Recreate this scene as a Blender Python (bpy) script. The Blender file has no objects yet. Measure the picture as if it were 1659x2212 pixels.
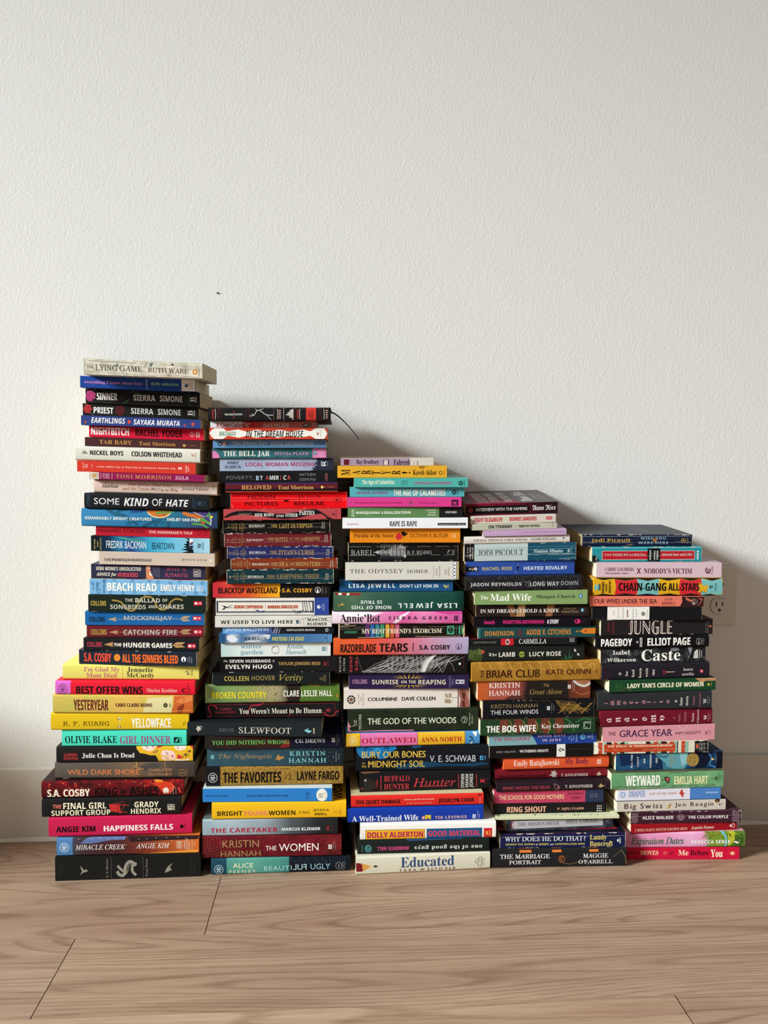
import bpy, math, random
import numpy as np
from mathutils import Vector, Matrix
from mathutils.geometry import tessellate_polygon
random.seed(7)
sc = bpy.context.scene
COL = sc.collection
R_ = math.radians
# ------------------------------------------------------------------ camera
AL, BE, RO, FPX, CH, WY = 0.06196, 0.04826, 0.00567, 1644.5, 0.66, 1.3747
fw = Vector((math.sin(AL)*math.cos(BE), math.cos(AL)*math.cos(BE), -math.sin(BE)))
rt0 = Vector((math.cos(AL), -math.sin(AL), 0)); up0 = rt0.cross(fw)
rt = math.cos(RO)*rt0 + math.sin(RO)*up0; up = -math.sin(RO)*rt0 + math.cos(RO)*up0
cam = bpy.data.cameras.new('camera'); camo = bpy.data.objects.new('camera', cam); COL.objects.link(camo)
cam.sensor_fit = 'VERTICAL'; cam.sensor_height = 36.0; cam.lens = 36.0*FPX/2212; cam.clip_start = .01
camo.matrix_world = Matrix(((rt.x, up.x, -fw.x, 0), (rt.y, up.y, -fw.y, 0), (rt.z, up.z, -fw.z, CH), (0, 0, 0, 1)))
sc.camera = camo
# ------------------------------------------------------------------ light
w = bpy.data.worlds.new('room_light'); sc.world = w; w.use_nodes = True
w.node_tree.nodes['Background'].inputs[0].default_value = (1.0, .87, .77, 1)
w.node_tree.nodes['Background'].inputs[1].default_value = .28
def area(name, loc, aim, sx, sy, power, col):
    l = bpy.data.lights.new(name, 'AREA'); l.shape = 'RECTANGLE'; l.size = sx; l.size_y = sy; l.energy = power; l.spread = R_(34); l.color = col
    o = bpy.data.objects.new(name, l); COL.objects.link(o); o.location = loc
    o.rotation_euler = (Vector(aim)-Vector(loc)).to_track_quat('-Z', 'Y').to_euler(); return o
area('window_daylight', (-7.7, -1.98, 3.73), (2.4, 1.25, -.6), 1.8, 2.0, 89, (.92, .995, 1.0))
sc.view_settings.view_transform = 'Standard'; sc.view_settings.look = 'None'; sc.view_settings.gamma = 1
sc.view_settings.use_curve_mapping = False; sc.view_settings.exposure = 0.0
try: sc.cycles.max_bounces = 6
except Exception: pass
# ------------------------------------------------------------------ helpers
def lin(h):
    h = h.lstrip('#'); o = []
    for i in (0, 2, 4):
        v = int(h[i:i+2], 16)/255; o.append(v/12.92 if v <= .04045 else ((v+.055)/1.055)**2.4)
    return tuple(o)+(1.0,)
def new_mat(name, rough=.5, spec=.3):
    m = bpy.data.materials.new(name); m.use_nodes = True; b = m.node_tree.nodes['Principled BSDF']
    b.inputs['Roughness'].default_value = rough; b.inputs['Specular IOR Level'].default_value = spec
    return m, m.node_tree.nodes, m.node_tree.links, b
def flat_mat(name, c, rough=.5, spec=.3):
    m, N, L_, b = new_mat(name, rough, spec); b.inputs['Base Color'].default_value = lin(c); return m
def tag(o, label=None, cat=None, group=None, kind=None):
    if label: o['label'] = label
    if cat: o['category'] = cat
    if group: o['group'] = group
    if kind: o['kind'] = kind
    return o
class MB:
    def __init__(s): s.v = []; s.f = []; s.m = []; s.c = []; s.uv = []
    def face(s, pts, m=0, c=(1, 1, 1, 1), uv=None):
        i = len(s.v); s.v += [tuple(p) for p in pts]; s.f.append(tuple(range(i, i+len(pts)))); s.m.append(m)
        s.c += [c]*len(pts); s.uv += (uv if uv else [(0, 0)]*len(pts))
    def box(s, a, b, m=0, c=(1, 1, 1, 1)):
        x0, y0, z0 = a; x1, y1, z1 = b
        P = [(x0,y0,z0),(x1,y0,z0),(x1,y1,z0),(x0,y1,z0),(x0,y0,z1),(x1,y0,z1),(x1,y1,z1),(x0,y1,z1)]
        for q in ((3,2,1,0),(4,5,6,7),(0,1,5,4),(1,2,6,5),(2,3,7,6),(3,0,4,7)): s.face([P[k] for k in q], m, c)
    def build(s, name, mats, parent=None, color=False, weld=False):
        me = bpy.data.meshes.new(name); me.from_pydata(s.v, [], s.f)
        for m in mats: me.materials.append(m)
        me.polygons.foreach_set('material_index', s.m)
        if color:
            a = me.color_attributes.new('ink', 'FLOAT_COLOR', 'CORNER')
            a.data.foreach_set('color', np.array(s.c, dtype=np.float32).ravel())
            u = me.uv_layers.new(name='UVMap'); u.data.foreach_set('uv', np.array(s.uv, dtype=np.float32).ravel())
        if weld:
            import bmesh
            bm = bmesh.new(); bm.from_mesh(me); bmesh.ops.remove_doubles(bm, verts=bm.verts, dist=1e-6); bm.to_mesh(me); bm.free()
        me.update()
        o = bpy.data.objects.new(name, me); COL.objects.link(o)
        if parent: o.parent = parent
        return o
# ------------------------------------------------------------------ room shell
def wall_material():
    m, N, L_, b = new_mat('painted_orange_peel_wall', .62, .25)
    b.inputs['Base Color'].default_value = lin('#dddbd8')
    tc = N.new('ShaderNodeTexCoord'); mp = N.new('ShaderNodeMapping'); mp.inputs['Scale'].default_value = (1.35, 1, .8)
    n1 = N.new('ShaderNodeTexNoise'); n1.inputs['Scale'].default_value = 300; n1.inputs['Detail'].default_value = 3; n1.inputs['Roughness'].default_value = .55
    n2 = N.new('ShaderNodeTexNoise'); n2.inputs['Scale'].default_value = 120; n2.inputs['Detail'].default_value = 2
    ad = N.new('ShaderNodeMath'); ad.operation = 'MULTIPLY_ADD'; ad.inputs[1].default_value = .5
    bu = N.new('ShaderNodeBump'); bu.inputs['Strength'].default_value = .3; bu.inputs['Distance'].default_value = .0015
    L_.new(tc.outputs['Object'], mp.inputs[0]); L_.new(mp.outputs[0], n1.inputs['Vector']); L_.new(mp.outputs[0], n2.inputs['Vector'])
    L_.new(n2.outputs[0], ad.inputs[0]); L_.new(n1.outputs[0], ad.inputs[2]); L_.new(ad.outputs[0], bu.inputs['Height']); L_.new(bu.outputs[0], b.inputs['Normal'])
    return m
WALL_Y = WY+.011
MW = wall_material()
mb = MB(); mb.box((-2.6, WALL_Y, 0), (2.4, WALL_Y+.12, 2.5))
wall = mb.build('wall_back', [MW]); tag(wall, kind='structure')
# unseen block added beyond the frame to shade the foot of the wall
mb = MB(); mb.box((-1.6, 1.08, 0), (-1.045, WALL_Y, .408)); o = mb.build('shade_block', [MW]); tag(o, kind='structure')
mtrim = flat_mat('satin_trim_paint', '#cfcac2', .4, .35)
mb = MB()
prof = [(WY, 0), (WY, .1295), (WY+.0012, .1316), (WY+.004, .1325), (WALL_Y+.002, .1333), (WALL_Y+.002, 0)]
for i in range(len(prof)-1):
    (a, b_), (c, d) = prof[i], prof[i+1]; mb.face([(-2.6, a, b_), (2.4, a, b_), (2.4, c, d), (-2.6, c, d)])
bb = mb.build('baseboard_back', [mtrim]); tag(bb, kind='structure')
mcaulk = flat_mat('caulk', '#dedad2', .5)
mb = MB()
n = 120
for i in range(n):
    x0 = -2.4+4.6*i/n; x1 = -2.4+4.6*(i+1)/n
    h0 = .0065+.0012*math.sin(i*1.7)+.0006*math.sin(i*4.1); h1 = .0065+.0012*math.sin((i+1)*1.7)+.0006*math.sin((i+1)*4.1)
    mb.face([(x0, WY-.003, 0), (x1, WY-.003, 0), (x1, WY-.0002, h1), (x0, WY-.0002, h0)])
o = mb.build('trim_1', [mcaulk]); tag(o, kind='structure')
# floor: oak-look laminate planks laid along the wall
def plank_material():
    m, N, L_, b = new_mat('oak_laminate', .42, .35)
    tc = N.new('ShaderNodeTexCoord'); at = N.new('ShaderNodeAttribute'); at.attribute_name = 'ink'
    mp = N.new('ShaderNodeMapping'); mp.inputs['Scale'].default_value = (1, 1, 1)
    ofs = N.new('ShaderNodeVectorMath'); ofs.operation = 'MULTIPLY_ADD'; ofs.inputs[1].default_value = (7.3, 5.1, 3.7)
    L_.new(at.outputs['Vector'], ofs.inputs[0]); L_.new(tc.outputs['Object'], ofs.inputs[2])
    def noise(scale, detail, sx, sy, rough=.55):
        q = N.new('ShaderNodeMapping'); q.inputs['Scale'].default_value = (sx, sy, 1)
        t = N.new('ShaderNodeTexNoise'); t.inputs['Scale'].default_value = scale; t.inputs['Detail'].default_value = detail; t.inputs['Roughness'].default_value = rough
        L_.new(ofs.outputs[0], q.inputs[0]); L_.new(q.outputs[0], t.inputs['Vector']); return t
    big = noise(1.0, 1.2, 1.1, 11, .35)      # slow figure of the board
    fine = noise(1.0, 5, 16, 420, .7)       # pores and fibres
    mid = noise(1.0, 4, 2.2, 34, .6)
    # growth rings: bands of the slow figure
    mul = N.new('ShaderNodeMath'); mul.operation = 'MULTIPLY'; mul.inputs[1].default_value = 22
    wob = N.new('ShaderNodeMath'); wob.operation = 'MULTIPLY_ADD'; wob.inputs[1].default_value = .35
    fr = N.new('ShaderNodeMath'); fr.operation = 'FRACT'
    L_.new(big.outputs[0], mul.inputs[0]); L_.new(mid.outputs[0], wob.inputs[0]); L_.new(mul.outputs[0], wob.inputs[2]); L_.new(wob.outputs[0], fr.inputs[0])
    rr = N.new('ShaderNodeValToRGB'); e = rr.color_ramp.elements; e[0].position = 0; e[0].color = (0, 0, 0, 1); e[1].position = 1; e[1].color = (.15, .15, .15, 1)
    k = rr.color_ramp.elements.new(.58); k.color = (.1, .1, .1, 1); k = rr.color_ramp.elements.new(.86); k.color = (1, 1, 1, 1)
    L_.new(fr.outputs[0], rr.inputs[0])
    c1 = N.new('ShaderNodeValToRGB'); c1.color_ramp.elements[0].color = lin('#b29880'); c1.color_ramp.elements[1].color = lin('#947460')
    c1.color_ramp.elements[0].position = .3; c1.color_ramp.elements[1].position = .75; L_.new(mid.outputs[0], c1.inputs[0])
    mx = N.new('ShaderNodeMix'); mx.data_type = 'RGBA'; mx.blend_type = 'MULTIPLY'; mx.inputs[7].default_value = (.5, .42, .36, 1)
    mfac = N.new('ShaderNodeMath'); mfac.operation = 'MULTIPLY'; mfac.inputs[1].default_value = .75
    fl = N.new('ShaderNodeMath'); fl.operation = 'MULTIPLY'
    fr2 = N.new('ShaderNodeValToRGB'); fr2.color_ramp.elements[0].position = .42; fr2.color_ramp.elements[1].position = .62; L_.new(fine.outputs[0], fr2.inputs[0])
    ad = N.new('ShaderNodeMath'); ad.operation = 'MULTIPLY_ADD'; ad.inputs[1].default_value = .5; ad.inputs[2].default_value = .5
    L_.new(fr2.outputs[0], ad.inputs[0]); L_.new(ad.outputs[0], fl.inputs[0]); L_.new(rr.outputs[0], fl.inputs[1]); L_.new(fl.outputs[0], mfac.inputs[0])
    L_.new(mfac.outputs[0], mx.inputs[0]); L_.new(c1.outputs[0], mx.inputs[6])
    m2 = N.new('ShaderNodeMix'); m2.data_type = 'RGBA'; m2.blend_type = 'MULTIPLY'; m2.inputs[7].default_value = (.72, .68, .64, 1)
    f2 = N.new('ShaderNodeMath'); f2.operation = 'MULTIPLY'; f2.inputs[1].default_value = .45; L_.new(fr2.outputs[0], f2.inputs[0])
    L_.new(f2.outputs[0], m2.inputs[0]); L_.new(mx.outputs[2], m2.inputs[6])
    m3 = N.new('ShaderNodeHueSaturation'); sepc = N.new('ShaderNodeSeparateColor'); L_.new(at.outputs['Color'], sepc.inputs[0])
    vv = N.new('ShaderNodeMath'); vv.operation = 'MULTIPLY_ADD'; vv.inputs[1].default_value = .16; vv.inputs[2].default_value = .87; L_.new(sepc.outputs[0], vv.inputs[0])
    L_.new(vv.outputs[0], m3.inputs['Value']); L_.new(m2.outputs[2], m3.inputs['Color']); L_.new(m3.outputs[0], b.inputs['Base Color'])
    bu = N.new('ShaderNodeBump'); bu.inputs['Strength'].default_value = .12; bu.inputs['Distance'].default_value = .0006
    L_.new(fine.outputs[0], bu.inputs['Height']); L_.new(bu.outputs[0], b.inputs['Normal'])
    return m
MF = plank_material(); mgap = flat_mat('plank_gap', '#1c1511', .8)
mb = MB()
SEAM = [1.0750, 0.9150]
PW = SEAM[0]-SEAM[1]
JO = [-0.3689, -0.1881, 0.4315]
rows = []
y = SEAM[0]; k = 0
edges = [SEAM[1]-i*PW for i in range(8, 0, -1)]+[SEAM[1], SEAM[0], SEAM[0]+PW, SEAM[0]+2*PW]
joints = {len(edges)-5: [JO[2]], len(edges)-4: [JO[0]], len(edges)-3: [JO[1]]}
rnd = random.Random(3)
for i in range(len(edges)-1):
    y0, y1 = edges[i], edges[i+1]
    js = joints.get(i, [rnd.uniform(-.6, .4)])
    xs = [js[0]-1.26*2, js[0]-1.26, js[0], js[0]+1.26, js[0]+2.52]
    for a, b_ in zip(xs[:-1], xs[1:]):
        a = max(a, -2.6); b_ = min(b_, 2.4)
        if b_ <= a: continue
        g = .00055; c = (rnd.random(), rnd.random(), rnd.random(), 1); e = .00012
        mb.face([(a+g, y0+e, 0), (b_-g, y0+e, 0), (b_-g, y1-e, 0), (a+g, y1-e, 0)], 0, c)
mb.face([(-2.6, edges[0], -.0015), (2.4, edges[0], -.0015), (2.4, WY+.1, -.0015), (-2.6, WY+.1, -.0015)], 1)
mb.face([(-2.6, edges[0], -.02), (-2.6, WY+.1, -.02), (2.4, WY+.1, -.02), (2.4, edges[0], -.02)], 1)
fl = mb.build('floor', [MF, mgap], color=True); tag(fl, kind='structure')

# ------------------------------------------------------------------ the books: look of every spine (drawing units of its own sheet), top of each stack first
ST=[[],[],[],[],[]]
def B(st,cr,g,kind,base,desc,items,top=None,W=None,pg='#d8cdb8',**k):
    ST[st].append(dict(cr=cr,g=g,kind=kind,base=base,desc=desc,items=items,top=top or base,W=W,pg=pg,**k))
def T(s,f,c,x0,x1,y0,y1,r=0): return ['t',s,f,c,x0,x1,y0,y1,r]
def R(c,x0,x1,y0=None,y1=None): return ['r',c,x0,x1,y0,y1]
def C(c,x,y,r): return ['c',c,x,y,r]
def O(c,x,y,r,w): return ['o',c,x,y,r,w]
def P(c,*a): return ['p',c]+list(a)
def L(c,w,*a): return ['l',c,w]+list(a)
def BOTM(c,x,y,r): return [O(c,x,y,r,r*.1),L(c,r*.12,x-r*.45,y-r*.5,x+r*.4,y-r*.5,x+r*.1,y,x-r*.45,y+r*.5,x+r*.45,y+r*.5),L(c,r*.12,x-r*.7,y,x+r*.7,y),L(c,r*.1,x-r*.45,y-r*.5,x-r*.1,y,x+r*.35,y+r*.35)]
def SMP(c,x,y,s): # three wave mark
    o=[]
    for k in (-1,0,1):
        yy=y+k*s*.55
        o.append(L(c,s*.3,x-s*.7,yy+s*.15,x-s*.25,yy-s*.15,x+s*.2,yy+s*.15,x+s*.7,yy-s*.15))
    return o
def LEAF(c,x,y,dx,dy,w): return P(c,x-dx,y-dy,x-dy*w*.4,y+dx*w*.4,x+dx,y+dy,x+dy*w*.4,y-dx*w*.4)
def ROSE(c1,c2,x,y,r):
    o=[['b',c1,x,y,r,7,.14]]
    for k in range(3): o.append(['a',c2,x,y,r*(.3+.22*k),r*.09,40+130*k,300+130*k])
    return o
def SCH(x0,x1,y0,y1,bg='#c81f3a',fg='#f3ece2'):
    m=(x0+x1)/2;h=y1-y0
    return [R(bg,x0,x1,y0,y1),R(fg,x0+.22*(m-x0),m-.2*(m-x0),y0+.25*h,y1-.25*h),R(fg,m-1,m+1,y0+.2*h,y1-.2*h),T('S','b',fg,m+.3*(m-x0),x1-.2*(m-x0),y0+.28*h,y1-.28*h,90)]
def ARROW(c,xt,xe,y,xl0,xl1,s,dy=0): # arrowhead tip xt base xe, fletching xl0..xl1
    y2=y+dy
    return [P(c,xt,y,xe,y-s,xe-8,y,xe,y+s),L(c,4,xe,y,xl0,y2),P(c,xl0,y2,xl0+40,y2-s*1.1,xl1,y2-s*1.1,xl1-35,y2-2,xl0+30,y2),P(c,xl0,y2+2,xl0+40,y2+s*1.1,xl1,y2+s*.9,xl1-35,y2+3,xl0+30,y2+3)]
# ---------------- stack 0
B(0,'a1',(150,1400,62,240,122,275),'p','N:#d5cfbd,#aaa38f,9,#e2ddcd','thick weathered whitewashed-wood paperback, dark lettering',[
 T('THE','r','#4a463f',182,258,140,172),T('LYING','r','#38373a',272,502,132,205),T('GAME','r','#38373a',525,765,142,210),T('RUTH WARE','r','#5a3338',825,1252,166,229),
 L('#5a5f5a',5,200,90,700,118),L('#8a8474',4,160,205,900,252),L('#4a4a48',6,790,160,815,115),P('#4f6a68',480,150,505,115,515,150,495,165),P('#58706c',840,120,880,112,870,145,850,165),P('#5b4a4a',1060,130,1100,125,1090,152),P('#55605e',1025,225,1060,248,1035,240),
 ['c','#d0822e',1322,210,27],C('#e8dcc0',1322,210,12),T('GALLERY','s','#555048',1358,1370,170,250,90),L('#8a8474',3,800,128,1380,160),L('#7d7868',3,900,240,1380,262)],pg='#bfae90',wear=1)
B(0,'a1',(112,1330,252,372,300,412),'p','#1f4391','blue paperback, pink title, green author name, white end panel',[
 T('everything I know about love','t','#d58ac2',157,762,298,358),T('dolly alderton','t','#93cf84',858,1147,318,368),R('#ebe6e0',1180,1326),C('#1f3f86',1232,353,18),C('#ebe6e0',1228,346,6),T('A MEMOIR','s','#c9cfe0',804,820,288,385,90),T('HARPER','s','#c39aa5',1266,1280,325,385,90),T('PERENNIAL','s','#8d90a5',1286,1296,320,390,90)],pg='#cdbb97')
B(0,'a1',(170,1375,395,535,435,580),'p','#22221f','black paperback with a pink rose on its spine',
 ROSE('#c2447c','#7d2450',222,462,50)+[P('#b03a6e',180,500,215,480,240,520,200,515),L('#8a8f70',4,230,425,280,400),T('SINNER','c','#f2efe8',287,503,432,510),T('SIERRA','b','#f0ece4',671,903,453,519),T('SIMONE','b','#f0ece4',950,1190,462,528),
 LEAF('#3f5a3c',600,520,45,-35,.5),LEAF('#34502f',690,430,60,20,.4),LEAF('#34502f',700,460,50,-30,.5),LEAF('#5a3648',555,488,35,-6,.5),LEAF('#2f4a2f',1250,470,30,-30,.5),LEAF('#2f4a2f',1240,520,40,20,.5),LEAF('#2a452b',1265,555,30,10,.5),
 T('B','t','#ece7dc',1268,1322,476,528,90),T('BLOOM','b','#ece7dc',1328,1342,476,530,90)],pg='#8d8073')
B(0,'a1',(140,1360,543,660,598,715),'p','#23221f','black paperback with a red poppy on its spine',
 [['b','#c23a3c',190,598,42,6,.12],L('#7c1f24',5,160,600,190,575,215,600),L('#7c1f24',5,155,625,195,610,218,630),L('#a8a890',3,215,630,255,662),T('PRIEST','c','#f2efe8',253,460,580,650),['b','#5d2228',530,618,48,9,.08],['a','#3c1418',530,618,26,4,0,300],['a','#3c1418',530,618,12,4,90,400],
 T('SIERRA','b','#f0ece4',645,880,594,660),T('SIMONE','b','#f0ece4',928,1170,605,672),T('B','t','#ece7dc',1245,1300,622,676,90),T('BLOOM','b','#ece7dc',1308,1322,625,678,90)],pg='#8d8073')
B(0,'a1',(122,1383,672,765,722,805),'p','#33427f','blue paperback, slanted white lettering, small orange dots',[
 C('#d04a38',168,738,11),T('EARTHLINGS','o','#f4f2ee',228,585,693,757),C('#d8503a',627,738,17),T('SAYAKA MURATA','o','#f4f2ee',672,1160,714,780),C('#d04a38',1212,771,10),P('#c8523e',1280,758,1300,745,1322,755,1310,768,1325,778,1305,776,1290,782,1292,770)],pg='#a08b74')
B(0,'a1',(207,1415,785,892,822,932),'p','#d21c38','bright red paperback, white title, dark red author name',[
 T('NIGHTBITCH','c','#f7f0ec',228,625,798,882),T('RACHEL YODER','c','#3c0f16',693,1193,815,902),O('#f2dcd8',1292,871,22,4),L('#f2dcd8',4,1292,855,1292,888),T('ANCHOR','b','#f2dcd8',1332,1350,845,902,90),T('BOOKS','b','#f2dcd8',1357,1374,850,900,90)],pg='#b09a74')
B(0,'a1',(162,1378,900,995,942,1022),'p','#482a2b','thin dark brown paperback with gold lettering, magenta edge',[
 R('#bb2168',162,1378,900,916),T('TAR BABY','t','#c58f4a',313,655,930,980),T('Toni Morrison','t','#c58f4a',730,1115,948,996),C('#c79a4e',1207,988,14),C('#c79a4e',1232,988,4),T('VINTAGE','r','#9a7350',1268,1342,982,996)],top='#c2266f',pg='#a58c70')
B(0,'a1',(62,1375,990,1140,1028,1171),'h','#dbd8cb','cream hardcover with plain black condensed lettering',[
 T('The','k','#2b2a28',130,190,1038,1075),T('NICKEL BOYS','c','#222220',215,565,1036,1093),T('COLSON WHITEHEAD','c','#222220',650,1183,1047,1113),LEAF('#b8504a',1295,1085,25,8,.5),LEAF('#b8504a',1300,1098,12,-10,.6),T('DOUBLEDAY','s','#b8504a',1322,1334,1060,1120,90)],pg='#c9bda4')
B(0,'a2',(80,1330,25,137,58,168),'p','#d23b2c','orange-red paperback, small white title upside down',[
 T('the curious incident of the dog in the night-time','b','#f5e3dc',288,1115,78,118,180),O('#f0cfc4',176,82,16,4),L('#f0cfc4',3,176,72,176,92),T('VINTAGE','s','#f0cfc4',138,150,48,112,90),T('a novel','s','#f0cfc4',228,240,60,104,90),P('#f5e3dc',1146,90,1150,125,1158,110,1172,112,1184,126,1182,104,1188,92,1176,98,1160,98),T('mark','b','#f5e3dc',1243,1258,88,138,90),T('haddon','b','#f5e3dc',1220,1235,78,145,90)],pg='#a98b6c')
B(0,'a2',(212,1422,145,215,185,250),'p','#8c1b50','thin plum paperback with gold capitals and cream end',[
 R('#d9cdbd',216,310),C('#b98a4c',260,180,22),C('#d8b87c',260,180,10),T('PLUME','b','#6a5040',286,300,158,206,90),
 T('Winner','t','#d6a8b8',322,336,150,205,90),T('of THE','t','#d6a8b8',350,370,158,208,90),T('NOBEL','t','#d6a8b8',378,396,155,212,90),T('PRIZE','t','#d6a8b8',402,418,158,212,90),T('in Literature','t','#d6a8b8',440,452,158,218,90),
 T('TONI MORRISON','r','#d9a050',488,1072,170,223),T('SULA','o','#dba8bd',1112,1252,190,229)],pg='#7a6752')
B(0,'a2',(257,1555,227,355,255,393),'h','#ddc2b4','pale pink hardcover, red and grey title in two lines',[
 T('Abortion','t','#4a4140',338,510,268,312),T('Our Bodies, ','j','#b5566a',622,850,255,297),T('Their','i','#54404a',862,968,262,298),T('Lies,','t','#b05e70',980,1075,264,303),T('and the Truths','t','#b07a64',557,845,300,338),T('We','j','#454850',857,912,308,340),T('Use to Win','t','#8d6a5e',920,1138,312,350),T('Jessica Valenti','t','#7d7168',1180,1462,303,345),R('#f2ebe2',1506,1530,302,362),T('CROWN','b','#35302e',1511,1524,305,350,90),R('#7a4a40',1506,1530,288,297)],pg='#d6cbb8')
B(0,'a2',(155,1470,368,522,402,555),'h','#1e1f23','black hardcover with scratchy handwritten white title',[
 T('SOME','s','#e2e2e0',258,523,418,488),T('KIND','o','#e2e2e0',570,830,420,505),T('OF','s','#e2e2e0',868,975,428,503),T('HATE','o','#e2e2e0',1010,1255,436,512),T('LITTMAN','s','#35506c',180,218,385,503,90),T('SCHOLASTIC','b','#2f4a6a',1295,1310,428,528,90),T('PRESS','b','#2f4a6a',1322,1336,450,515,90)]+[R('#35566f',1352,1430,460,498),R('#1e1f23',1356,1426,464,494),R('#35566f',1362,1385,468,490),R('#35566f',1390,1392,464,494)],pg='#6a604e')
B(0,'a2',(125,1560,532,710,560,748),'h','G:#3b86b5@0,#2f78a8@.4,#2a6a86@.7,#3f3f74@.9,#24405c@1','blue hardcover with a green and orange octopus design',[
 L('#245f7d',34,390,540,480,590,560,600,640,650,720,700),L('#245f7d',24,480,590,520,560,600,545),L('#24607f',26,600,690,700,660,820,655,1000,680),L('#1f5874',30,760,720,860,680,960,640,1000,600,1040,700,1010,745),L('#1f5874',22,900,710,940,650),L('#2c4f86',24,640,570,760,560,800,545),
 P('#c96f2c',800,550,840,590,900,615,980,620,1040,600,1070,565,1050,552),L('#f0d9a0',10,818,575,860,606,920,624,990,622,1040,600,1065,575),L('#c96f2c',36,1190,570,1260,600,1330,610,1400,650),L('#b8552a',30,1330,600,1420,690),L('#4f9a4c',18,905,585,980,568,1060,572,1100,560),P('#4a3f78',1290,560,1450,560,1500,600,1480,680,1400,620),L('#f0d9a0',6,1300,565,1350,590,1420,620),L('#5a9e48',26,1330,660,1400,650,1480,690),L('#5a9e48',20,1400,650,1460,600),L('#5a9e48',20,1290,690,1400,700,1460,740),L('#5a9e48',16,1470,560,1480,640),
 T('REMARKABLY BRIGHT CREATURES','b','#eaf0ea',165,860,612,658),T('SHELBY VAN PELT','b','#eaf0ea',1022,1372,628,668),C('#e8d23a',1497,618,13),C('#eef0ea',1496,645,12),C('#2b3f5e',1503,645,10),C('#eef0ea',1494,670,12),C('#2b3f5e',1501,670,10),C('#eef0ea',1492,695,12),C('#2b3f5e',1499,695,10)],top='#1f5a66',pg='#9a8a6a')
B(0,'a2',(278,1480,722,808,745,842),'p','#b91e2f','red paperback, black author name, pale pink title',[
 T('MARGARET ATWOOD','s','#2c0c10',300,790,742,787),T('THE HANDMAID\'S TALE','b','#ecc4bc',832,1293,762,801),O('#5a0f18',1364,788,22,3),L('#5a0f18',3,1364,772,1364,805),T('ANCHOR','s','#5a0f18',1412,1422,765,812,90),T('BOOKS','s','#5a0f18',1432,1442,765,812,90)],pg='#a08a66')
B(0,'a2',(227,1478,818,970,850,998),'p','G:#12202f@0,#16304a@.15,#1f6f9a@.24,#274a8c@.34,#3a9fc0@.5,#5fb8d8@.65,#8cc4dc@.85,#a8d4e4@1','paperback with aurora sky in blue and green',[
 R('#121b22',227,322),T('NEW YORK','t','#c8b870',258,272,850,955,90),T('TIMES','t','#c8b870',290,303,872,938,90),T('BESTSELLER','t','#c8b870',320,334,845,965,90),P('#4fae7c',480,835,600,840,680,880,640,870,560,850),P('#3a8a88',560,840,740,850,800,900,720,880),
 T('FREDRIK BACKMAN','s','#e8f0f4',386,805,868,952),T('BEARTOWN','s','#14304f',866,1100,888,960),
 P('#0e1a1e',1180,845,1260,848,1258,870,1225,880,1240,900,1200,905,1235,925,1195,930,1240,950,1170,955,1250,975,1180,990,1270,998,1310,998,1300,955,1260,948,1262,850),P('#e6eef0',1262,855,1300,855,1300,880,1265,900),P('#7b4a5c',1262,895,1300,880,1298,905,1270,920),P('#1b2a30',1262,925,1300,920,1300,940,1280,960,1262,950),
 T('W','t','#16222c',1350,1390,892,948,90),T('WASHINGTON','b','#3a4a58',1396,1404,890,960,90),T('SQUARE PRESS','b','#3a4a58',1408,1416,885,962,90),L('#c5dfe6',6,1330,880,1330,980)],pg='#b39a6f')
B(0,'a2',(313,1530,985,1110,1010,1140),'p','#cdbcac','beige paperback, dark title with one word struck through',[
 T('THE','b','#3d3432',363,438,1052,1082),T('PERFECT','b','#3d3432',448,640,1052,1085),R('#3d3432',444,645,1067,1072),T('MARRIAGE','b','#3d3432',650,863,1055,1088),T('JENEVA ROSE','s','#4a403c',1178,1447,1058,1090),P('#f0ebe0',1478,1062,1488,1068,1498,1060,1498,1090,1480,1090,1486,1076)],pg='#c0aa84')
B(0,'a2',(228,1435,1118,1253,1145,1271),'p','#2f2f49','dark navy paperback, cream and red title, tiny face',[
 T('VERA WONG\'S UNSOLICITED','o','#ece4cc',280,750,1142,1186),T('ADVICE for','o','#ece4cc',285,495,1197,1243),T('MURDERERS','o','#d8505e',505,722,1200,1244),P('#d88a5c',812,1138,850,1138,846,1170,858,1200,840,1215,880,1240,885,1265,805,1265,800,1150),P('#f0e6d8',812,1145,845,1150,850,1168,815,1160),C('#3a2a2a',828,1150,4),C('#8a3a3a',832,1200,8),P('#f0e6d8',830,1190,858,1210,870,1235,840,1225),L('#8a86a0',4,880,1150,880,1230),L('#8a86a0',4,900,1150,900,1240),L('#8a86a0',4,920,1150,920,1245),L('#8a86a0',4,940,1150,940,1250),
 T('JESSE Q.','s','#d8566a',1018,1250,1158,1196),T('SUTANTO','s','#d8566a',1003,1245,1209,1247),R('#cfc4b8',1306,1360,1170,1243),R('#2f2f49',1311,1355,1175,1238),T('B','s','#cfc4b8',1316,1350,1183,1230,90),T('BERKLEY','b','#cfc4b8',1366,1384,1170,1243,90)],pg='#a28b66')
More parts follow.
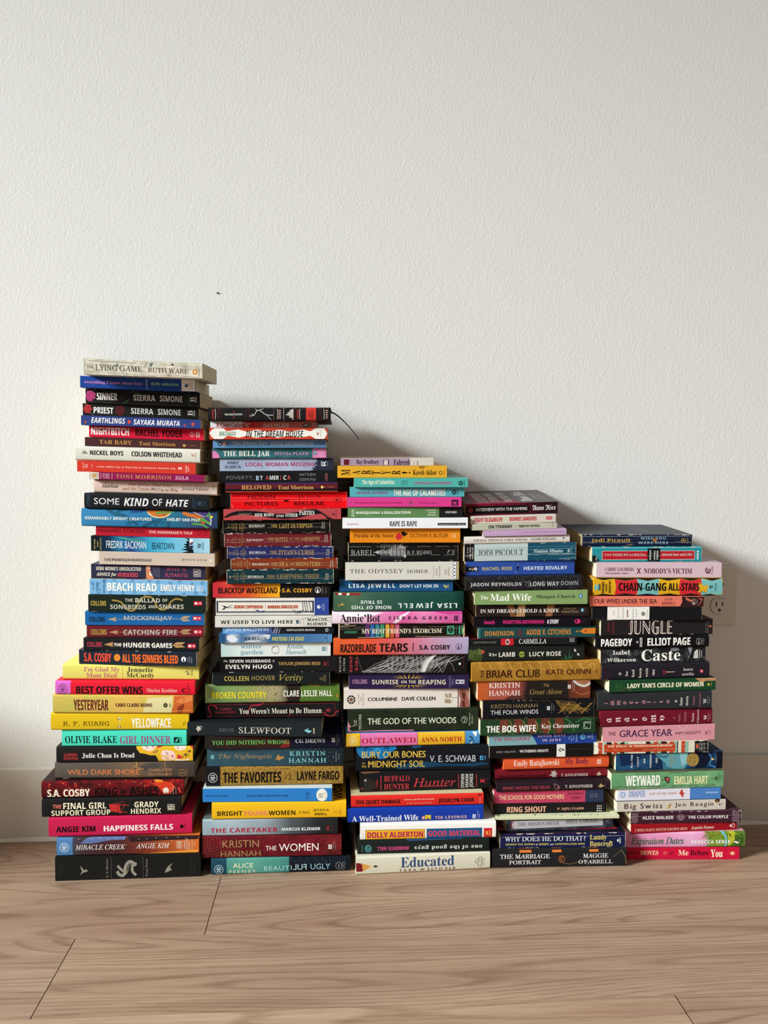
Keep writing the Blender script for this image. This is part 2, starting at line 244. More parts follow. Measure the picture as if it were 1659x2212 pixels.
B(0,'a3',(213,1455,108,252,128,272),'p','#7db4dd','sky blue paperback patterned with darker blue sprigs',
 [L('#3c79a8',6,x+dx*8,y+dy*6,x+dx*20,y+dy*15) for x,y in ((240,150),(300,240),(430,235),(470,120),(560,240),(660,130),(680,230),(930,140),(980,230),(1060,150),(1160,135),(1200,255),(1290,160),(1330,245),(1400,150),(1420,240),(370,125),(850,235),(840,125)) for dx,dy in ((1,0),(-1,0),(.5,1),(-.5,1),(.5,-1),(-.5,-1))]+
 [T('BEACH READ','c','#f6f4ee',395,918,145,228),T('EMILY HENRY','c','#f6f4ee',960,1320,163,228),T('NEW YORK','s','#27445f',246,258,148,208,90),T('TIMES','s','#27445f',282,306,140,225,90),T('#1','s','#27445f',312,330,150,220,90),T('BESTSELLER','s','#27445f',352,370,122,238,90),R('#e0ecf4',1342,1384,177,226),R('#7db4dd',1346,1380,181,222),T('B','s','#e0ecf4',1350,1376,186,218,90),T('BERKLEY','s','#e0ecf4',1390,1414,177,228,90)],top='#cc9434',pg='#c4a97c',topart=1)
B(0,'a3',(197,1443,275,438,290,445),'p','#1b2620','dark green paperback with a gold snake behind title',[
 T('COLLINS','c','#b39a46',222,385,333,382),L('#a08442',16,445,328,500,335,545,350,580,390,620,425,670,425,710,380,740,320,790,298,850,298,890,330,920,390,970,420,1030,400,1060,350,1110,318,1160,320,1190,332),
 T('THE','b','#c8c4b4',582,664,312,344),T('BALLAD','b','#c8c4b4',690,950,308,352),T('OF','b','#c8c4b4',976,1030,314,344),T('SONGBIRDS','b','#c8c4b4',426,800,370,415),T('AND','b','#c8c4b4',826,916,375,405),T('SNAKES','b','#c8c4b4',940,1202,368,413)]+SCH(1308,1398,339,379),pg='#9c8a68',wear=.3)
B(0,'a3',(165,1418,448,583,460,580),'p','#1c64a6','bright blue paperback, silver title over an arrow',[
 T('COLLINS','c','#1a2430',207,372,500,550)]+ARROW('#b39a78',400,492,525,1160,1275,22,-5)+[T('MOCKINGJAY','b+','#b4b0ae',570,1080,492,545)]+SCH(1300,1387,496,536),pg='#94866c')
B(0,'a3',(182,1415,592,708,600,702),'p','#6e222c','maroon paperback, silver title over an arrow',[
 T('COLLINS','c','#b59646',226,390,632,684)]+ARROW('#b48e62',412,508,660,1160,1285,21,-3)+[T('CATCHING FIRE','b+','#c3bbb2',566,1130,637,684)]+SCH(1307,1397,636,678),pg='#94866c')
B(0,'a3',(148,1365,728,840,745,855),'p','#1d1c1e','black paperback, white title over a gold arrow',[
 T('COLLINS','c','#b33c4c',186,343,765,812)]+ARROW('#b48a58',360,460,790,1085,1220,23,8)+[T('THE','b+','#f3f0ea',468,545,778,808),T('HUNGER','b+','#f3f0ea',568,848,772,822),T('GAMES','b+','#f3f0ea',866,1080,777,825)]+SCH(1244,1330,787,828),pg='#94866c')
B(0,'a3',(100,1340,850,982,885,1020),'p','#1d2530','navy paperback, orange-red condensed lettering, orange globe',[
 T('S.A. COSBY','c','#e04a34',153,443,880,968),C('#d9852c',503,928,34),L('#a85a20',3,480,905,500,930,525,950),L('#a85a20',3,490,955,505,925,520,898),T('ALL THE SINNERS BLEED','c','#e8692c',556,1145,895,990),C('#f0ece4',1203,950,25),P('#1d2530',1203,925,1193,972,1213,972),T('PINE','s','#c9cdd2',1242,1250,930,975,90),T('FLATIRON','s','#c9cdd2',1262,1270,925,982,90),T('BOOKS','s','#c9cdd2',1284,1292,935,985,90)],pg='#b4a78c',wear=.4)
B(0,'a3',(-72,1365,1018,1148,1012,1165),'h','#dfd56c','pale yellow hardcover, pink title, black author name',[
 T('I\'m Glad My','t','#c06a7a',150,525,1035,1090),T('Mom Died','t','#c06a7a',175,495,1088,1136),R('#b08040',555,558,1035,1143),T('Jennette','t','#38382e',603,880,1037,1090),T('McCurdy','t','#38382e',598,888,1090,1148),L('#2c2c24',5,1212,1085,1240,1080,1258,1102),L('#2c2c24',5,1238,1068,1248,1090,1235,1112),L('#2c2c24',5,1250,1095,1262,1118),T('SIMON','s','#2c2c24',1274,1284,1068,1116,90),T('SCHUSTER','s','#2c2c24',1290,1300,1064,1120,90)],pg='#b8ac60',W=.15)
B(0,'a4',(135,1525,64,175,62,192),'h','#dd1f33','red hardcover with a pink square at one end',[
 R('#d56ac8',137,286)]+BOTM('#3a2038',208,132,42)+[T('BEST OFFER WINS','c','#1c1214',340,1002,104,175),T('Marisa Kashino','t','#f2b8b4',1042,1346,124,162),T('C','b','#1c1214',1395,1434,124,165),T('CELADON','s','#2c1214',1450,1464,92,196,90),T('BOOKS','s','#2c1214',1472,1480,122,160,90)],pg='#4a3c34',W=.15)
B(0,'a4',(110,1505,200,365,200,375),'h','N:#dcb458,#b7b656,3,#dcc070','mustard hardcover with an orange house scene at one end',[
 P('#dcd29a',1050,225,1300,215,1290,362,1000,362),T('YESTERYEAR','c','#6e2a24',315,660,240,340),T('CARO CLAIRE BURKE','c','#5a2c28',731,1098,273,308),C('#3c3a30',1230,293,22),C('#8a8450',1230,293,9),T('KNOPF','b','#3c3a30',1268,1284,276,312,90),P('#c8622e',1315,205,1505,205,1505,375,1283,375,1310,290),P('#d98044',1330,260,1420,215,1500,210,1500,250,1400,280),P('#8c3a20',1350,310,1400,280,1420,215,1418,300,1400,360,1345,365),L('#e0a060',5,1300,350,1400,345,1490,340),L('#7a3420',4,1360,325,1400,318)],pg='#8a8468',W=.15)
B(0,'a4',(90,1465,378,540,382,530),'h','#dcb81f','yellow hardcover, black typewriter author name, white title',[
 T('R. F. KUANG','m','#54420e',210,668,453,495),T('YELLOWFACE','c','#f4efe2',890,1285,425,512),P('#f2ead0',760,425,775,416,788,436,775,452,762,445),C('#1c1a14',774,436,7),P('#f2ead0',755,500,770,487,786,500,770,515),C('#1c1a14',775,502,7),L('#1c1a14',4,755,420,752,445),L('#1c1a14',4,755,487,752,515),T('Wm','k','#6a5410',1402,1418,460,490,90),T('MORROW','s','#6a5410',1424,1432,440,490,90)],pg='#6a6048',W=.15)
B(0,'a4',(200,1440,545,700,540,695),'h','#4ad6bb','turquoise hardcover, black author name, magenta title',[
 T('OLIVIE BLAKE','t','#10231f',232,747,598,669),T('GIRL DINNER','t','#a2447c',775,1282,598,675),P('#10231f',1313,610,1370,610,1370,665,1313,665),P('#4ad6bb',1325,655,1345,625,1366,615,1350,640,1345,655),T('TOR','b','#10231f',1375,1396,610,668,90)],pg='#2a2a26',W=.15)
B(0,'a4',(145,1507,715,862,705,850),'h','#1f1e1f','black hardcover with yellow-haired cartoon faces',[
 T('LIANN','b','#c43c38',222,348,772,800),T('ZHANG','b','#c43c38',217,357,806,833),T('Julie Chan Is Dead','t','#f2eee6',400,920,768,820),
 P('#e0b02c',935,705,940,730,975,770,1020,775,1080,790,1130,790,1150,820,1160,850,1505,850,1505,705),P('#f0cfc4',985,705,1005,735,1060,752,1100,748,1125,720,1140,705),P('#b08040',1090,765,1150,735,1160,750,1130,775),P('#f0cfc4',1185,770,1200,745,1250,742,1310,755,1335,790,1325,825,1280,842,1215,842,1190,815),P('#f0cfc4',1310,705,1330,735,1370,748,1430,735,1440,705),P('#cc2f3e',1145,705,1210,712,1145,725),P('#cc2f3e',1348,780,1420,810,1350,825),P('#cc2f3e',1470,705,1505,705,1505,725),C('#d86a88',1300,797,12),L('#2a2020',4,1228,758,1250,766,1254,780,1232,776),L('#2a2020',4,1230,810,1250,818,1256,830),C('#d86a88',1104,710,10),L('#2a2020',4,1030,712,1050,720,1052,732),L('#2a2020',4,1345,712,1358,720,1355,732),P('#f6f0e8',1330,825,1380,832,1440,830,1470,815,1460,835,1400,845,1320,842),P('#6a4a28',1440,750,1490,740,1480,765),P('#1a1a1a',1400,795,1444,765,1440,780,1446,800,1425,800,1440,785),T('MARYSUE','s','#4a3a20',1455,1463,762,800,90)],pg='#3a342c',W=.15)
B(0,'a4',(130,1525,870,1020,860,1012),'h','G:#5d554b@0,#5a524a@.3,#6f5a42@.55,#5c4e42@.7,#3c3632@1','grey-brown stormy hardcover with copper-orange title',[
 L('#c08a4c',7,935,862,945,890,930,905,980,930,1010,925),L('#a8763f',4,880,925,930,905),L('#a8763f',4,990,860,1000,880),L('#b88448',5,1220,862,1225,900,1245,950,1235,1000),L('#a8763f',5,860,1000,900,985,950,1005),P('#4a4440',985,900,1080,870,1180,880,1150,930,1060,950,1000,935),P('#4a4440',1100,1005,1200,960,1240,1000),
 T('WILD DARK SHORE','s1','#d67a48',258,970,930,985),T('CHARLOTTE','s','#c98a62',1058,1293,922,950),T('McCONAGHY','s','#c98a62',1058,1297,965,990),O('#b8804c',1398,965,32,4),LEAF('#b8804c',1398,965,26,-2,.4),T('FLATIRON','s','#b8804c',1440,1448,930,990,90)],pg='#3a342c',W=.15)
B(0,'a5',(42,1422,45,200,30,165),'h','N:#6b151b,#1d1213,7,#b32a22','fiery red-black hardcover with ember specks',
 [C('#f0b060',x,y,4) for x,y in ((125,70),(118,95),(305,100),(430,95),(490,100),(365,60),(850,35),(1000,60),(940,50),(1180,60),(1100,50),(1240,50),(1300,70),(1215,105),(700,60),(600,70),(250,60),(1040,80))]+
 [P('#cc3d22',1100,60,1200,40,1300,50,1340,90,1290,150,1230,160,1180,100,1150,80),P('#d8802c',1120,30,1180,70,1170,45,1240,75,1210,35),L('#d0402c',6,110,60,118,100),L('#d0402c',6,355,90,370,60,380,100),
 T('S.A. COSBY','c','#f0e2cc',97,508,108,187),T('KING','c','#150c0d',555,770,95,175),T('OF','c','#150c0d',798,867,112,160),T('ASHES','c','#150c0d',890,1172,85,167),C('#ede4d8',1246,122,28),P('#1c1212',1246,96,1233,148,1258,148),T('PINE','s','#e8c8b8',1286,1294,100,160,90),T('FLATIRON','s','#e8c8b8',1312,1322,92,170,90),T('BOOKS','s','#e8c8b8',1340,1348,95,155,90),P('#e04038',1362,95,1378,92,1394,138,1380,142)],pg='#231d1a',W=.15,top='#2a1314')
B(0,'a5',(45,1392,212,388,195,348),'h','#1b1b1b','black hardcover with a red tipped-over chair',[
 T('THE','b','#e8776a',152,232,262,300),T('FINAL GIRL','b','#efe5c4',252,668,240,306),T('SUPPORT GROUP','b','#efe5c4',137,705,305,372),C('#e8776a',400,280,7),P('#c0302c',690,258,775,262,785,335,710,325),L('#c0302c',6,775,262,888,268),L('#c0302c',6,790,325,870,335),L('#a02824',5,710,262,840,235),P('#c0302c',780,262,800,275,806,345,790,340),L('#c0302c',4,806,340,850,250),
 T('GRADY','b','#efe5c4',940,1175,233,288),T('HENDRIX','b','#efe5c4',905,1200,293,347),R('#e6dcc2',1263,1312,258,310),R('#1b1b1b',1267,1308,262,306),T('B','s','#e6dcc2',1271,1304,266,302,90),T('BERKLEY','s','#e6dcc2',1316,1334,256,310,90)],pg='#60584c',W=.15)
B(0,'a5',(110,1500,405,572,345,545),'h','#c4214d','raspberry pink hardcover, black author name, white title',[
 T('ANGIE KIM','c','#1c0c12',183,560,466,529),T('HAPPINESS FALLS','c','#f5e4e4',640,1315,447,520),C('#1c0c12',1400,471,18),T('HOGARTH','s','#1c0c12',1428,1438,440,498,90)],pg='#4a443a',W=.15)
B(0,'a5',(188,1567,590,765,575,728),'h','G:#44505f@0,#412c31@.2,#4b2626@.45,#7a3524@.65,#b55a2b@.85,#cf6a2a@1','dusk-coloured hardcover, blue panel at one end',[
 R('#4f7cac',190,342)]+BOTM('#dfe8ee',262,678,42)+[P('#5b6b9a',415,640,480,590,600,580,860,583,840,605,700,610,520,640),P('#2a1c20',870,580,1567,575,1560,600,1200,610,900,625)]+[C('#d8d4d8',x,y,3) for x,y in ((400,600),(455,610),(520,598),(600,590),(680,600),(760,592),(840,600),(980,600),(1060,598),(1150,590),(1250,588),(1360,585),(1440,595),(550,690),(740,700),(860,655),(1300,610),(480,680))]+
 [P('#e89a3c',900,745,1240,715,1560,690,1560,728,1240,740),T('MIRACLE CREEK','i','#f2ece4',370,850,645,700),T('ANGIE KIM','i','#f2ece4',953,1280,632,685),O('#f0d8c4',1360,632,13,3),O('#f0d8c4',1376,632,13,3),O('#f0d8c4',1392,632,13,3),O('#f0d8c4',1360,668,13,3),O('#f0d8c4',1376,668,13,3),O('#f0d8c4',1392,668,13,3),T('SARAH','s','#f0d8c4',1420,1436,612,688,90),T('CRICHTON','s','#f0d8c4',1444,1460,600,700,90),T('BOOKS','s','#f0d8c4',1466,1482,620,688,90),R('#f0d8c4',1500,1503,602,690),T('FSG','s','#f0d8c4',1518,1530,625,665,90)],pg='#2e2a26',W=.15)
B(0,'a5',(175,1585,775,1000,738,950),'s','#1b1b1a','thick black slipcased book bearing a large blackletter initial',[
 L('#928c7e',30,770,905,790,935,825,945,845,915,850,870,870,830,905,815,955,850),L('#928c7e',24,775,853,800,880,830,905),L('#928c7e',26,925,835,915,880,925,915,955,940),L('#928c7e',7,855,935,875,900,880,865,900,838),C('#928c7e',952,831,10),L('#54504a',4,714,775,714,972),L('#54504a',4,1022,765,1022,962),T('J. J. Abrams','f','#8a8478',664,686,795,972,90),T('Doug Dorst','f','#8a8478',1047,1070,790,955,90),
 P('#8f8a7c',412,855,440,880,455,900,470,885,490,905,470,912,440,920,412,945,432,905),P('#8f8a7c',1235,905,1255,870,1275,850,1315,828,1285,860,1290,880,1305,890,1270,905,1235,918),T('LITTLE BROWN','s','#3c3a36',1490,1500,800,940,90),T('MULHOLLAND','s','#3c3a36',1520,1530,795,930,90),T('SHIP OF THESEUS','s','#3c3a36',215,225,850,950,90),T('BAD ROBOT','s','#3c3a36',238,246,830,970,90)],pg='#1b1b1a',W=.14)
# ---------------- stack 1
B(1,'b1',(95,1388,48,190,48,188),'h','#1c1b1c','black cloth hardcover with lightning and castle stamping',
 [['x',x] for x in ()]+[L('#c23a34',4,145,65,145,172)]+[L('#c23a34',4,132,y,158,y) for y in (80,100,120,140,160)]+[L('#e8dcd0',4,165,65,173,90,173,150,165,175),
 R('#5a2226',198,203),R('#5a2226',210,214),R('#5a2226',235,238),R('#5a2226',485,488),R('#5a2226',515,518),R('#5a2226',528,531),T('FRANKENSTEIN','t','#dcd8d0',268,455,112,132),L('#c23a34',4,364,85,364,103),L('#c23a34',4,354,93,374,93),L('#c23a34',4,364,142,364,160),L('#c23a34',4,354,150,374,150),
 L('#d8d4cc',6,530,138,575,130,605,85,625,78,650,88,690,118,720,128,778,130),L('#d8d4cc',4,605,85,592,60),L('#d8d4cc',4,630,78,675,62),L('#d8d4cc',4,700,122,730,150,760,182),L('#d8d4cc',4,575,130,550,115),R('#7a5a5c',782,786),R('#d8c8c0',888,891),R('#5a2226',996,999),R('#5a2226',1008,1011)]+
 [L('#c23a34',4,848,65,848,175)]+[L('#e8dcd0',4,834,y,862,y) for y in (80,100,120,140,160)]+[L('#e8dcd0',4,820,65,826,90,826,150,820,175),P('#b8b4ac',905,125,940,112,925,100,960,98,945,85,980,66,992,66,992,180,975,175,985,160,940,152,960,140)]+
 [L('#c23a34',4,1038,65,1038,175)]+[L('#c23a34',4,1024,y,1052,y) for y in (80,100,120,140,160)]+[L('#e8dcd0',4,1064,65,1058,90,1058,150,1064,175),R('#c0352c',1125,1232),T('MARY','b','#1c1b1c',1158,1172,92,150,90),T('SHELLEY','b','#1c1b1c',1182,1197,74,166,90),R('#5a2226',1262,1266),R('#5a2226',1275,1278),R('#5a2226',1285,1288)]+
 [L('#c23a34',4,1345,65,1345,170)]+[L('#e8dcd0',4,1332,y,1358,y) for y in (80,100,120,140,160)]+[L('#e8dcd0',4,1312,65,1318,90,1318,150,1312,175)],pg='#1a1818',ribbon=1,W=.13)
B(1,'b1',(118,1235,200,265,198,262),'p','G:#d9d6dc@0,#d9d6dc@.3,#b5453c@.31,#bb2a2c@.38,#b8655a@.6,#b8706a@1','thin red and white paperback, title in dark red',[
 T('A Child Called','s1','#a8222c',178,452,218,268),T('"It"','s','#f2d8d0',470,538,212,258),T('DAVE PELZER','r','#f0ddd4',675,945,220,258),R('#2a2422',1092,1158,216,258),L('#e8dcd0',4,1095,222,1155,250),L('#e8dcd0',4,1095,250,1155,222),L('#e8dcd0',3,1125,218,1125,256),T('HCI','b','#2a2422',1165,1185,216,256)],pg='#6a6050',W=.12)
B(1,'b1',(107,1352,268,382,268,380),'p','#c9412c','orange-red paperback with a jagged white title band',[
 P('#ece8e0',107,318,135,285,165,270,255,272,290,300,410,282,500,305,610,285,720,305,840,285,950,303,1100,283,1170,302,1225,272,1320,270,1350,325,1320,378,1230,378,1170,345,1060,365,940,345,830,368,720,345,600,368,500,345,420,365,300,345,250,378,160,378,130,355),T('MACHADO','o','#3e7560',211,385,302,347),T('IN THE DREAM HOUSE','o','#1d1a1c',488,1098,294,362),P('#c23a34',1235,310,1250,320,1262,308,1262,328,1248,336),P('#1d1a1c',1240,332,1255,332,1248,345),T('GRAYWOLF','s','#4a4644',1276,1284,290,362,90)],pg='#bdb4a2')
B(1,'b1',(145,1340,395,475,392,468),'p','#5f8db8','thin dusty blue paperback, pale serif lettering',[
 R('#4a7aa8',320,323),C('#15202c',217,433,21),C('#8fb0cc',217,433,11),['e','#c66a44',264,432,20,18],P('#f0e4d8',256,436,264,420,272,436,264,444),T('PLUME','s','#2c4258',290,298,405,455,90),T('PENGUIN','s','#2c4258',304,312,402,460,90),T('The Bluest Eye','t','#b8cad8',350,712,410,450),T('TONI MORRISON','r','#c4d2dc',747,1202,411,450),T('FICTION','s','#2c4258',1270,1320,430,440),T('A VINTAGE','s','#2c4258',1232,1322,416,426)],pg='#9a8a72')
B(1,'b1',(140,1340,485,583,482,576),'p','N:#2b5c60,#38727a,5,#24474c','teal paperback with pink panels at both ends',[
 P('#d87fae',140,510,165,512,190,525,210,550,216,580,140,582),T('THE BELL JAR','t','#f0ece0',253,742,508,567),T('SYLVIA PLATH','t','#d08cb4',792,1150,520,550),R('#d87fae',1195,1339),C('#3c8ca0',1222,530,18),C('#e8f0f0',1226,524,6),T('HARPER','s','#f0c8dc',1262,1270,500,565,90),T('PERENNIAL','s','#f0c8dc',1280,1288,498,566,90),T('CLASSICS','s','#f0c8dc',1298,1306,500,562,90)],pg='#a89a80')
B(1,'b1',(217,1415,593,718,590,712),'p','N:#aab4cc,#8e9ab4,3,#b9c2d4','pale grey-blue paperback, magenta title, dark tree silhouette',[
 T('MARY','s1','#2c3448',297,418,620,650),T('KUBICA','s1','#2c3448',275,440,662,690),T('LOCAL WOMAN MISSING','b','#a83a6c',488,1212,628,670),P('#262c3a',1195,590,1415,590,1415,712,1170,712,1210,700,1180,685,1230,680,1200,665,1250,660,1215,645,1240,635,1210,625,1255,620,1225,608,1250,602)]+[LEAF('#262c3a',1200+((k*37)%90),600+((k*53)%108),12,6-(k%5)*3,.8) for k in range(24)]+[R('#b8c0cc',1285,1292,615,668),T('R','s','#dfe4ea',1300,1338,615,665,90),O('#b8c0cc',1308,648,20,4),T('PARK ROW','s','#aeb6c4',1350,1358,618,668,90)],top='#20222a',pg='#5a5248')
B(1,'b1',(228,1422,728,838,722,828),'p','#19191b','black paperback, grey title with red and blue letters',[
 T('POVERTY,','s','#74726f',288,570,770,812),T('B','b','#a8c4d4',598,628,770,812),T('Y','b','#c8d4dc',640,668,768,810),T('A','b','#c8504a',700,733,768,808),T('MER','b','#dcdcd8',742,838,768,808),T('I','b','#c8504a',852,862,768,808),T('C','b','#dcdcd8',885,918,766,808),T('A','b','#c8504a',928,960,766,806),T('MATTHEW','s','#86847f',1056,1230,745,772),T('DESMOND','s','#86847f',1058,1230,791,818),R('#8a4a44',1327,1354,745,818),R('#19191b',1331,1350,752,814),T('CROWN','b','#b8605a',1334,1346,760,806,90)],pg='#2a2622')
B(1,'b1',(275,1460,852,943,842,935),'p','#5c1c25','narrow wine paperback, gold lettering, orange lower edge',[
 R('#3e2a5c',278,1458,846,860),R('#1d1418',278,1458,906,930),R('#c4472c',278,1458,930,943),T('BELOVED','t','#c9a05c',447,758,872,916),T('Toni Morrison','t','#c9a05c',828,1205,872,914),C('#e8c070',1295,890,14),C('#e8c070',1320,889,4),T('VINTAGE','r','#b08a58',1350,1422,882,894)],pg='#2e2824')
B(1,'b2',(283,1510,70,238,65,230),'p','#df0f17','vivid red paperback with creased spine and black capitals',[
 T('HIDDEN','s','#4a0a0e',465,750,94,136),T('PICTURES','s1','#3a080c',433,780,163,207),T('JASON','s','#4a0a0e',993,1225,92,136),T('REKULAK','s1','#3a080c',950,1275,160,206),L('#e87068',4,283,128,800,126,1510,128),L('#e87068',4,300,155,900,152,1500,148),P('#2c0a0c',832,158,870,140,868,150,895,150,895,162,868,160,872,172),L('#2c0a0c',5,885,135,885,170),O('#8a0c14',1405,147,30,4),P('#5a0a10',1390,158,1405,128,1418,158),T('FLATIRON','s','#8a0c14',1440,1448,120,175,90),L('#f0a09a',3,295,190,310,232)],pg='#8a7a60',wear=.3)
B(1,'b2',(207,1447,250,360,238,345),'p','#b3474c','dusty red paperback wrapped by a black ribbon motif',[
 P('#1c1617',207,330,270,290,340,268,440,262,560,268,700,285,850,292,980,275,1080,252,1180,245,1240,275,1310,315,1370,345,1300,345,1255,300,1235,290,1120,305,980,335,850,345,700,335,560,312,400,300,300,312,230,335),L('#c8605e',4,300,350,420,300,600,352),L('#c8605e',4,600,245,760,300,900,240),L('#a03c42',5,1000,345,1200,300,1380,345),T('MACHADO','r','#7f8a7c',368,502,284,303),T('HER BODY','t','#ece8e0',536,738,288,320),T('AND','t','#ece8e0',758,840,302,326),T('OTHER','t','#ece8e0',858,988,288,324),T('PARTIES','t','#ece8e0',1003,1165,260,305),P('#2c1a1c',1348,285,1358,295,1374,282,1374,300,1360,308),T('GRAYWOLF','s','#3c1a1e',1388,1398,252,325,90)],pg='#8a7c68')
def RIO(x,y0,y1,n,c,t=1):
    h=y1-y0
    return [T(n,'s',c,x+55,x+72,y0+h*.42,y0+h*.62,90),T('PERCY','r',c,x+105,x+120,y0+h*.2,y0+h*.75,90),T('JACKSON','r',c,x+132,x+148,y0+h*.15,y0+h*.85,90),T('& THE','r',c,x+172,x+186,y0+h*.25,y0+h*.75,90),T('OLYMPIANS','r',c,x+196,x+212,y0+h*.08,y0+h*.95,90),L(c,4,x+90,y0+h*.4,x+96,y0+h*.6),L(c,5,x+224,y0+h*.3,x+228,y0+h*.7)]
def DIS(x,y0,y1): return [T('Disney','k','#d5cdbd',x,x+22,y0,y1,90),T('HYPERION','b','#b8b0a0',x+26,x+38,y0,y1,90)]
B(1,'b2',(200,1330,365,495,352,482),'p','#161413','worn black paperback with gold fantasy lettering',RIO(200,375,485,'5','#a8873e')+[T('RIORDAN','t','#d8d0c0',473,640,406,432),T('THE','t','#b8954c',708,776,406,436),T('LAST','t','#b8954c',790,902,396,443),T('OLYMPIAN','t','#b8954c',915,1145,392,440)]+DIS(1237,372,445),pg='#6a5a44',wear=1,group2='rio')
B(1,'b2',(215,1345,510,637,490,622),'p','#6c2329','worn maroon paperback with gold fantasy lettering',RIO(195,520,628,'4','#b07a44')+[T('RIORDAN','t','#e0c8c0',448,625,556,580),T('THE','t','#b58a50',672,738,545,572),T('BATTLE','t','#b58a50',750,885,540,580),T('OF THE','r','#b58a50',898,1008,542,566),T('LABYRINTH','t','#b58a50',1020,1222,535,575)]+DIS(1268,515,585),pg='#8a7656',wear=1)
B(1,'b2',(247,1365,650,758,645,748),'p','#262a5c','worn navy paperback with gold fantasy lettering',RIO(215,655,750,'3','#a8905c')+[T('RIORDAN','t','#d4d4d8',477,650,688,712),T('THE','t','#b08c58',693,768,684,714),T('TITAN\'S','t','#b08c58',785,978,676,722),T('CURSE','t','#b08c58',993,1165,676,722)]+DIS(1287,670,728),pg='#9a8664',wear=1)
B(1,'b2',(285,1410,770,870,770,862),'p','#7e331b','worn rust-brown paperback with gold fantasy lettering',RIO(255,775,865,'2','#b5925a')+[T('RIORDAN','t','#e0d0bc',510,685,813,835),T('THE','t','#bd9254',708,782,808,838),T('SEA','t','#bd9254',795,890,800,844),T('OF','r','#bd9254',905,955,806,836),T('MONSTERS','t','#bd9254',965,1228,800,842)]+DIS(1327,792,850),pg='#a08a66',wear=1)
B(1,'b2',(243,1370,893,1022,883,1022),'p','#153239','worn dark teal paperback with gold fantasy lettering',RIO(215,902,1012,'1','#9a8254')+[T('RIORDAN','t','#d8d4c8',460,633,944,968),T('THE','t','#8d7448',663,745,940,972),T('LIGHTNING','t','#8d7448',768,1045,928,978),T('THIEF','t','#8d7448',1065,1213,930,976)]+DIS(1277,922,985),pg='#8a7656',wear=1)
B(1,'b3',(95,1335,105,245,102,238),'p','G:#c22a3a@0,#d8542c@.3,#f0a822@.55,#f2b428@.57,#1d1a1a@.575,#191718@1','red-to-yellow paperback ending in black with yellow name',[
 T('BLACKTOP WASTELAND','c','#1d1210',153,775,143,205),P('#1d1a1a',800,104,812,130,798,150,806,175,795,200,800,240,830,240,830,104),T('S.A. COSBY','b','#eda92a',823,1142,153,192),C('#e8e4da',1200,168,30),C('#191718',1200,168,26),P('#e8e4da',1200,144,1188,192,1212,192),T('PINE','s','#b8b4aa',1232,1240,145,190,90),T('FLATIRON','s','#b8b4aa',1250,1258,132,205,90),T('BOOKS','s','#b8b4aa',1284,1292,138,198,90)],pg='#4a4034')
B(1,'b3',(128,1318,253,430,253,423),'p','#e3ddd2','white paperback with dark ornate border and blue end',[
 R('#2b3448',135,1160,285,300),R('#2b3448',135,1160,388,404),R('#2b3448',135,152,285,404),R('#2b3448',1143,1160,285,404)]+[R('#e3ddd2',150+k*20,157+k*20,290,296) for k in range(49)]+[R('#e3ddd2',150+k*20,157+k*20,393,399) for k in range(49)]+
 [LEAF('#20242c',225,345,38,14,.5),LEAF('#20242c',215,362,30,-16,.5),L('#20242c',4,250,345,300,330),L('#20242c',4,250,350,305,355),LEAF('#3c447e',570,385,35,12,.6),LEAF('#3c447e',615,392,30,-12,.6),L('#2c3450',5,1060,300,1075,400),L('#2c3450',5,1080,300,1100,400),L('#2c3450',5,1040,300,1045,395),L('#2c3450',5,1105,295,1130,390),L('#30384c',4,930,370,1000,400,1045,372),L('#30384c',4,950,395,1010,385,1050,400),L('#30384c',4,960,410,1030,400),
 T('DEMON COPPERHEAD','c','#c55a3a',318,620,328,362),T('BARBARA KINGSOLVER','c','#c55a3a',670,990,328,362),T('A NOVEL','s','#30384c',642,650,322,370,90),R('#2f4492',1167,1320,None,None),C('#e6e6ee',1212,345,18),C('#2f4492',1218,338,6),T('HARPER','s','#b8c0dc',1246,1256,320,370,90),T('PERENNIAL','s','#b8c0dc',1262,1272,308,385,90)],pg='#c8bfae')
B(1,'b3',(120,1350,450,560,447,550),'p','N:#dedad2,#cfcac2,3','off-white paperback, bold black title, grey branches',[
 T('WE USED TO LIVE HERE','b','#1a1a1a',178,938,486,525),T('MARCUS','b','#1a1a1a',1095,1297,470,496),T('KLIEWER','b','#1a1a1a',1092,1300,508,536),P('#2a4a5c',965,478,985,490,1005,480,995,502,1008,525,985,515,968,530,975,505),L('#5a5a5a',4,1010,490,1020,525),L('#8a8a8a',3,1040,480,1055,530),L('#6a6a68',3,1020,480,1120,460,1200,445),L('#9a9a98',6,1180,448,1260,470,1350,462),L('#6a6a68',3,1260,470,1300,490,1350,485),L('#6a6a68',3,1300,500,1348,510),L('#a8a8a4',4,1050,540,1150,548,1350,530),L('#8a8a88',2,180,542,930,545)],top='#8c8a86',pg='#c8bfae')
B(1,'b3',(200,1375,565,627,560,622),'p','G:#5f9ad6@0,#6a9fd8@.1,#4a5f98@.4,#4a5488@.44,#191b22@.445,#191b22@1','thin blue-and-black paperback with slanted stripes',[
 T('JAMES BALDWIN','s','#dce6f0',230,680,570,611),P('#7a84a8',722,622,745,566,765,565,742,622),P('#8a90a8',752,622,772,565,785,565,768,622),P('#7a7f94',782,622,800,565,808,565,795,622),T('GIOVANNI\'S ROOM','t','#e0dcd4',870,1172,580,600),C('#a8a8a8',1297,590,17),C('#191b22',1297,590,8),T('VINTAGE','s','#4a4c54',1325,1332,568,612,90)],pg='#3a342c')
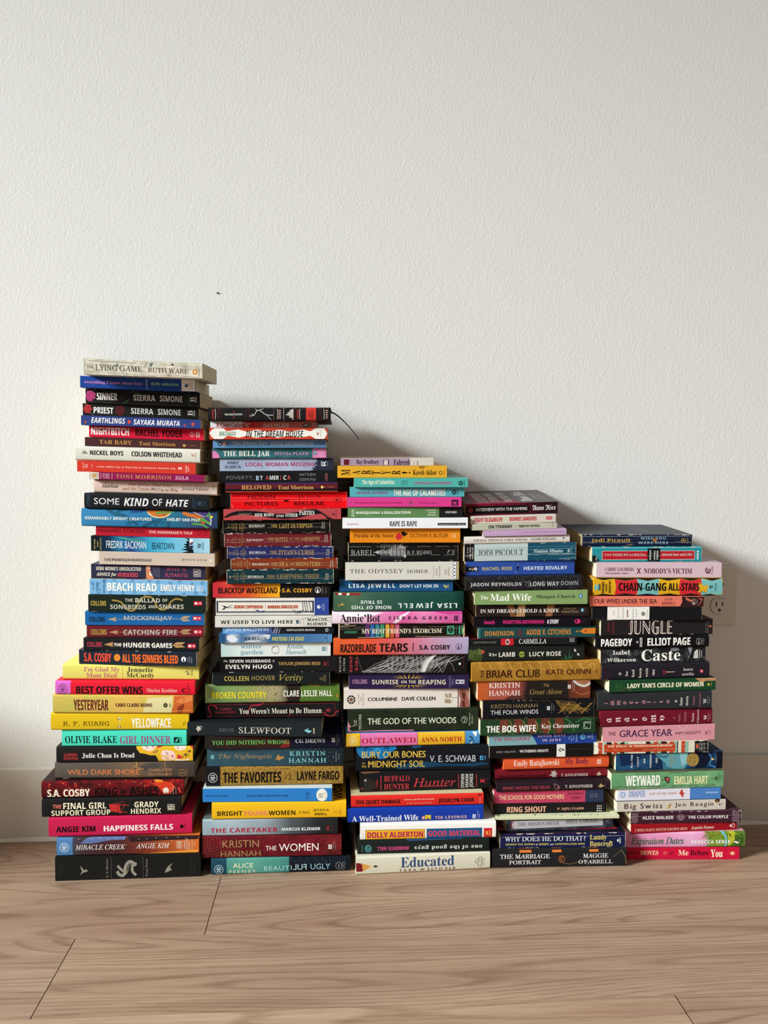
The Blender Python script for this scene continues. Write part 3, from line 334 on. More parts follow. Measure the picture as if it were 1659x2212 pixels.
B(1,'b3',(160,1353,640,728,633,712),'p','G:#27507c@0,#27507c@.05,#b8c4d4@.12,#44709a@.2,#a8b4c4@.33,#33608c@.45,#3a6a9a@.7,#5a8ab8@1','thin cloudy blue paperback with hand-drawn yellow title',[
 P('#dfe4ea',240,660,280,645,330,660,360,690,330,715,270,712,245,690),P('#ccd4de',400,712,520,690,640,640,700,645,690,680,600,700,520,712),T('JEN BEAGIN','o','#1a2433',415,662,665,708),T('PRETEND I\'M DEAD','o','#d8c85c',715,1055,662,702),R('#2a4a74',1302,1305),P('#14202c',1268,678,1284,668,1296,680),P('#14202c',1284,665,1290,672,1286,678)],pg='#5a5244')
B(1,'b3',(182,1338,730,872,718,858),'p','G:#b8d2d2@0,#d4e0dc@.15,#dfe4de@.5,#d4e0de@1','pale mint paperback with teal handwritten author name',[
 T('winter','t','#7aa0b0',388,610,740,787),T('garden','t','#7aa0b0',388,622,798,858),T('Kristin','i','#3c8094',872,1045,740,788),T('Hannah','i','#3c8094',860,1078,795,842),O('#7a6a62',752,800,38,4),L('#6a5a54',4,710,800,740,765,790,768),L('#6a5a54',3,730,830,790,830),LEAF('#6a5a54',735,772,22,6,.4)]+SMP('#1c6a78',1264,788,26)+[T('PAN','s','#1c6a78',1288,1302,768,810,90)],pg='#b8ae9a')
B(1,'b3',(163,1385,872,1028,870,1018),'p','#1a191b','thick black paperback, white two-line title, gold author name',[
 T('The','j','#d8d4c8',208,256,908,928),T('SEVEN HUSBANDS','b','#e8e4da',272,702,902,934),T('of','j','#d8d4c8',722,745,905,930),T('EVELYN HUGO','b','#f0ece2',230,720,952,996),T('TAYLOR JENKINS REID','c','#a8824c',785,1228,926,968),T('W','t','#b02c3c',1264,1298,922,965,90),T('WASHINGTON','s','#8a2834',1304,1312,905,978,90),T('SQUARE','s','#8a2834',1318,1324,915,970,90)],pg='#3a332c')
B(1,'b3',(92,1328,1045,1163,1030,1158),'p','#1b1f20','dark charcoal paperback, gold capitals, gold script title',[
 T('COLLEEN','b','#b8a04c',215,472,1078,1126),T('HOOVER','b','#8a7a4c',502,748,1072,1120),T('Verity','i','#b3a04c',790,1040,1060,1140),T('GC','s','#8a7a4c',1220,1258,1088,1114),L('#8a7a4c',3,1264,1062,1264,1128),L('#8a7a4c',3,1274,1062,1274,1128),L('#8a7a4c',3,1284,1062,1284,1128)],pg='#8a7a5c',wear=.3)
B(1,'b4',(193,1495,90,268,88,245),'h','G:#9cb878@0,#6f9058@.08,#88985c@.3,#a89a70@.5,#9a9070@.55,#2f2a20@.62,#3a3a24@.68,#4d6a30@.72,#4a6828@1','green meadow hardcover, yellow title, white author name',[
 P('#2b251e',970,88,1130,88,1120,160,1100,250,975,252,990,215,960,185,1005,160,985,120),P('#55752f',1110,110,1495,100,1495,245,1110,250),P('#a88a3c',1165,92,1330,92,1280,108,1200,106)]+[L('#3f5c24',3,1130+k*15,235-(k%4)*28,1136+k*15,222-(k%4)*28) for k in range(24)]+[C('#28321c',x,y,4) for x,y in ((745,120),(775,108),(800,118),(830,100),(790,150),(860,95),(815,135),(890,100),(850,125),(855,232),(900,235))]+
 [T('BROKEN COUNTRY','b','#eedc2e',258,780,152,220),T('CLARE LESLIE HALL','b','#f2efe4',946,1422,140,198),L('#3a3a24',3,850,190,880,165,870,192),P('#d87a2a',1462,190,1472,170,1480,200,1470,202)],top='#5a6a38',pg='#3a342a')
B(1,'b4',(197,1490,275,408,258,398),'h','#1c1a1c','black hardcover with a thin red border and worms',[
 R('#7a2024',270,1450,276,280),R('#7a2024',270,1450,382,386),R('#7a2024',1448,1452,276,386),L('#a8303a',14,310,320,280,290,240,290,225,310,240,345,250,375,235,390,212,385),L('#a8303a',10,600,375,620,310,660,290,710,290,755,270),L('#a8303a',10,1330,345,1390,385,1440,375,1465,345,1488,340),L('#a8303a',10,1010,362,1000,385),T('ANDREW','t','#a02c38',328,445,312,333),T('JOSEPH WHITE','t','#a02c38',285,490,342,362),T('You Weren\'t Meant to Be Human','t','#ece4d0',518,1320,308,365),P('#a02c38',1365,315,1378,325,1405,312,1400,332,1405,352,1380,340,1365,348)],pg='#2a2622')
B(1,'b4',(20,1320,455,572,480,582),'p','#1e2427','charcoal paperback jutting left, large pale title',[
 T('BROM','r','#54585a',328,470,506,542),T('SLEWFOOT','r','#c4bdae',518,1025,500,558),['b','#b8b2a4',130,510,22,5,.2],L('#8f8a80',4,145,495,165,490,172,510),L('#8f8a80',4,120,528,125,545),P('#7fb8c4',1145,530,1175,520,1195,505,1185,525,1228,532,1200,550,1180,545,1165,535),R('#b8a888',1240,1252,510,556)],top='#1c2124',pg='#1a1814',W=.15)
B(1,'b4',(188,1520,588,705,572,682),'p','G:#22211f@0,#33201c@.3,#3a1e1c@.5,#161826@.65,#14162c@1','near-black paperback, green title, pale author name',[
 T('YOU DID NOTHING WRONG','t','#6cb85c',258,1002,620,668),T('CG DREWS','t','#d8d8e0',1063,1352,610,648),P('#7a2420',905,690,935,660,960,620,1005,625,1008,680,960,690),L('#6a2a22',4,300,690,340,670),L('#6a2a22',4,370,640,420,695)]+SMP('#e4e4e4',1434,622,24)+[T('ST MARTIN\'S','s','#a8a8b0',1466,1474,578,660,90),T('PRESS','s','#a8a8b0',1484,1492,600,640,90)],top='#151530',pg='#2a2622')
B(1,'b4',(212,1530,708,870,695,860),'p','G:#33525e@0,#314c58@.3,#2c4450@.6,#1d2a32@.85,#1b252b@1','slate teal paperback with gold italic title and bird',
 SMP('#7cc4c0',264,787,22)+[T('The Nightingale','i','#b08c5c',322,835,755,812),P('#b07f46',865,815,885,780,900,762,912,780,950,782,955,798,930,800,905,820,885,805),T('KRISTIN','r','#84ccc8',1007,1356,732,776),T('HANNAH','r','#84ccc8',997,1365,793,838),T('ST.','s','#a8b4b8',1430,1440,770,795,90),T('MARTIN\'S','s','#a8b4b8',1456,1466,735,825,90),T('PRESS','s','#a8b4b8',1484,1492,755,810,90)]+[C('#a8b8c0',x,y,2.5) for x,y in ((1260,715),(1340,720),(1400,745),(1385,780),(1395,815),(1420,830),(1300,705),(1210,712))],top='#241c22',pg='#2a2622')
B(1,'b4',(200,1530,893,1070,872,1045),'h','N:#a07c38,#6f5222,60,#b8924a','black and glittery gold hardcover, bold black lettering',[
 R('#17181b',200,338)]+BOTM('#dfe0e0',266,988,42)+[T('THE FAVORITES','c','#171310',365,925,930,1038),T('LAYNE FARGO','c','#171310',1078,1490,922,1010),L('#4a3418',5,965,990,990,955,1010,975,1000,998,1030,1000),T('RANDOM','s','#4a3418',1012,1020,945,1000,90),L('#4a3418',3,960,995,1040,1000)],top='#231219',pg='#2a2622')
B(1,'b5',(165,1385,110,228,107,213),'p','#2d79c2','bright blue paperback with a white round sticker',[
 T('The Last Free Women','t','#13304f',188,402,162,180),T('Rebecca Blumenstein & Diana Kapp','t','#13304f',578,970,158,182),T('Pub date','t','#13304f',1133,1144,138,195,90),T('05/26/26','t','#13304f',1154,1164,138,195,90),C('#efeade',1288,163,52),R('#4a4640',1256,1294,150,186),R('#efeade',1260,1290,154,182),L('#4a4640',4,1264,168,1285,168),L('#4a4640',4,1275,156,1275,182),T('THINGS','s','#4a4640',1302,1310,138,192,90),T('BOOKS','s','#4a4640',1320,1328,138,192,90)],top='#cfd8d6',pg='#cfc6b4')
B(1,'b5',(250,1518,245,397,232,372),'h','#e8b31f','bright yellow hardcover, black and pink title',[
 T('BRIGHT','b+','#1a1610',302,535,314,360),T('YOUNG','b+','#e07f6a',545,772,310,356),T('WOMEN','b+','#1a1610',783,1035,307,352),T('A Novel','i','#3a3018',1062,1168,308,338),T('JESSICA','b','#1a1610',1203,1352,294,320),T('KNOLL','b','#1a1610',1220,1335,327,352),L('#c98a2a',4,1395,308,1415,318,1435,308),L('#c98a2a',4,1395,336,1415,322,1435,336),T('SIMON','b','#c98a2a',1448,1470,302,340,90)],pg='#b8902a')
B(1,'b5',(162,1440,405,552,388,530),'h','G:#93a8b2@0,#a0b0b8@.2,#8d9ba2@.45,#4a5052@.65,#26282a@.85,#1f2022@1','misty grey hardcover fading to black, crimson title',[
 T('THE CARETAKER','b','#a8213a',240,868,467,520),T('MARCUS KLIEWER','b','#eef0ee',908,1273,466,498),P('#8a2c30',1328,450,1340,460,1360,450,1352,475,1360,500,1340,490,1328,500,1338,475),R('#5a3034',1370,1373,450,498),R('#5a3034',1388,1391,450,498)],top='#5c6468',pg='#2a2622')
B(1,'b5',(157,1475,562,765,540,732),'h','N:#6b1a22,#4a1418,7,#8a2830','thick deep red hardcover, bronze name and white title',[
 T('KRISTIN','s','#a08256',350,692,590,660),T('HANNAH','s','#a08256',333,708,683,744),T('THE','s','#f2ece4',755,857,642,685),T('WOMEN','s','#f2ece4',880,1255,617,692)]+[C('#b08a50',165+((k*67)%330),575+((k*41)%180),2.5) for k in range(70)]+[C('#b08a50',1300+((k*67)%170),560+((k*41)%170),2.2) for k in range(30)]+SMP('#efe8e0',1366,650,26)+[T('ST. MARTIN\'S','s','#c8a8a0',1396,1404,600,690,90),T('PRESS','s','#c8a8a0',1414,1422,620,672,90)],pg='#2a2622')
B(1,'b5',(243,1560,770,922,750,873),'h','G:#1d4456@0,#1d4456@.11,#4f9084@.112,#5a9c8c@.3,#3c7c72@.55,#2e6058@.556,#13171e@.56,#14181f@1','half teal, half black hardcover with navy end panel',
 BOTM('#cfe0e4',316,866,40)+[T('ALICE','s','#e8e4b8',448,638,805,852),T('FEENEY','s','#e0d8b8',415,665,868,908),T('BEAUTI','s','#a8d0d4',740,1000,828,875),T('FUL','s','#b8d4d0',1012,1140,815,868,'m'),T('UGLY','s','#98bcc8',1180,1365,808,862)]+[L('#2f4a6a',3,1000+k*24,760+(k%3)*10,1008+k*24,800+(k%4)*12) for k in range(22)]+[O('#a8a49a',1447,828,29,3),LEAF('#a8a49a',1447,830,3,18,.6),T('FLATIRON','s','#a8a49a',1480,1488,795,865,90),T('BOOKS','s','#a8a49a',1496,1504,795,855,90)],pg='#2a2622')
# ---------------- stack 2
B(2,'c1',(125,1107,95,175,97,172),'p','#a890a4','small lilac paperback with cream library tape',[
 R('#7a1f30',160,215,108,166),T('DEL','b','#2a0c12',166,209,112,136),T('REY','b','#2a0c12',166,209,140,163),T('FICTION','s','#5a4858',222,230,112,164,90),T('Ray Bradbury','t','#221c24',290,527,110,168),R('#2a2024',572,632,110,166),R('#d8c8c8',580,622,114,164),P('#a890a4',585,120,600,118,595,132,585,130),T('Fahrenh','t','#221c24',682,858,108,165),R('#cfc8bb',856,1105),T('FIC','b','#3a3634',892,902,130,162,90),T('BRA','b','#3a3634',928,942,122,164,90)],top='#b5a58e',pg='#8a6e40',W=.105)
B(2,'c1',(92,1245,183,302,178,300),'p','#e0a730','golden yellow paperback with widely spaced rotated title',
 [T(ch,'t','#1d1612',x,x2,y,y2,90) for ch,x,x2,y,y2 in (('M',133,225,218,276),('A',242,330,228,268),('R',346,437,222,266),('T',450,543,230,270),('Y',556,646,226,266),('R',662,752,226,268),('!',768,858,238,258))]+[T('Kaveh Akbar','t','#1d1612',885,1138,218,272),O('#6a5420',1178,250,17,8),T('KNOPF','s','#6a5420',1212,1222,220,275,90),L('#1d1612',5,945,185,1000,205),L('#1d1612',5,950,205,1010,188),L('#1d1612',4,960,180,1040,190)],top='#d3a13c',pg='#b8964c')
B(2,'c1',(265,1467,310,402,308,400),'p','#4fada3','teal paperback, condensed cream title before magenta name',[
 T('The Age of Calamities','c','#d8e4c8',350,690,326,382),T('STORIES','s','#1d3c3a',778,790,330,380,90),T('GALLEY','s','#1d3c3a',798,810,330,382,90),R('#1d3c3a',766,768,328,384),R('#1d3c3a',822,824,328,384),T('SENAA AHMAD','b+','#a8507c',903,1293,343,373),C('#12211f',1390,359,23),T('H','t','#4fada3',1378,1402,345,373,90),T('HOLT','b','#12211f',1420,1435,333,384,90)],top='#68a69c',pg='#b8b4a0')
B(2,'c1',(222,1430,405,507,408,495),'p','#55aeb2','aqua paperback, magenta name before tall white title',[
 T('SENAA AHMAD','b+','#8c3c74',292,624,446,474),T('THE AGE OF CALAMITIES','c','#e4e8d4',678,1228,427,488),C('#12211f',1320,454,23),T('H','t','#55aeb2',1308,1332,440,468,90),T('HOLT','b','#12211f',1350,1366,428,476,90)],pg='#a8a490')
B(2,'c1',(197,1400,512,608,520,605),'p','#d13b86','hot pink paperback, tiny black title, green leaf',[
 T('THE SIMPLE ART OF KILLING A WOMAN','m','#4a1434',272,772,558,573),T('PATRÍCIA MELO','m','#4a1434',952,1147,556,575),R('#241420',1295,1366,540,594),T('R','b','#d13b86',1310,1352,550,584,90)]+[LEAF('#2c5c44',865+dx*22,566+dy*22,dx*18,dy*18,.35) for dx,dy in ((1,0),(-1,0),(.7,.7),(-.7,.7),(.7,-.7),(-.7,-.7),(0,1),(0,-1))]+[C('#16302a',865,566,6)],pg='#a8a090')
B(2,'c1',(200,1410,618,722,612,717),'p','#5d8150','moss green paperback with black end, white bold title',[
 T('SECOND','b','#dfe6d6',240,252,640,708,90),T('EDITION','b','#dfe6d6',257,269,636,710,90),T('MARIJUANA LEGALIZATION','b','#eef0e6',288,860,656,690),T('CAULKINS','b','#cfd8c0',1026,1128,638,653),T('KILMER','b','#cfd8c0',1052,1128,662,676),T('KLEIMAN','b','#cfd8c0',1038,1128,685,700),R('#1d1d1e',1162,1410),T('OXFORD','t','#dcdad4',1228,1347,655,676)],pg='#5a5248')
B(2,'c1',(145,1467,735,835,725,832),'p','#e9eaee','bright white paperback, grey condensed title',[
 T('Raphael','t','#c08a8c',195,313,780,806),T('RAPE IS RAPE','c','#58585c',640,927,760,814),R('#1b1b1d',1147,1444,778,803),T('Lawrence Hill Books','m','#e0e0e0',1160,1430,784,798)],pg='#c8c4bc')
B(2,'c2',(272,1435,58,203,58,202),'p','#e0851d','orange paperback with a red rose beside a black flag',[
 T('Parable of the Sower','t','#4a2c12',315,733,112,150),['b','#c42c34',785,140,34,6,.2],P('#1d1612',808,100,830,88,860,105,884,112,860,128,845,142,825,125,812,118),L('#1d1612',4,820,118,830,160),T('OCTAVIA E. BUTLER','s','#35200e',902,1307,112,150),O('#e8c8a0',1360,132,18,5),T('GRAND','b','#e8c8a0',1380,1390,108,155,90)],pg='#9a8058')
B(2,'c2',(255,1412,212,395,208,387),'p','#181717','thick black paperback with a pale engraved tower',[
 T('BABEL','r','#a8a8a6',283,525,282,333),L('#c8c6c2',4,515,305,545,303),P('#b8b6b2',530,305,560,290,572,288,572,322,560,320)]+[R(['#8a8986','#a3a19d','#77757a'][q%3],572+q*16,585+q*16,288-(q%4)*5,322+(q%3)*5) for q in range(10)]+[R(['#9a9895','#b0aeaa','#6f6d70'][q%3],690+q*13,700+q*13,264-(q%5)*9,342+(q%4)*3) for q in range(13)]+[L(['#4a4a4e','#6a696c','#88868a'][q%3],3,590+q*9,216+(q*13)%20,590+q*9,250+(q*29)%40) for q in range(28)]+[L(['#3a3a3e','#56555a'][q%2],3,580+q*9,335,580+q*9,350+(q*17)%36) for q in range(26)]+[P('#9a9895',765,262,790,238,800,222,812,240,850,250,840,270,800,268),P('#8a8885',800,300,850,290,862,310,840,340,812,330),P('#c0bebA',835,330,858,322,862,350,842,362)]+[L('#c8c6c0',2.5,600,305,760,300)]+[T('R. F. KUANG','r','#b4b4b0',872,1132,288,325),['a','#cfcfca',1325,308,22,5,150,280],T('HARPER','b','#a0a09c',1350,1358,280,335,90),T('VOYAGER','b','#a0a09c',1366,1374,280,332,90)],pg='#5a4c38',wear=.5)
B(2,'c2',(225,1422,425,597,410,590),'p','#d4d0c6','light stone paperback with a navy wave border',[
 T('THE ODYSSEY','r','#4a4644',272,828,485,530),T('HOMER','r','#4a4644',872,1096,490,527),T('Translated by','r','#5a5654',1146,1156,450,568,90),T('EMILY','r','#5a5654',1176,1190,475,550,90),T('WILSON','r','#5a5654',1208,1222,455,562,90),O('#5a5654',1282,500,12,3),O('#5a5654',1282,528,12,3),T('NORTON','r','#5a5654',1306,1318,468,552,90),R('#f0ede4',1350,1394)]+
 [['a','#283a74',1373,430+k*34,15,6,-60+90,220+90] for k in range(5)]+[R('#283a74',1392,1397),R('#b0a070',1397,1422)],pg='#8f8466',top='#1c1b1e')
B(2,'c2',(163,1358,603,718,600,712),'p','#1f4f7c','ocean blue paperback, glowing white capitals',[
 T('LISA JEWELL','b','#eef2f4',260,748,640,690),T('DON\'T LET HIM IN','b','#e0e8ec',796,1200,646,678),P('#d8c84c',1255,655,1270,650,1290,672,1300,645,1296,678,1282,682),T('ATRIA','s','#d8c84c',1304,1314,645,682,90)],pg='#2a2622')
B(2,'c2',(97,1475,740,930,732,925),'h','G:#3f5e48@0,#4a6a50@.15,#3a5a4c@.3,#1f4a40@.6,#1c463d@.9,#0e2a26@1','dark green jacketed hardcover, white lettering upside down',[
 P('#8a2a28',110,742,395,745,370,768,130,765),P('#ddd8c8',150,745,190,745,180,765,150,765),P('#ddd8c8',240,745,270,746,260,768,235,767),T('LISA JEWELL','b','#e8eeea',775,1402,830,893,180),T('IS TRUE','b','#dfe6e0',382,607,816,850,180),T('NONE OF THIS','b','#dfe6e0',285,705,868,905,180),P('#c8a040',165,868,185,842,215,860,195,864),P('#c8a040',165,868,150,875,165,874),T('ATRIA','s','#c8a040',148,158,845,885,90)],top='#24443c',pg='#161614')
B(2,'c3',(82,1415,62,180,58,175),'h','G:#e9d8e4@0,#e6c4da@.2,#dd88b4@.35,#d65c9c@.55,#df80b0@.7,#d968a4@.85,#cc5c9c@1','pink and white marbled hardcover with black swash title',[
 P('#f2eaf0',150,75,400,66,600,68,500,95,350,110,200,105),P('#f0d8e6',700,170,760,100,860,62,880,62,800,120,740,172),P('#c23c84',1010,62,1120,62,1290,85,1410,80,1410,64,1200,60),T('Annie Bot','t','#1c1016',165,570,80,160),L('#1c1016',8,185,90,220,145,245,165),C('#1c1016',418,98,10),T('SIERRA GREER','b','#1c1016',657,1265,102,135),P('#1c1016',1332,92,1345,96,1345,147,1332,145),P('#1c1016',1352,100,1366,92,1366,145,1352,147),T('MARINER','s','#5a2c44',1374,1382,92,145,90)],pg='#2e2824')
B(2,'c3',(147,1440,185,325,180,302),'p','#1a1816','black chipped paperback with seven rainbow stripes',[
 R('#5f2f68',420,462),R('#2f63a0',470,512),R('#2f8096',522,562),R('#3f9070',573,613),R('#dba63a',625,665),R('#d0542e',675,713),R('#cc5a80',725,765),T('HENDRIX','b+','#4a9a72',210,338,252,276),T('MY BEST FRIEND\'S EXORCISM','t','#efe4c8',384,1202,225,278),R('#4aa07c',1257,1332,200,282),C('#1a1816',1295,241,28),C('#4aa07c',1290,232,6),C('#4aa07c',1305,250,6),C('#4aa07c',1284,252,5),T('QUIRK','b','#4aa07c',1350,1362,198,280,90),['r','#4aa07c',1378,1395,198,282],['r','#4aa07c',1407,1424,200,278],L('#c8a878',5,165,205,300,200,320,192),L('#d0b080',6,345,318,480,315,600,310),P('#d8b888',1425,195,1440,182,1440,300,1418,302,1428,280,1420,240,1430,215),P('#e0cfae',147,185,160,186,158,322,148,322),L('#c8a878',4,930,300,1100,302,1400,296)],pg='#c8a878',wear=.5)
B(2,'c3',(95,1480,330,503,318,490),'h','G:#d95c2a@0,#dc5434@.25,#cf5c58@.45,#c67c94@.65,#b79ab8@.85,#a8a0c0@1','orange-to-lilac hardcover, bold black lettering',[
 T('RAZORBLADE','c','#1d1518',167,528,385,472),T('TEARS','c','#1d1518',560,852,378,466),R('#1d1518',904,912,376,457),T('S.A. COSBY','c','#1d1518',970,1290,393,443),O('#3c3444',1375,411,28,4),P('#3c3444',1375,388,1365,434,1385,434),T('FLATIRON','s','#3c3444',1405,1413,380,445,90)],top='#b0563a',pg='#2e2824')
B(2,'c3',(110,1468,505,688,492,680),'p','#171616','thick black paperback with wispy white hair strands',
 [T('GILLIAN','s','#dcdad6',155,172,520,668,90),T('FLYNN','s','#dcdad6',196,213,535,655,90),T('GONE','b','#c03c48',260,288,512,668,90),T('GIRL','b','#c03c48',316,344,520,655,90)]+
 [L(['#5a5856','#8a8884','#b8b6b2','#d8d6d2'][k%4],[2.5,2,2.5,1.8][k%4],380+k*9,678-(k*7)%9,470+k*10+(k*37)%50,640-(k*23)%50,560+k*11+(k*61)%70,585-(k*17)%40,620+k*11.5+(k*29)%90,500+(k*13)%30) for k in range(0,66)]+[L('#c8c6c2',2,650+(k*41)%560,500,645+(k*41)%560+(k%5)*8,590,660+(k*41)%560-(k%7)*12,670) for k in range(26)]+[P('#a8a6a2',985,672,995,600,1010,560,1060,520,1040,570,1055,600,1040,660),P('#d0ceca',1000,660,1012,600,1050,540,1090,510,1130,497,1080,560,1045,600,1030,650)]+[L('#e8e6e2',3,1000+k*8,670,1040+k*7,600-k*5,1090+k*6,540-k*3,1130+k*4,496) for k in range(5)]+[L('#c8c6c2',3,1130,560,1180,620,1210,670,1260,580),L('#b8b6b2',2.5,1250,540,1310,600,1335,660),L('#77756f',3,325,500,350,560,390,662),L('#c8c6c2',3,1300,520,1240,600,1160,672),L('#c8c6c2',3,380,664,430,655,500,662),L('#e8e6e2',4,500,640,560,620,640,610,690,640)]+[C('#e8e6e2',1388,586,12),T('CROWN','s','#8a3038',1420,1430,535,630,90)],pg='#2e2824')
B(2,'c3',(255,1485,690,838,685,838),'p','#2b2044','deep purple paperback with a golden sunburst',
 [P('#caa430',865+dx*.5-9,y,865+dx*.5+9,y,865+dx,y2) for y,y2s in ((738,((-190,722),(-150,708),(-110,700),(-60,694),(0,690),(60,694),(110,700),(150,708),(190,722))),(802,((-190,818),(-150,826),(-110,832),(-60,835),(0,837),(60,835),(110,832),(150,826),(190,818)))) for dx,y2 in y2s]+[T('COLLINS','c','#a87898',290,440,746,788),T('SUNRISE','b+','#d8ceb4',488,757,750,793),T('ON','b+','#d8ceb4',785,842,757,784),T('THE','b+','#d8ceb4',862,935,756,785),T('REAPING','b+','#d8ceb4',962,1243,750,796),T('SCHOLASTIC','s','#8a7aa0',1276,1298,712,822,90),T('PRESS','s','#8a7aa0',1308,1328,742,798,90)]+SCH(1346,1437,750,790,'#c8c0d0','#2b2044')+[],pg='#5a4e44')
B(2,'c3',(203,1493,850,1045,845,1022),'p','#e4dbd2','off-white paperback, plain dark title, brown photo edge',[
 C('#26221f',277,952,42),C('#e4dbd2',277,952,26),C('#7a5a44',277,952,19)]+[L('#e4dbd2',4,277+28*dx,952+28*dy,277+40*dx,952+40*dy) for dx,dy in ((1,0),(-1,0),(0,1),(0,-1),(.7,.7),(-.7,.7),(.7,-.7),(-.7,-.7))]+[T('NEW YORK','r','#9a8472',345,357,900,1002,90),T('TIMES','r','#9a8472',368,380,922,975,90),T('BESTSELLER','r','#9a8472',392,404,888,1010,90),T('COLUMBINE','s2','#262230',444,747,928,966),T('DAVE CULLEN','s2','#262230',790,1135,922,962),P('#a39078',1233,895,1255,895,1262,915,1262,940,1240,930),P('#a39078',1233,945,1290,950,1298,968,1298,985,1233,983),R('#a39078',1272,1298,893,935),T('TWELVE','s','#a39078',1306,1314,890,980,90),R('#6a3830',1366,1376),P('#9a5c50',1385,848,1480,846,1490,1020,1385,1020,1395,950,1380,900),P('#4a2820',1405,880,1445,890,1440,960,1420,940),P('#5a2c24',1410,960,1440,965,1445,1018,1415,1018),L('#e0c8b8',5,1450,850,1470,900,1485,950),L('#3a2018',3,1315,933,1366,933)],pg='#c0b4a0')
B(2,'c4',(143,1445,165,378,150,352),'h','N:#1e251a,#2c3524,4,#161a12','mossy dark hardcover with a pink paint drip',[
 P('#c88a9c',145,265,160,300,185,325,205,300,212,312,195,322,170,318,158,345,185,362,500,350,795,345,798,362,500,370,160,378,143,370),P('#1e251a',160,330,200,315,240,320,250,350,180,358),T('LIZ','s','#c8ccb8',205,230,255,305,90),T('MOORE','s','#c8ccb8',252,277,205,345,90),T('THE GOD OF THE WOODS','s1','#d8dcc4',338,1220,228,298),O('#d8dcc4',1302,252,30,3),L('#d8dcc4',4,1285,245,1300,235,1315,248,1300,262,1310,272),T('Riverhead','i','#b8bca8',1345,1362,190,310,90),T('Books','i','#b8bca8',1370,1388,215,290,90)],pg='#2e2824',top='#2c3526')
B(2,'c4',(130,1458,405,525,380,488),'h','#e3b22d','hardcover split into yellow, pink and blue panels',[
 R('#dd76a8',266,832),R('#4a8cc4',1312,1458),R('#3c2c30',264,268),R('#3c2c30',831,835),R('#3c2c30',1306,1310)]+BOTM('#f4e8c0',193,465,40)+[T('OUTLAWED','t+','#b91e3c',280,815,428,490),T('ANNA NORTH','t','#b8261e',868,1275,422,474),P('#efeadc',1385,385,1425,382,1428,405,1415,425,1400,405),P('#efeadc',1350,490,1385,462,1380,488),L('#14202c',6,1348,420,1375,430,1390,450,1405,470),L('#14202c',6,1365,420,1385,440,1350,465)],top='#3f86bc',pg='#c8a844')
B(2,'c4',(222,1562,528,763,512,745),'h','#15181d','thick black hardcover, gold art-deco title, blue petals',[
 P('#1f6fa8',225,530,620,515,625,550,560,590,520,640,450,645,420,610,350,630,300,640,260,620,235,580),P('#154a78',320,530,380,560,340,600,300,570),P('#3a94c8',430,535,470,560,440,590,410,565),P('#154a78',500,530,560,530,540,575,490,590),P('#173e5c',600,700,900,668,1200,690,1500,672,1555,690,1400,712,1100,708,900,725,640,740),P('#1c4a6c',770,530,820,518,900,514,860,535,800,545),T('BURY OUR BONES','s1','#d2b04a',283,915,567,635),T('in','s','#d2b04a',288,315,672,692),T('the','s','#d2b04a',283,328,698,724),T('MIDNIGHT SOIL','s1','#d2b04a',347,910,655,725),T('V. E. SCHWAB','s','#c8ccd0',957,1417,605,672),P('#4f9fd0',1458,612,1492,612,1492,652,1458,652),P('#15181d',1466,646,1478,622,1488,618,1480,646),T('TOR','b','#4f9fd0',1504,1518,612,650,90)],pg='#1e1c1a')
B(2,'c4',(262,1565,785,975,757,932),'h','#19181a','thick black hardcover, red western lettering and red script',[
 T('THE','t','#a82c34',420,442,850,930,90),R('#b8343c',467,475,815,950),T('BUFFALO','t','#c03c44',502,755,812,870),T('HUNTER','t','#c03c44',502,753,886,945),T('Hunter','i','#c03c44',785,1215,828,920),L('#c03c44',5,880,912,1120,908),R('#b8343c',1240,1247,798,925),T('STEPHEN','b','#d4d0ca',1267,1300,798,925,90),T('GRAHAM','b','#d4d0ca',1310,1342,798,922,90),T('JONES','b','#d4d0ca',1352,1398,795,920,90),R('#b8343c',1420,1427,795,918),P('#c0343c',1455,840,1480,850,1510,840,1500,858,1510,878,1480,868,1455,878,1466,858),T('SAGA','s','#8a2c34',1520,1528,825,890,90),P('#6a4434',270,785,470,768,460,785,300,800),P('#2c2826',300,850,340,835,400,860,420,920,380,960,300,965),C('#b8b4ae',318,858,10),C('#8a3c34',285,938,10)],pg='#1e1c1a')
B(2,'c5',(130,1450,150,252,120,218),'h','#d42c25','red hardcover with cream cover, bold black lettering',[
 T('THE QUIET DAMAGE','c','#1c1210',175,620,172,225),T('QAnon and the Destruction','t','#f2ccb8',658,955,160,182),T('of the American Family','t','#f2ccb8',680,932,195,213),T('JESSELYN COOK','c','#1c1210',995,1357,155,208),R('#1c1210',1394,1428,128,136),T('Crown','t','#f2ccb8',1408,1418,155,205,90),R('#e8765c',132,1448,None,None)][:5]+[T('Crown','t','#f2ccb8',1408,1418,155,205,90)],top='#cdbd94',pg='#c8b890')
B(2,'c5',(97,1448,275,403,238,365),'h','#17399c','royal blue hardcover, white serif title, yellow bag',[
 T('A Well-Trained Wife','t','#eef0f4',140,797,320,390),['b','#e8a088',845,350,15,5,.1],P('#d8b83c',862,325,922,323,922,362,865,366),P('#3a3424',878,362,890,350,905,364),T('TIA LEVINGS','b','#e8b8a0',962,1280,325,360)]+SMP('#e8ecf4',1355,335,24)+[T('ST. MARTIN\'S','s','#c8d0e8',1388,1396,290,368,90),T('PRESS','s','#c8d0e8',1404,1412,312,350,90)],pg='#2a2830')
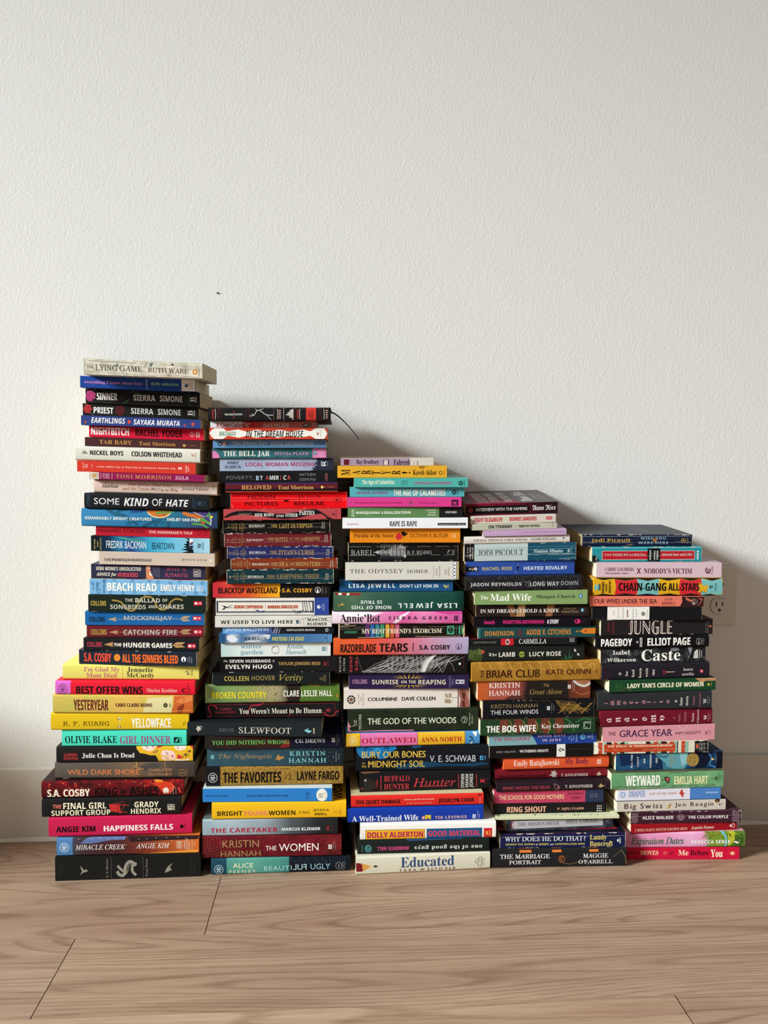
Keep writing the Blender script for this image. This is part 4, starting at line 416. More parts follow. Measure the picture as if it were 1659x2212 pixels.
B(2,'c5',(222,1573,425,575,395,548),'h','#e8e3dc','white hardcover with yellow, blue and red title boxes',[
 R('#5a4a20',273,862,472,567),R('#e2a92c',276,859,475,564),T('DOLLY ALDERTON','c','#b01c50',292,845,486,552),R('#24303c',880,1434,458,552),R('#1f5484',883,1431,461,549),T('GOOD MATERIAL','c','#cc4058',895,1418,473,536),R('#c81f2e',1452,1534,456,542),P('#e8b03c',1466,480,1480,490,1496,478,1490,500,1500,520,1482,512,1468,525,1476,502),T('KNOPF','b','#e8b03c',1504,1520,475,525,90)],pg='#c8c0b0')
B(2,'c5',(195,1505,590,718,562,685),'h','#1c211e','black-green hardcover, white title upside down',[
 T('one of the good guys','t','#dcdcd4',758,1435,612,675,180),T('ARAMINTA HALL','c','#c0487c',388,707,636,678,180),C('#3f7474',300,660,36),P('#1c211e',290,680,300,640,318,650,312,672),T('Zando','t','#6a8a88',234,246,630,690,90),P('#2a4a74',670,580,1240,565,1240,572,700,590)],pg='#181816')
B(2,'c5',(180,1515,752,928,700,852),'h','#d6d1bb','cream hardcover with a pencil tip and navy title',[
 P('#7a1c24',180,806,225,808,245,830,240,850,250,875,235,890,182,890),P('#d6a04c',225,808,290,822,320,838,300,858,240,890,250,875,240,850,245,830),P('#e8c890',290,822,345,836,330,845,300,858,320,838),P('#3a3430',345,835,370,826,400,835,370,850),T('Educated','t','#2f4a76',620,1152,732,848),T('TARA WESTOVER','s1','#6e2c30',605,1167,838,888),L('#5a5850',3,1360,800,1380,765,1395,760,1410,745,1425,750,1425,828,1400,828,1385,805,1360,800),L('#5a5850',3,1375,790,1420,785),L('#5a5850',3,1385,775,1420,765),L('#5a5850',3,1395,825,1400,762),T('RANDOM','s','#5a5850',1432,1442,745,825,90),T('HOUSE','s','#5a5850',1452,1460,760,815,90)],pg='#c8bfa4')
# ---------------- stack 3
B(3,'d1',(133,1165,252,382,225,355),'p','G:#7c1630@0,#701528@.3,#5a1424@.6,#33121c@.75,#26121a@1','wine-red paperback, grey pictured cover, blackletter author name',[
 R('#141012',135,835,270,358),P('#141012',820,256,855,290,855,318,820,345),['b','#a82c3c',190,322,24,6,.1],C('#141012',190,324,10),T('INTERVIEW WITH THE VAMPIRE','s1','#d6cfca',250,822,284,332),T('Anne Rice','f','#efeae4',880,1142,258,322)],top='#544f50',pg='#8a7a5c',topart=2)
B(3,'d1',(190,1145,400,472,370,455),'p','#cdc4b8','slim off-white paperback, red condensed lettering',[
 T('FIGHT OLIGARCHY','c','#b8242e',232,548,405,455),T('BERNIE SANDERS','c','#b8242e',624,928,394,442),R('#c0242c',1037,1110,392,424),P('#cdc4b8',1098,392,1112,392,1112,424,1098,424,1106,408),T('CROWN','b','#f0e4dc',1046,1094,402,414)],pg='#b8a88c')
B(3,'d1',(207,1155,490,548,458,520),'p','#bdbba6','thin khaki paperback, small black capitals',[
 T('ON TYRANNY','c','#2c2a26',388,655,486,528),R('#b06a5c',686,690,490,515),T('TIMOTHY SNYDER','c','#38362f',722,960,482,514),R('#4a463c',1104,1108,476,502),R('#4a463c',1096,1114,462,465)],pg='#b8a88c',W=.11)
B(3,'d1',(330,1263,552,617,538,592),'p','#b795b8','thin lilac paperback with faint white title',[
 T('Equal & Empowered','s','#d0b4d2',355,695,556,598),T('Essays, Poems, and Art Inspired by Feminism','s','#9c7ca4',770,1222,552,582)],pg='#d8ccb8')
B(3,'d1',(120,1300,628,702,600,678),'h','#d6ccc4','slim white hardcover, widely spaced grey-brown capitals',[
 T('SMALL THINGS LIKE THESE','t','#463c38',224,822,638,672),T('CLAIRE KEEGAN','s1','#4a4c40',860,1142,628,658),L('#463c38',5,1215,636,1245,634),C('#463c38',1228,630,6),L('#463c38',4,1228,630,1230,648)],top='#2a2a28',pg='#a08e70')
B(3,'d1',(118,1370,712,890,685,875),'p','#b3c0bf','thick creased paperback, grey half and teal half',[
 R('#171415',120,230),T('#1 NEW','b','#d8d0c4',150,163,745,850,90),T('YORK TIMES','b','#d8d0c4',178,192,738,865,90),T('BESTSELLER','b','#d8d0c4',205,218,742,862,90),T('JODI PICOULT','r','#26323c',275,775,762,832),R('#174a60',826,1370),R('#dfe4e0',820,824),T('Nineteen Minutes','j','#c8dce0',888,1222,755,800),T('W','t','#c8d8dc',1275,1304,752,796,90),T('WASHINGTON','s','#a8bcc4',1312,1320,735,800,90),L('#e8ecea',3,240,730,820,718),L('#8a9a9a',3,240,770,820,745),L('#6a8a98',3,830,735,1360,722),L('#6a98a8',4,830,765,1360,745),L('#6a98a8',3,830,815,1350,800),L('#b8ccd0',3,1180,862,1365,850)],top='#3a322c',pg='#c0a67c',wear=.5)
B(3,'d1',(133,1353,903,1050,880,1027),'p','#2f4d9c','mid blue paperback, yellow author name, white title',[
 P('#14161c',135,958,285,955,268,980,285,1005,135,1010),T('c','b','#e8e8ec',172,194,968,990,90),T('a','b','#e8e8ec',224,262,965,998,90),R('#d85a3a',204,214,968,980),R('#e8d04a',204,214,980,990),R('#4aa05c',204,214,990,1000),T('RACHEL REID','b','#ccb86a',320,650,955,995),P('#101826',705,945,722,935,725,965,715,985,720,1005,705,1008),L('#c8ccd4',3,688,1018,708,1000),C('#c8a890',716,940,6),T('HEATED RIVALRY','b','#dfe4ee',782,1270,944,990)],top='#2a4a80',pg='#a8987a')
B(3,'d2',(130,1400,92,235,72,215),'h','N:#232225,#1a191b,30,#37363a','thick black speckled hardcover, greyish scratched capitals',
 [C('#8a8888',140+((k*97)%1250),90+((k*61)%130),2) for k in range(110)]+[T('JASON REYNOLDS','b','#c4c4c6',180,733,140,193),L('#8a8a8a',3,755,135,800,140,770,165,800,185),L('#8a8a8a',4,810,125,812,195),T('LONG WAY','b','#bcbcc0',825,1142,130,180),T('DOWN','b','#8f8f94',1163,1350,125,170)],top='#1c2638',pg='#6a6050')
B(3,'d2',(228,1453,238,382,228,370),'p','#809a62','sage green paperback, large white title',[
 T('The','t','#f0f0e4',290,376,288,326),T('Mad Wife','t','#f4f2e8',396,840,266,342),T('Meagan Church','t','#2c3428',893,1320,275,322),C('#1f6a9c',1378,290,21),T('S','b','#e8f0f0',1368,1388,278,302),T('BOOKS','s','#d0d8c0',1412,1420,270,315,90)],top='#8a7c50',pg='#cfc3a2')
B(3,'d2',(243,1470,385,515,375,500),'p','#251c1a','dark brown paperback with two forearms pictured',[
 P('#7a4a30',572,386,640,383,660,430,668,512,615,514,600,450),P('#a8845c',700,383,780,380,770,440,772,510,668,512,690,450),P('#8a5a38',1012,378,1098,376,1080,440,1065,508,992,510,1010,440),T('IN MY DREAMS I HOLD A KNIFE','t','#e8e0d6',290,1140,427,472),T('ASHLEY','s','#a08468',1190,1332,418,438),T('WINSTEAD','s','#a08468',1166,1355,446,470),C('#2f7a9c',1397,440,20),T('S','b','#e8f0f0',1388,1406,428,452),T('BOOKS','s','#6a5c50',1426,1434,418,462,90)],pg='#b5a788')
B(3,'d2',(218,1490,520,622,515,608),'p','#120f17','black paperback, hot pink title, white subtitle',[
 T('Donath','c','#cc2c74',330,443,553,592),T('REGRETTING MOTHERHOOD','c','#cc2c74',533,980,550,588),T('A STUDY','c','#e8e4e4',1010,1138,546,586),['e','#cc2c74',1343,563,34,22],C('#120f17',1335,560,14),C('#cc2c74',1348,558,9),T('NORTH','s','#5c1c3c',1388,1396,540,582,90),T('ATLANTIC','s','#5c1c3c',1406,1414,535,588,90),T('BOOKS','s','#5c1c3c',1424,1432,540,582,90)],pg='#8a7e6a')
B(3,'d2',(268,1540,630,748,625,720),'p','#1c4646','dark teal paperback, orange lettering, orange pointed house',[
 T('DOMINION','b','#d08538',338,648,668,718),['b','#5a2c34',716,687,30,4,.08],R('#1c4646',690,742,684,690),T('ADDIE E. CITCHENS','b','#d08538',785,1270,650,706),P('#d27a28',1368,672,1410,645,1540,642,1540,692,1410,692),L('#d27a28',5,1325,672,1370,672),L('#d27a28',5,1340,660,1340,685),R('#8a3c1c',1420,1440,660,676),R('#2c6464',270,290)],pg='#4a4438')
B(3,'d2',(170,1335,768,822,752,805),'p','#1b1a1c','thin black paperback, small red panel, white title',[
 R('#c21f2c',510,648),['b','#b8a89c',582,788,24,8,.1],C('#5a1a20',582,788,12),T('JOSEPH SHERIDAN LE FANU','b','#8a8078',217,457,785,802),T('CARMILLA','r','#e4e0da',706,1006,760,803),R('#8a8888',1258,1308,745,785),R('#1b1a1c',1268,1298,752,778),R('#8a8888',1276,1290,756,774)],top='#7a1a22',pg='#2e2a24')
B(3,'d2',(160,1420,850,1000,815,975),'h','#1f211e','charcoal hardcover with olive leaves and agave plant',[
 ['b','#4a5a2c',210,930,50,5,.2],['b','#3c4c24',260,960,50,6,.2],['b','#5a6a34',280,900,28,4,.2],['b','#b84a3c',314,902,18,5,.2],LEAF('#4a5a2c',180,970,30,-10,.5),P('#2c5c3c',1195,915,1225,940,1240,965,1255,880,1265,955,1295,910,1280,972,1330,955,1270,975,1200,975,1150,960,1210,962),P('#d8d4c8',1305,870,1315,862,1318,880,1325,868,1328,892,1308,890),P('#d8d4c8',1340,905,1360,912,1368,935,1355,925,1345,935),T('The','f','#e4e0d4',378,465,908,948),T('LAMB','b','#e4e0d4',487,663,900,948),['b','#8aa03c',735,922,30,4,.05],R('#1f211e',715,755,918,926),R('#1f211e',733,738,908,938),T('LUCY ROSE','b','#e4e0d4',816,1163,890,942)],pg='#1e1c18')
B(3,'d3',(95,1510,115,318,85,290),'h','N:#a8792e,#8f6524,5,#c09040','thick antique gold hardcover with foliage pattern',
 [L('#d0a050',6,150+k*110,110+(k%3)*12,190+k*110,130+(k%2)*20,175+k*110,165,230+k*110,185) for k in range(12)]+[L('#c08c38',5,1230,100,1280,140,1350,95,1420,130,1490,110),L('#e0b468',5,1250,130,1330,170,1400,120,1440,170),L('#8a5c20',5,520,140,560,110,640,105,700,150),
 T('THE','b','#3c1f18',192,228,196,268,90),T('BRIAR CLUB','s1','#33160f',252,832,182,272),T('KATE QUINN','s1','#4a1c18',900,1385,172,248),T('W','k','#5c3c18',1442,1460,175,225,90)],top='#8a6428',pg='#a88850')
B(3,'d3',(160,1382,322,512,312,480),'p','G:#c0552a@0,#b85a2e@.07,#a85040@.12,#9a4c40@.35,#3a2424@.43,#231d1b@.5,#251c1a@.75,#6a3424@.85,#7a3c28@1','thick paperback, coral sunset to black forest photo',[
 P('#231d1b',680,320,720,318,1130,315,1150,480,640,485,680,470,630,462,690,440,650,425,700,400,660,385,715,365,675,350,710,335),P('#5a302c',450,500,490,470,560,450,650,460,640,505),P('#a06848',1190,312,1380,310,1380,345,1330,362,1270,360,1220,340),L('#c8c4c0',22,1195,312,1240,345,1300,365,1345,358,1382,335),L('#b0642c',8,1200,400,1260,440,1330,440,1378,420),T('KRISTIN','r','#f0e4dc',280,617,322,378),T('HANNAH','r','#f0e4dc',280,617,405,465),T('The','i','#a8884c',870,936,340,372),T('Great Alone','i','#a8884c',722,1074,392,448)]+SMP('#f0ece4',1152,372,24)+[T('ST. MARTIN\'S','s','#c8b4a8',1184,1192,325,420,90),T('GRIFFIN','s','#c8b4a8',1202,1210,345,400,90)],pg='#4a3c2c')
B(3,'d3',(215,1425,540,710,505,680),'p','#15161a','black paperback with golden wheat on the right end',
 [L('#8a6a30',6,1000+k*14,520+(k*31)%60,1060+k*16,600,1110+k*18,660-(k*23)%60) for k in range(16)]+[LEAF('#a8823c',1030+(k*71)%370,540+(k*47)%110,16,10-(k%4)*7,.5) for k in range(40)]+[C('#8a7a50',530+(k*37)%420,515+(k*13)%25,2.5) for k in range(40)]+[T('KRISTIN HANNAH','s','#8f7650',305,806,556,610),T('THE FOUR WINDS','s','#dcdcdc',300,814,615,670)]+SMP('#f0ece4',925,602,24)+[T('ST. MARTIN\'S','s','#a8a8a8',956,964,555,650,90),T('GRIFFIN','s','#a8a8a8',978,986,570,625,90)],pg='#5a4a38',wear=.2)
B(3,'d3',(190,1440,745,895,712,860),'p','N:#1d3422,#274a2c,4,#12241a','dark green paperback with maroon pitcher plants pictured',
 [P('#6a3426',400+k*150,742-k*5,480+k*150,738-k*5,500+k*150,800,470+k*150,860,430+k*150,875,390+k*150,820) for k in range(5)]+[L('#a8a04c',6,500+k*140,745,530+k*140,800,500+k*140,870) for k in range(4)]+[C('#a86a44',420+(k*53)%640,760+(k*37)%100,4) for k in range(90)]+[L('#3f6a34',14,380,880,470,850,560,880),L('#3f7a44',10,1100,720,1180,770,1200,840),L('#2f5a34',20,1220,760,1320,720,1400,740),
 T('THE BOG WIFE','c','#ece8e0',253,790,785,865),T('Kay Chronister','t','#e0dcd4',848,1262,768,832),R('#c8ccc0',1308,1386,752,820),R('#1d3422',1312,1382,756,816),['a','#c8ccc0',1340,785,24,4,60,250],L('#c8ccc0',4,1330,765,1378,765)],pg='#2a2a20',top='#3a2a20')
B(3,'d3',(283,1450,900,1010,865,970),'p','#7aa4ac','pale aqua and blue paperback with diagonal split',[
 P('#243f8c',735,882,1450,862,1450,972,805,992),T('TIA WILLIAMS','b','#b0304c',337,720,920,960),T('SEVEN DAYS','b','#e4b4c8',810,1110,890,922),T('IN JUNE','b','#e4b4c8',860,1058,932,966),T('The','t','#a8c4dc',1146,1158,905,940,90),T('New York','t','#a8c4dc',1170,1182,880,958,90),T('Times','t','#a8c4dc',1196,1208,895,945,90),T('Bestseller','t','#a8c4dc',1224,1238,875,955,90),C('#5fa0bc',1300,912,28),C('#3a78a4',1305,910,14),T('GC','s','#c8d4e4',1346,1390,898,922,90),T('GRAND','s','#c8d4e4',1400,1410,880,935,90)],pg='#7a7060')
B(3,'d4',(135,1228,118,232,85,202),'p','#171414','black paperback with a small white band, plain capitals',[
 T('EMILY BRONTË','s1','#8f8a86',207,408,152,180),R('#4a4644',432,435,150,182),T('WUTHERING HEIGHTS','s2','#dedad4',447,750,140,175),R('#e4e0da',838,930),P('#2a2624',855,145,880,128,905,140,915,130,915,158,900,150,875,165),P('#e4e0da',865,146,882,138,900,146,880,155),T('PENGUIN CLASSICS','s1','#7a4a34',963,1187,128,142)],pg='#1e1a16')
B(3,'d4',(285,1393,240,358,205,325),'h','#d9572f','bright orange hardcover, white name, purple title',[
 T('Emily Ratajkowski','t','#f4dccc',387,865,250,332),T('My Body','t','#6a1c44',925,1175,235,310),R('#f0e0d4',1267,1306,250,290),T('m','b','#d9572f',1272,1301,256,284,90),T('METROPOLITAN','s','#c8907c',1312,1320,235,298,90)],pg='#4a4034',top='#d8b4a8')
B(3,'d4',(193,1375,360,452,335,420),'h','#701722','dark red hardcover, black title, white creature',[
 T('WHAT FEASTS AT NIGHT','b','#2c0c10',237,733,400,437),['b','#b8aca8',808,400,30,6,.3],L('#b8aca8',5,790,385,815,372),L('#b8aca8',5,760,412,800,405),T('T. KINGFISHER','t','#d8ccc8',884,1172,388,420),P('#c8b49c',1250,402,1285,378,1300,376,1290,390,1320,392,1295,408,1270,410,1278,398),T('NIGHTFIRE','s','#7a4440',1334,1340,370,410,90)],pg='#2e2420')
B(3,'d4',(212,1405,508,588,478,555),'h','#251a20','dark plum hardcover, red title, faint pink creature',[
 T('WHAT MOVES THE DEAD','b','#a83c4c',272,768,525,565),['o','#9c6a70',835,535,20,5],['b','#8a5a62',860,540,14,5,.3],L('#8a5a62',4,800,520,830,505),T('T. KINGFISHER','t','#d4ccc4',927,1220,512,545),P('#b8a074',1270,528,1300,512,1310,500,1315,515,1350,520,1315,535,1285,540,1300,525),T('NIGHTFIRE','s','#6a5c50',1356,1362,498,545,90)],pg='#2e2420')
B(3,'d4',(182,1335,597,702,570,685),'p','#b8405c','rose pink paperback, cream title, dark blue end',[
 T('THE SCHOOL FOR GOOD MOTHERS','s1','#e8cc94',236,918,618,670),T('JESSAMINE','s','#3a1420',952,1122,598,626),T('CHAN','s','#3a1420',990,1085,634,662),R('#2a3650',1142,1335),L('#6a6474',4,1190,610,1235,625,1190,645),L('#6a6474',4,1235,610,1190,625,1235,645),T('SIMON','b','#6a6474',1246,1270,604,646,90)],pg='#4a3c30')
B(3,'d4',(170,1365,725,815,700,790),'p','#1d1a1b','black paperback, rose cover, pale peach block title',
 [T('RING SHOUT','c','#dca88c',316,728,742,800),T('P. DJÈLÍ CLARK','c','#d49a80',848,1127,745,780)]+[C('#e4ddd4',1270+k*20,738+j*20,6) for k in range(3) for j in range(3)],top='#a83a50',pg='#4a3c30')
B(3,'d5',(190,1458,222,236,205,218),'k','#cfd0ac','thin cream booklet strewn with green sprigs',[],pg='#cfd0ac',topart=3,W=.14)
B(3,'d5',(300,1397,245,360,220,308),'p','N:#2a2e38,#55565f,12,#1a1c24','dark wintry paperback with a pale title plaque',[
 P('#b8b4b8',355,262,1290,228,1290,290,358,335,350,300),P('#8a2c30',345,290,365,262,375,262,355,300,372,332,362,334),T('THE FROZEN RIVER','r','#2c2a30',415,840,262,305),T('ARIEL LAWHON','r','#2c2a30',902,1236,236,280),C('#8a8c98',1328,244,18),C('#2a2e38',1328,244,10),T('VINTAGE','s','#8a8c98',1356,1364,228,268,90)],pg='#6a5c48')
B(3,'d5',(235,1522,400,522,375,512),'p','#161d42','worn navy paperback with red cover, white question title',[
 T('WHY DOES HE DO THAT?','r','#e8e8ec',286,1110,410,465),T('INSIDE THE MINDS','b','#c8b860',295,592,478,498),T('of','j','#e0dce0',602,624,478,500),T('ANGRY','b','#c8b860',632,738,476,496),T('and','j','#e0dce0',748,785,478,496),T('CONTROLLING MEN','b','#c8b860',797,1102,474,494),T('Lundy','t','#d8c46a',1155,1328,398,458),T('Bancroft','t','#d8c46a',1155,1392,455,505),R('#e8e8ec',1436,1452,440,462),T('BERKLEY','b','#e8e8ec',1458,1472,425,478,90)],top='#8f1420',pg='#4a4034',wear=.8,topart=4)
B(3,'d5',(160,1535,555,735,540,710),'h','#212022','thick black hardcover marked with orange page flags',[
 T('THE MARRIAGE','r2','#dedcd8',237,745,595,643),T('PORTRAIT','r2','#dedcd8',330,657,653,697),T('MAGGIE','r2','#dedcd8',1087,1343,588,632),T('O\'FARRELL','r2','#dedcd8',1040,1392,645,688),['o','#b0642c',867,643,30,6],T('K','s','#b0642c',855,880,620,665),L('#8a7450',4,880,680,960,690,1040,670,1100,672),L('#6a6040',5,1395,620,1440,590,1480,560),L('#8a7a50',5,1480,560,1520,620,1530,690),L('#6a6040',4,1130,712,1150,668)],pg='#5a4a38',tabs=1)
# ---------------- stack 4
B(4,'e1',(75,1115,108,218,108,215),'p','#131d36','creased navy paperback, gold name, pale blue title',[
 T('Jodi Picoult','b','#cfa94c',162,527,142,187),T('WISH YOU','b','#8fb4c8',622,862,130,154),T('WERE HERE','b','#8fb4c8',603,885,170,194),['b','#b8702c',757,158,18,5,.3],O('#cfa94c',1030,162,20,4),L('#cfa94c',4,1030,144,1030,180),L('#cfa94c',4,1012,162,1048,162),R('#8a7c54',1064,1068,130,192),R('#8a7c54',1074,1077,140,185),L('#3c4a66',3,80,150,1100,146),L('#5a6478',3,80,182,1100,180),L('#a8b0bc',3,80,125,1100,122),P('#8a6a4c',480,200,560,195,530,210)],top='#3a3c42',pg='#bfa274',wear=.8,topart=5)
B(4,'e1',(170,1205,230,365,225,355),'p','#2494a0','turquoise paperback with a red title panel',[
 R('#e8c8b8',262,1138,262,342),R('#bc1f2c',266,1134,266,338),T('THE SONG OF ACHILLES','b','#f0d8d0',290,668,291,309),T('MADELINE MILLER','b','#f0d8d0',828,1107,288,307),R('#16181a',688,808,240,355),T('WINNER','b','#e0e0dc',706,722,255,345,90),T('ORANGE','b','#e0e0dc',748,762,262,345,90),T('PRIZE','b','#e0e0dc',774,790,262,340,90),P('#16181a',172,305,200,308,228,330,238,360,172,362),T('P.S.','b','#e0e0dc',204,222,322,350),C('#eef0ee',1166,268,9),C('#eef0ee',1166,290,9),C('#eef0ee',1166,310,9),C('#eef0ee',1166,330,8),L('#c8e0e0',3,180,238,1195,232)],pg='#c4ab80',wear=.6)
B(4,'e1',(210,1392,372,507,380,510),'p','#d3b6c0','pale pink paperback, maroon lettering and spiral mark',[
 T('CARRIE GOLDBERG','t','#5c1424',290,566,418,452),T('with Jeannine Amber','t','#5c1424',292,513,460,482),T('X','b','#5c1424',588,627,424,476),T('NOBODY\'S VICTIM','t','#5c1424',655,1110,425,476),['a','#5c1424',1262,444,22,9,-40,250],['a','#5c1424',1262,444,9,6,0,360],L('#5c1424',7,1240,450,1250,468,1282,468),T('PLUME','b','#5c1424',1295,1308,410,480,90)],top='#a89298',pg='#c8ac7c')
B(4,'e1',(185,1402,518,687,525,683),'h','#d9a31f','hardcover of interlocking red, yellow and aqua shapes',[
 P('#1a1818',190,520,1400,527,1380,532,1300,548,1220,530,1190,530,1100,548,1010,530,880,546,800,530,690,548,590,530,480,546,370,530,270,540),P('#1a1818',190,686,1400,684,1340,676,1280,660,1190,676,1100,660,1000,676,900,660,790,676,690,662,590,676,480,660,380,676,270,664),
 P('#cc2c34',380,532,480,548,590,530,600,600,590,676,480,660,382,678,395,600),P('#74b4b4',590,530,690,550,800,530,790,600,795,676,690,662,592,676,610,600),P('#cc2c34',1000,530,1100,550,1195,530,1205,600,1195,676,1100,660,1000,678,985,600),P('#74b4b4',1195,530,1300,550,1395,530,1402,600,1395,680,1290,662,1195,678,1210,600),P('#d9a31f',1170,560,1220,590,1275,585,1250,630,1265,660,1220,640,1170,655),P('#74b4b4',195,570,215,590,240,570,235,640,212,625,192,640),
 T('NANA','c','#1a1614',228,250,572,632,90),T('KWAME','c','#1a1614',260,284,555,658,90),T('ADJEI-','c','#1a1614',293,315,566,645,90),T('BRENYAH','c','#1a1614',324,346,550,656,90),T('CHAIN-GANG','c','#151212',418,866,565,638),T('ALL-STARS','c','#151212',885,1180,568,636),P('#1a1614',1275,600,1285,590,1290,590,1290,620,1285,618),R('#1a1614',1292,1312,590,594),R('#1a1614',1292,1312,598,602),R('#1a1614',1292,1312,606,610),T('PANTHEON','b','#1a1614',1328,1342,568,638,90),L('#1a1614',4,1195,635,1225,655),L('#1a1614',4,1230,640,1250,675),L('#1a1614',4,1150,655,1160,675)],top='#b8842c',pg='#e4d8c0')
B(4,'e1',(152,1225,692,782,698,782),'p','#de7460','coral paperback, hand-lettered black title',[
 T('OUR WIVES UNDER THE SEA','s1','#25161a',192,780,715,758),T('JULIA','s','#25161a',852,928,710,735),T('ARMFIELD','s','#25161a',825,953,742,768),P('#2c1a1c',1015,698,1225,700,1222,780,1000,780,1020,740),P('#c86450',1050,700,1090,720,1130,735,1090,740,1055,725),P('#b85a48',1160,705,1215,720,1190,760,1170,778,1200,730),O('#d8b8ac',1130,742,22,3),P('#d8b8ac',1130,728,1122,760,1138,760),T('FLATIRON','s','#b08a80',1160,1167,720,768,90)],pg='#d0bc98')
B(4,'e2',(135,1260,45,180,60,178),'p','#151416','black paperback with a white panel of rotated title',[
 R('#e6e1da',293,722),T('THE','r','#2a2624',352,364,92,138,90),T('SECRET','r','#2a2624',400,412,65,165,90),T('HISTORY','r','#2a2624',447,460,60,168,90),R('#5c1a2c',493,502,80,156),T('DONNA','r','#2a2624',549,562,70,165,90),T('TARTT','r','#2a2624',584,596,78,158,90),C('#4a4644',660,122,19),C('#b8b4ae',660,122,9),T('VINTAGE','s','#6a6664',696,706,85,158,90)],top='#2a2624',pg='#d6c4a2',wear=.2)
B(4,'e2',(228,1375,190,347,183,322),'p','#231f20','black paperback, tall pale-and-pink outlined title',[
 T('UPTON','s','#8f2430',295,316,218,308,90),T('SINCLAIR','s','#8f2430',342,362,200,330,90),T('THE','s','#7a2430',505,525,218,270,90),T('JUNGLE','d','#dfcfc4',507,957,192,330),T('Penguin Classics','s','#b8b0a8',1298,1306,205,308,90),T('Deluxe Edition','s','#b8b0a8',1318,1326,200,308,90),['e','#c8604a',1348,250,12,10]],top='#2c2a2a',pg='#cdbb98',wear=.3)
B(4,'e2',(182,1335,362,487,340,455),'h','#131214','black hardcover, bold white block capitals',[
 T('PAGEBOY','c','#f0eee8',228,545,378,458),T('A','b','#e4e2dc',585,606,402,424,90),T('MEMOIR','b','#e4e2dc',622,648,370,460,90),T('ELLIOT PAGE','c','#f0eee8',700,1143,366,448),O('#c4c2bc',1230,405,28,3),P('#8a8882',1230,382,1218,426,1242,426),T('FLATIRON','s','#a8a6a0',1264,1271,372,438,90),T('BOOKS','s','#a8a6a0',1278,1285,380,430,90)],pg='#d8d0bc')
B(4,'e2',(228,1297,490,630,462,605),'p','N:#171718,#45464a,14,#26272a','crowd-photo black-and-white paperback, big white serif title',
 [['b',['#3c3d40','#55565a','#2a2b2e'][k%3],250+(k*83)%700,505+(k*47)%100,8+(k*7)%9,5,.3] for k in range(40)]+[P('#77787c',930,475,1010,470,1030,500,960,510),P('#8a8b90',1110,470,1160,465,1150,520,1120,560,1110,600,1140,540),T('Isabel','t','#ece8e2',347,518,498,545),T('Wilkerson','t','#ece8e2',290,583,570,612),T('Caste','t','#f4f0ea',640,1038,485,604),R('#e0dcd4',1168,1220,570,573),P('#e0dcd4',1175,568,1180,520,1195,500,1210,490,1218,500,1218,568),L('#171718',4,1185,560,1190,520),L('#171718',4,1200,560,1205,510),T('RANDOM','b','#c8c4bc',1228,1240,490,570,90),T('HOUSE','b','#c8c4bc',1250,1260,500,560,90)],pg='#a08c6c')
B(4,'e2',(243,1340,650,802,622,770),'h','#211e26','charcoal-purple hardcover, lowercase title word by word',
 [T('if','t','#d4ccc4',408,435,722,750,90),T('he','t','#d4ccc4',475,502,712,760,90),T('had','t','#d4ccc4',540,568,696,770,90),T('been','t','#d4ccc4',612,640,682,778,90),T('with','t','#d4ccc4',680,706,682,770,90),T('me','t','#d4ccc4',752,775,692,752,90),L('#a82c34',6,862,705,870,742,890,722,985,716),L('#a82c34',6,862,705,885,708,890,720),L('#d8ccc4',5,890,718,980,716),T('laura','t','#c8c0bc',1070,1168,676,706),T('nowlin','t','#c8c0bc',1057,1180,720,752),C('#c83444',1258,708,18),T('S','b','#e8d0d0',1250,1266,698,718,90),T('NEW YORK','s','#6a1c24',276,284,698,788,90),T('TIMES','s','#6a1c24',298,306,698,788,90),T('BEST','s','#6a1c24',320,328,698,788,90)],pg='#2e2824')
B(4,'e2',(315,1402,810,927,785,893),'p','#1a4228','forest green paperback, cream block title, peach corner',[
 T('LISA','r','#4a6a38',378,400,835,905,90),T('SEE','r','#4a6a38',412,434,842,905,90),T('LADY TAN\'S CIRCLE OF WOMEN','c','#eae0c4',497,1277,820,884),L('#7a4a50',4,440,920,480,880,520,905),L('#7a5a44',4,520,915,560,860),P('#b8865c',1185,788,1400,785,1400,810,1300,812,1260,830,1225,810),P('#d8b83c',1315,850,1330,828,1345,850,1330,856),T('SCRIBNER','s','#c8b03c',1354,1362,822,862,90)],pg='#e0d4b8')
B(4,'e3',(155,1355,130,318,110,290),'h','#2a2b2e','charcoal hardcover, pink blackletter single letters',
 [T(ch,'f','#b8808a',x,x+40,y,y+h,90) for ch,x,y,h in (('i',218,232,18),('m',288,212,50),('m',352,210,50),('o',416,220,30),('r',484,215,32),('t',540,220,25),('a',615,208,36),('l',665,212,24),('i',728,222,14),('t',798,210,26),('y',873,205,34))]+[T('a','f','#d8d4cc',962,988,205,230,90),T('love','f','#d8d4cc',1012,1045,180,260,90),T('story','f','#d8d4cc',1078,1112,170,262,90),T('dana','f','#8f5c64',1146,1176,165,255,90),T('schwartz','f','#8f5c64',1215,1245,140,275,90),T('W','t','#dcd8d0',1265,1300,190,240,90),T('WEDNESDAY','s','#a8a4a0',1310,1317,165,250,90),T('BOOKS','s','#a8a4a0',1328,1335,180,232,90)],pg='#a89468')
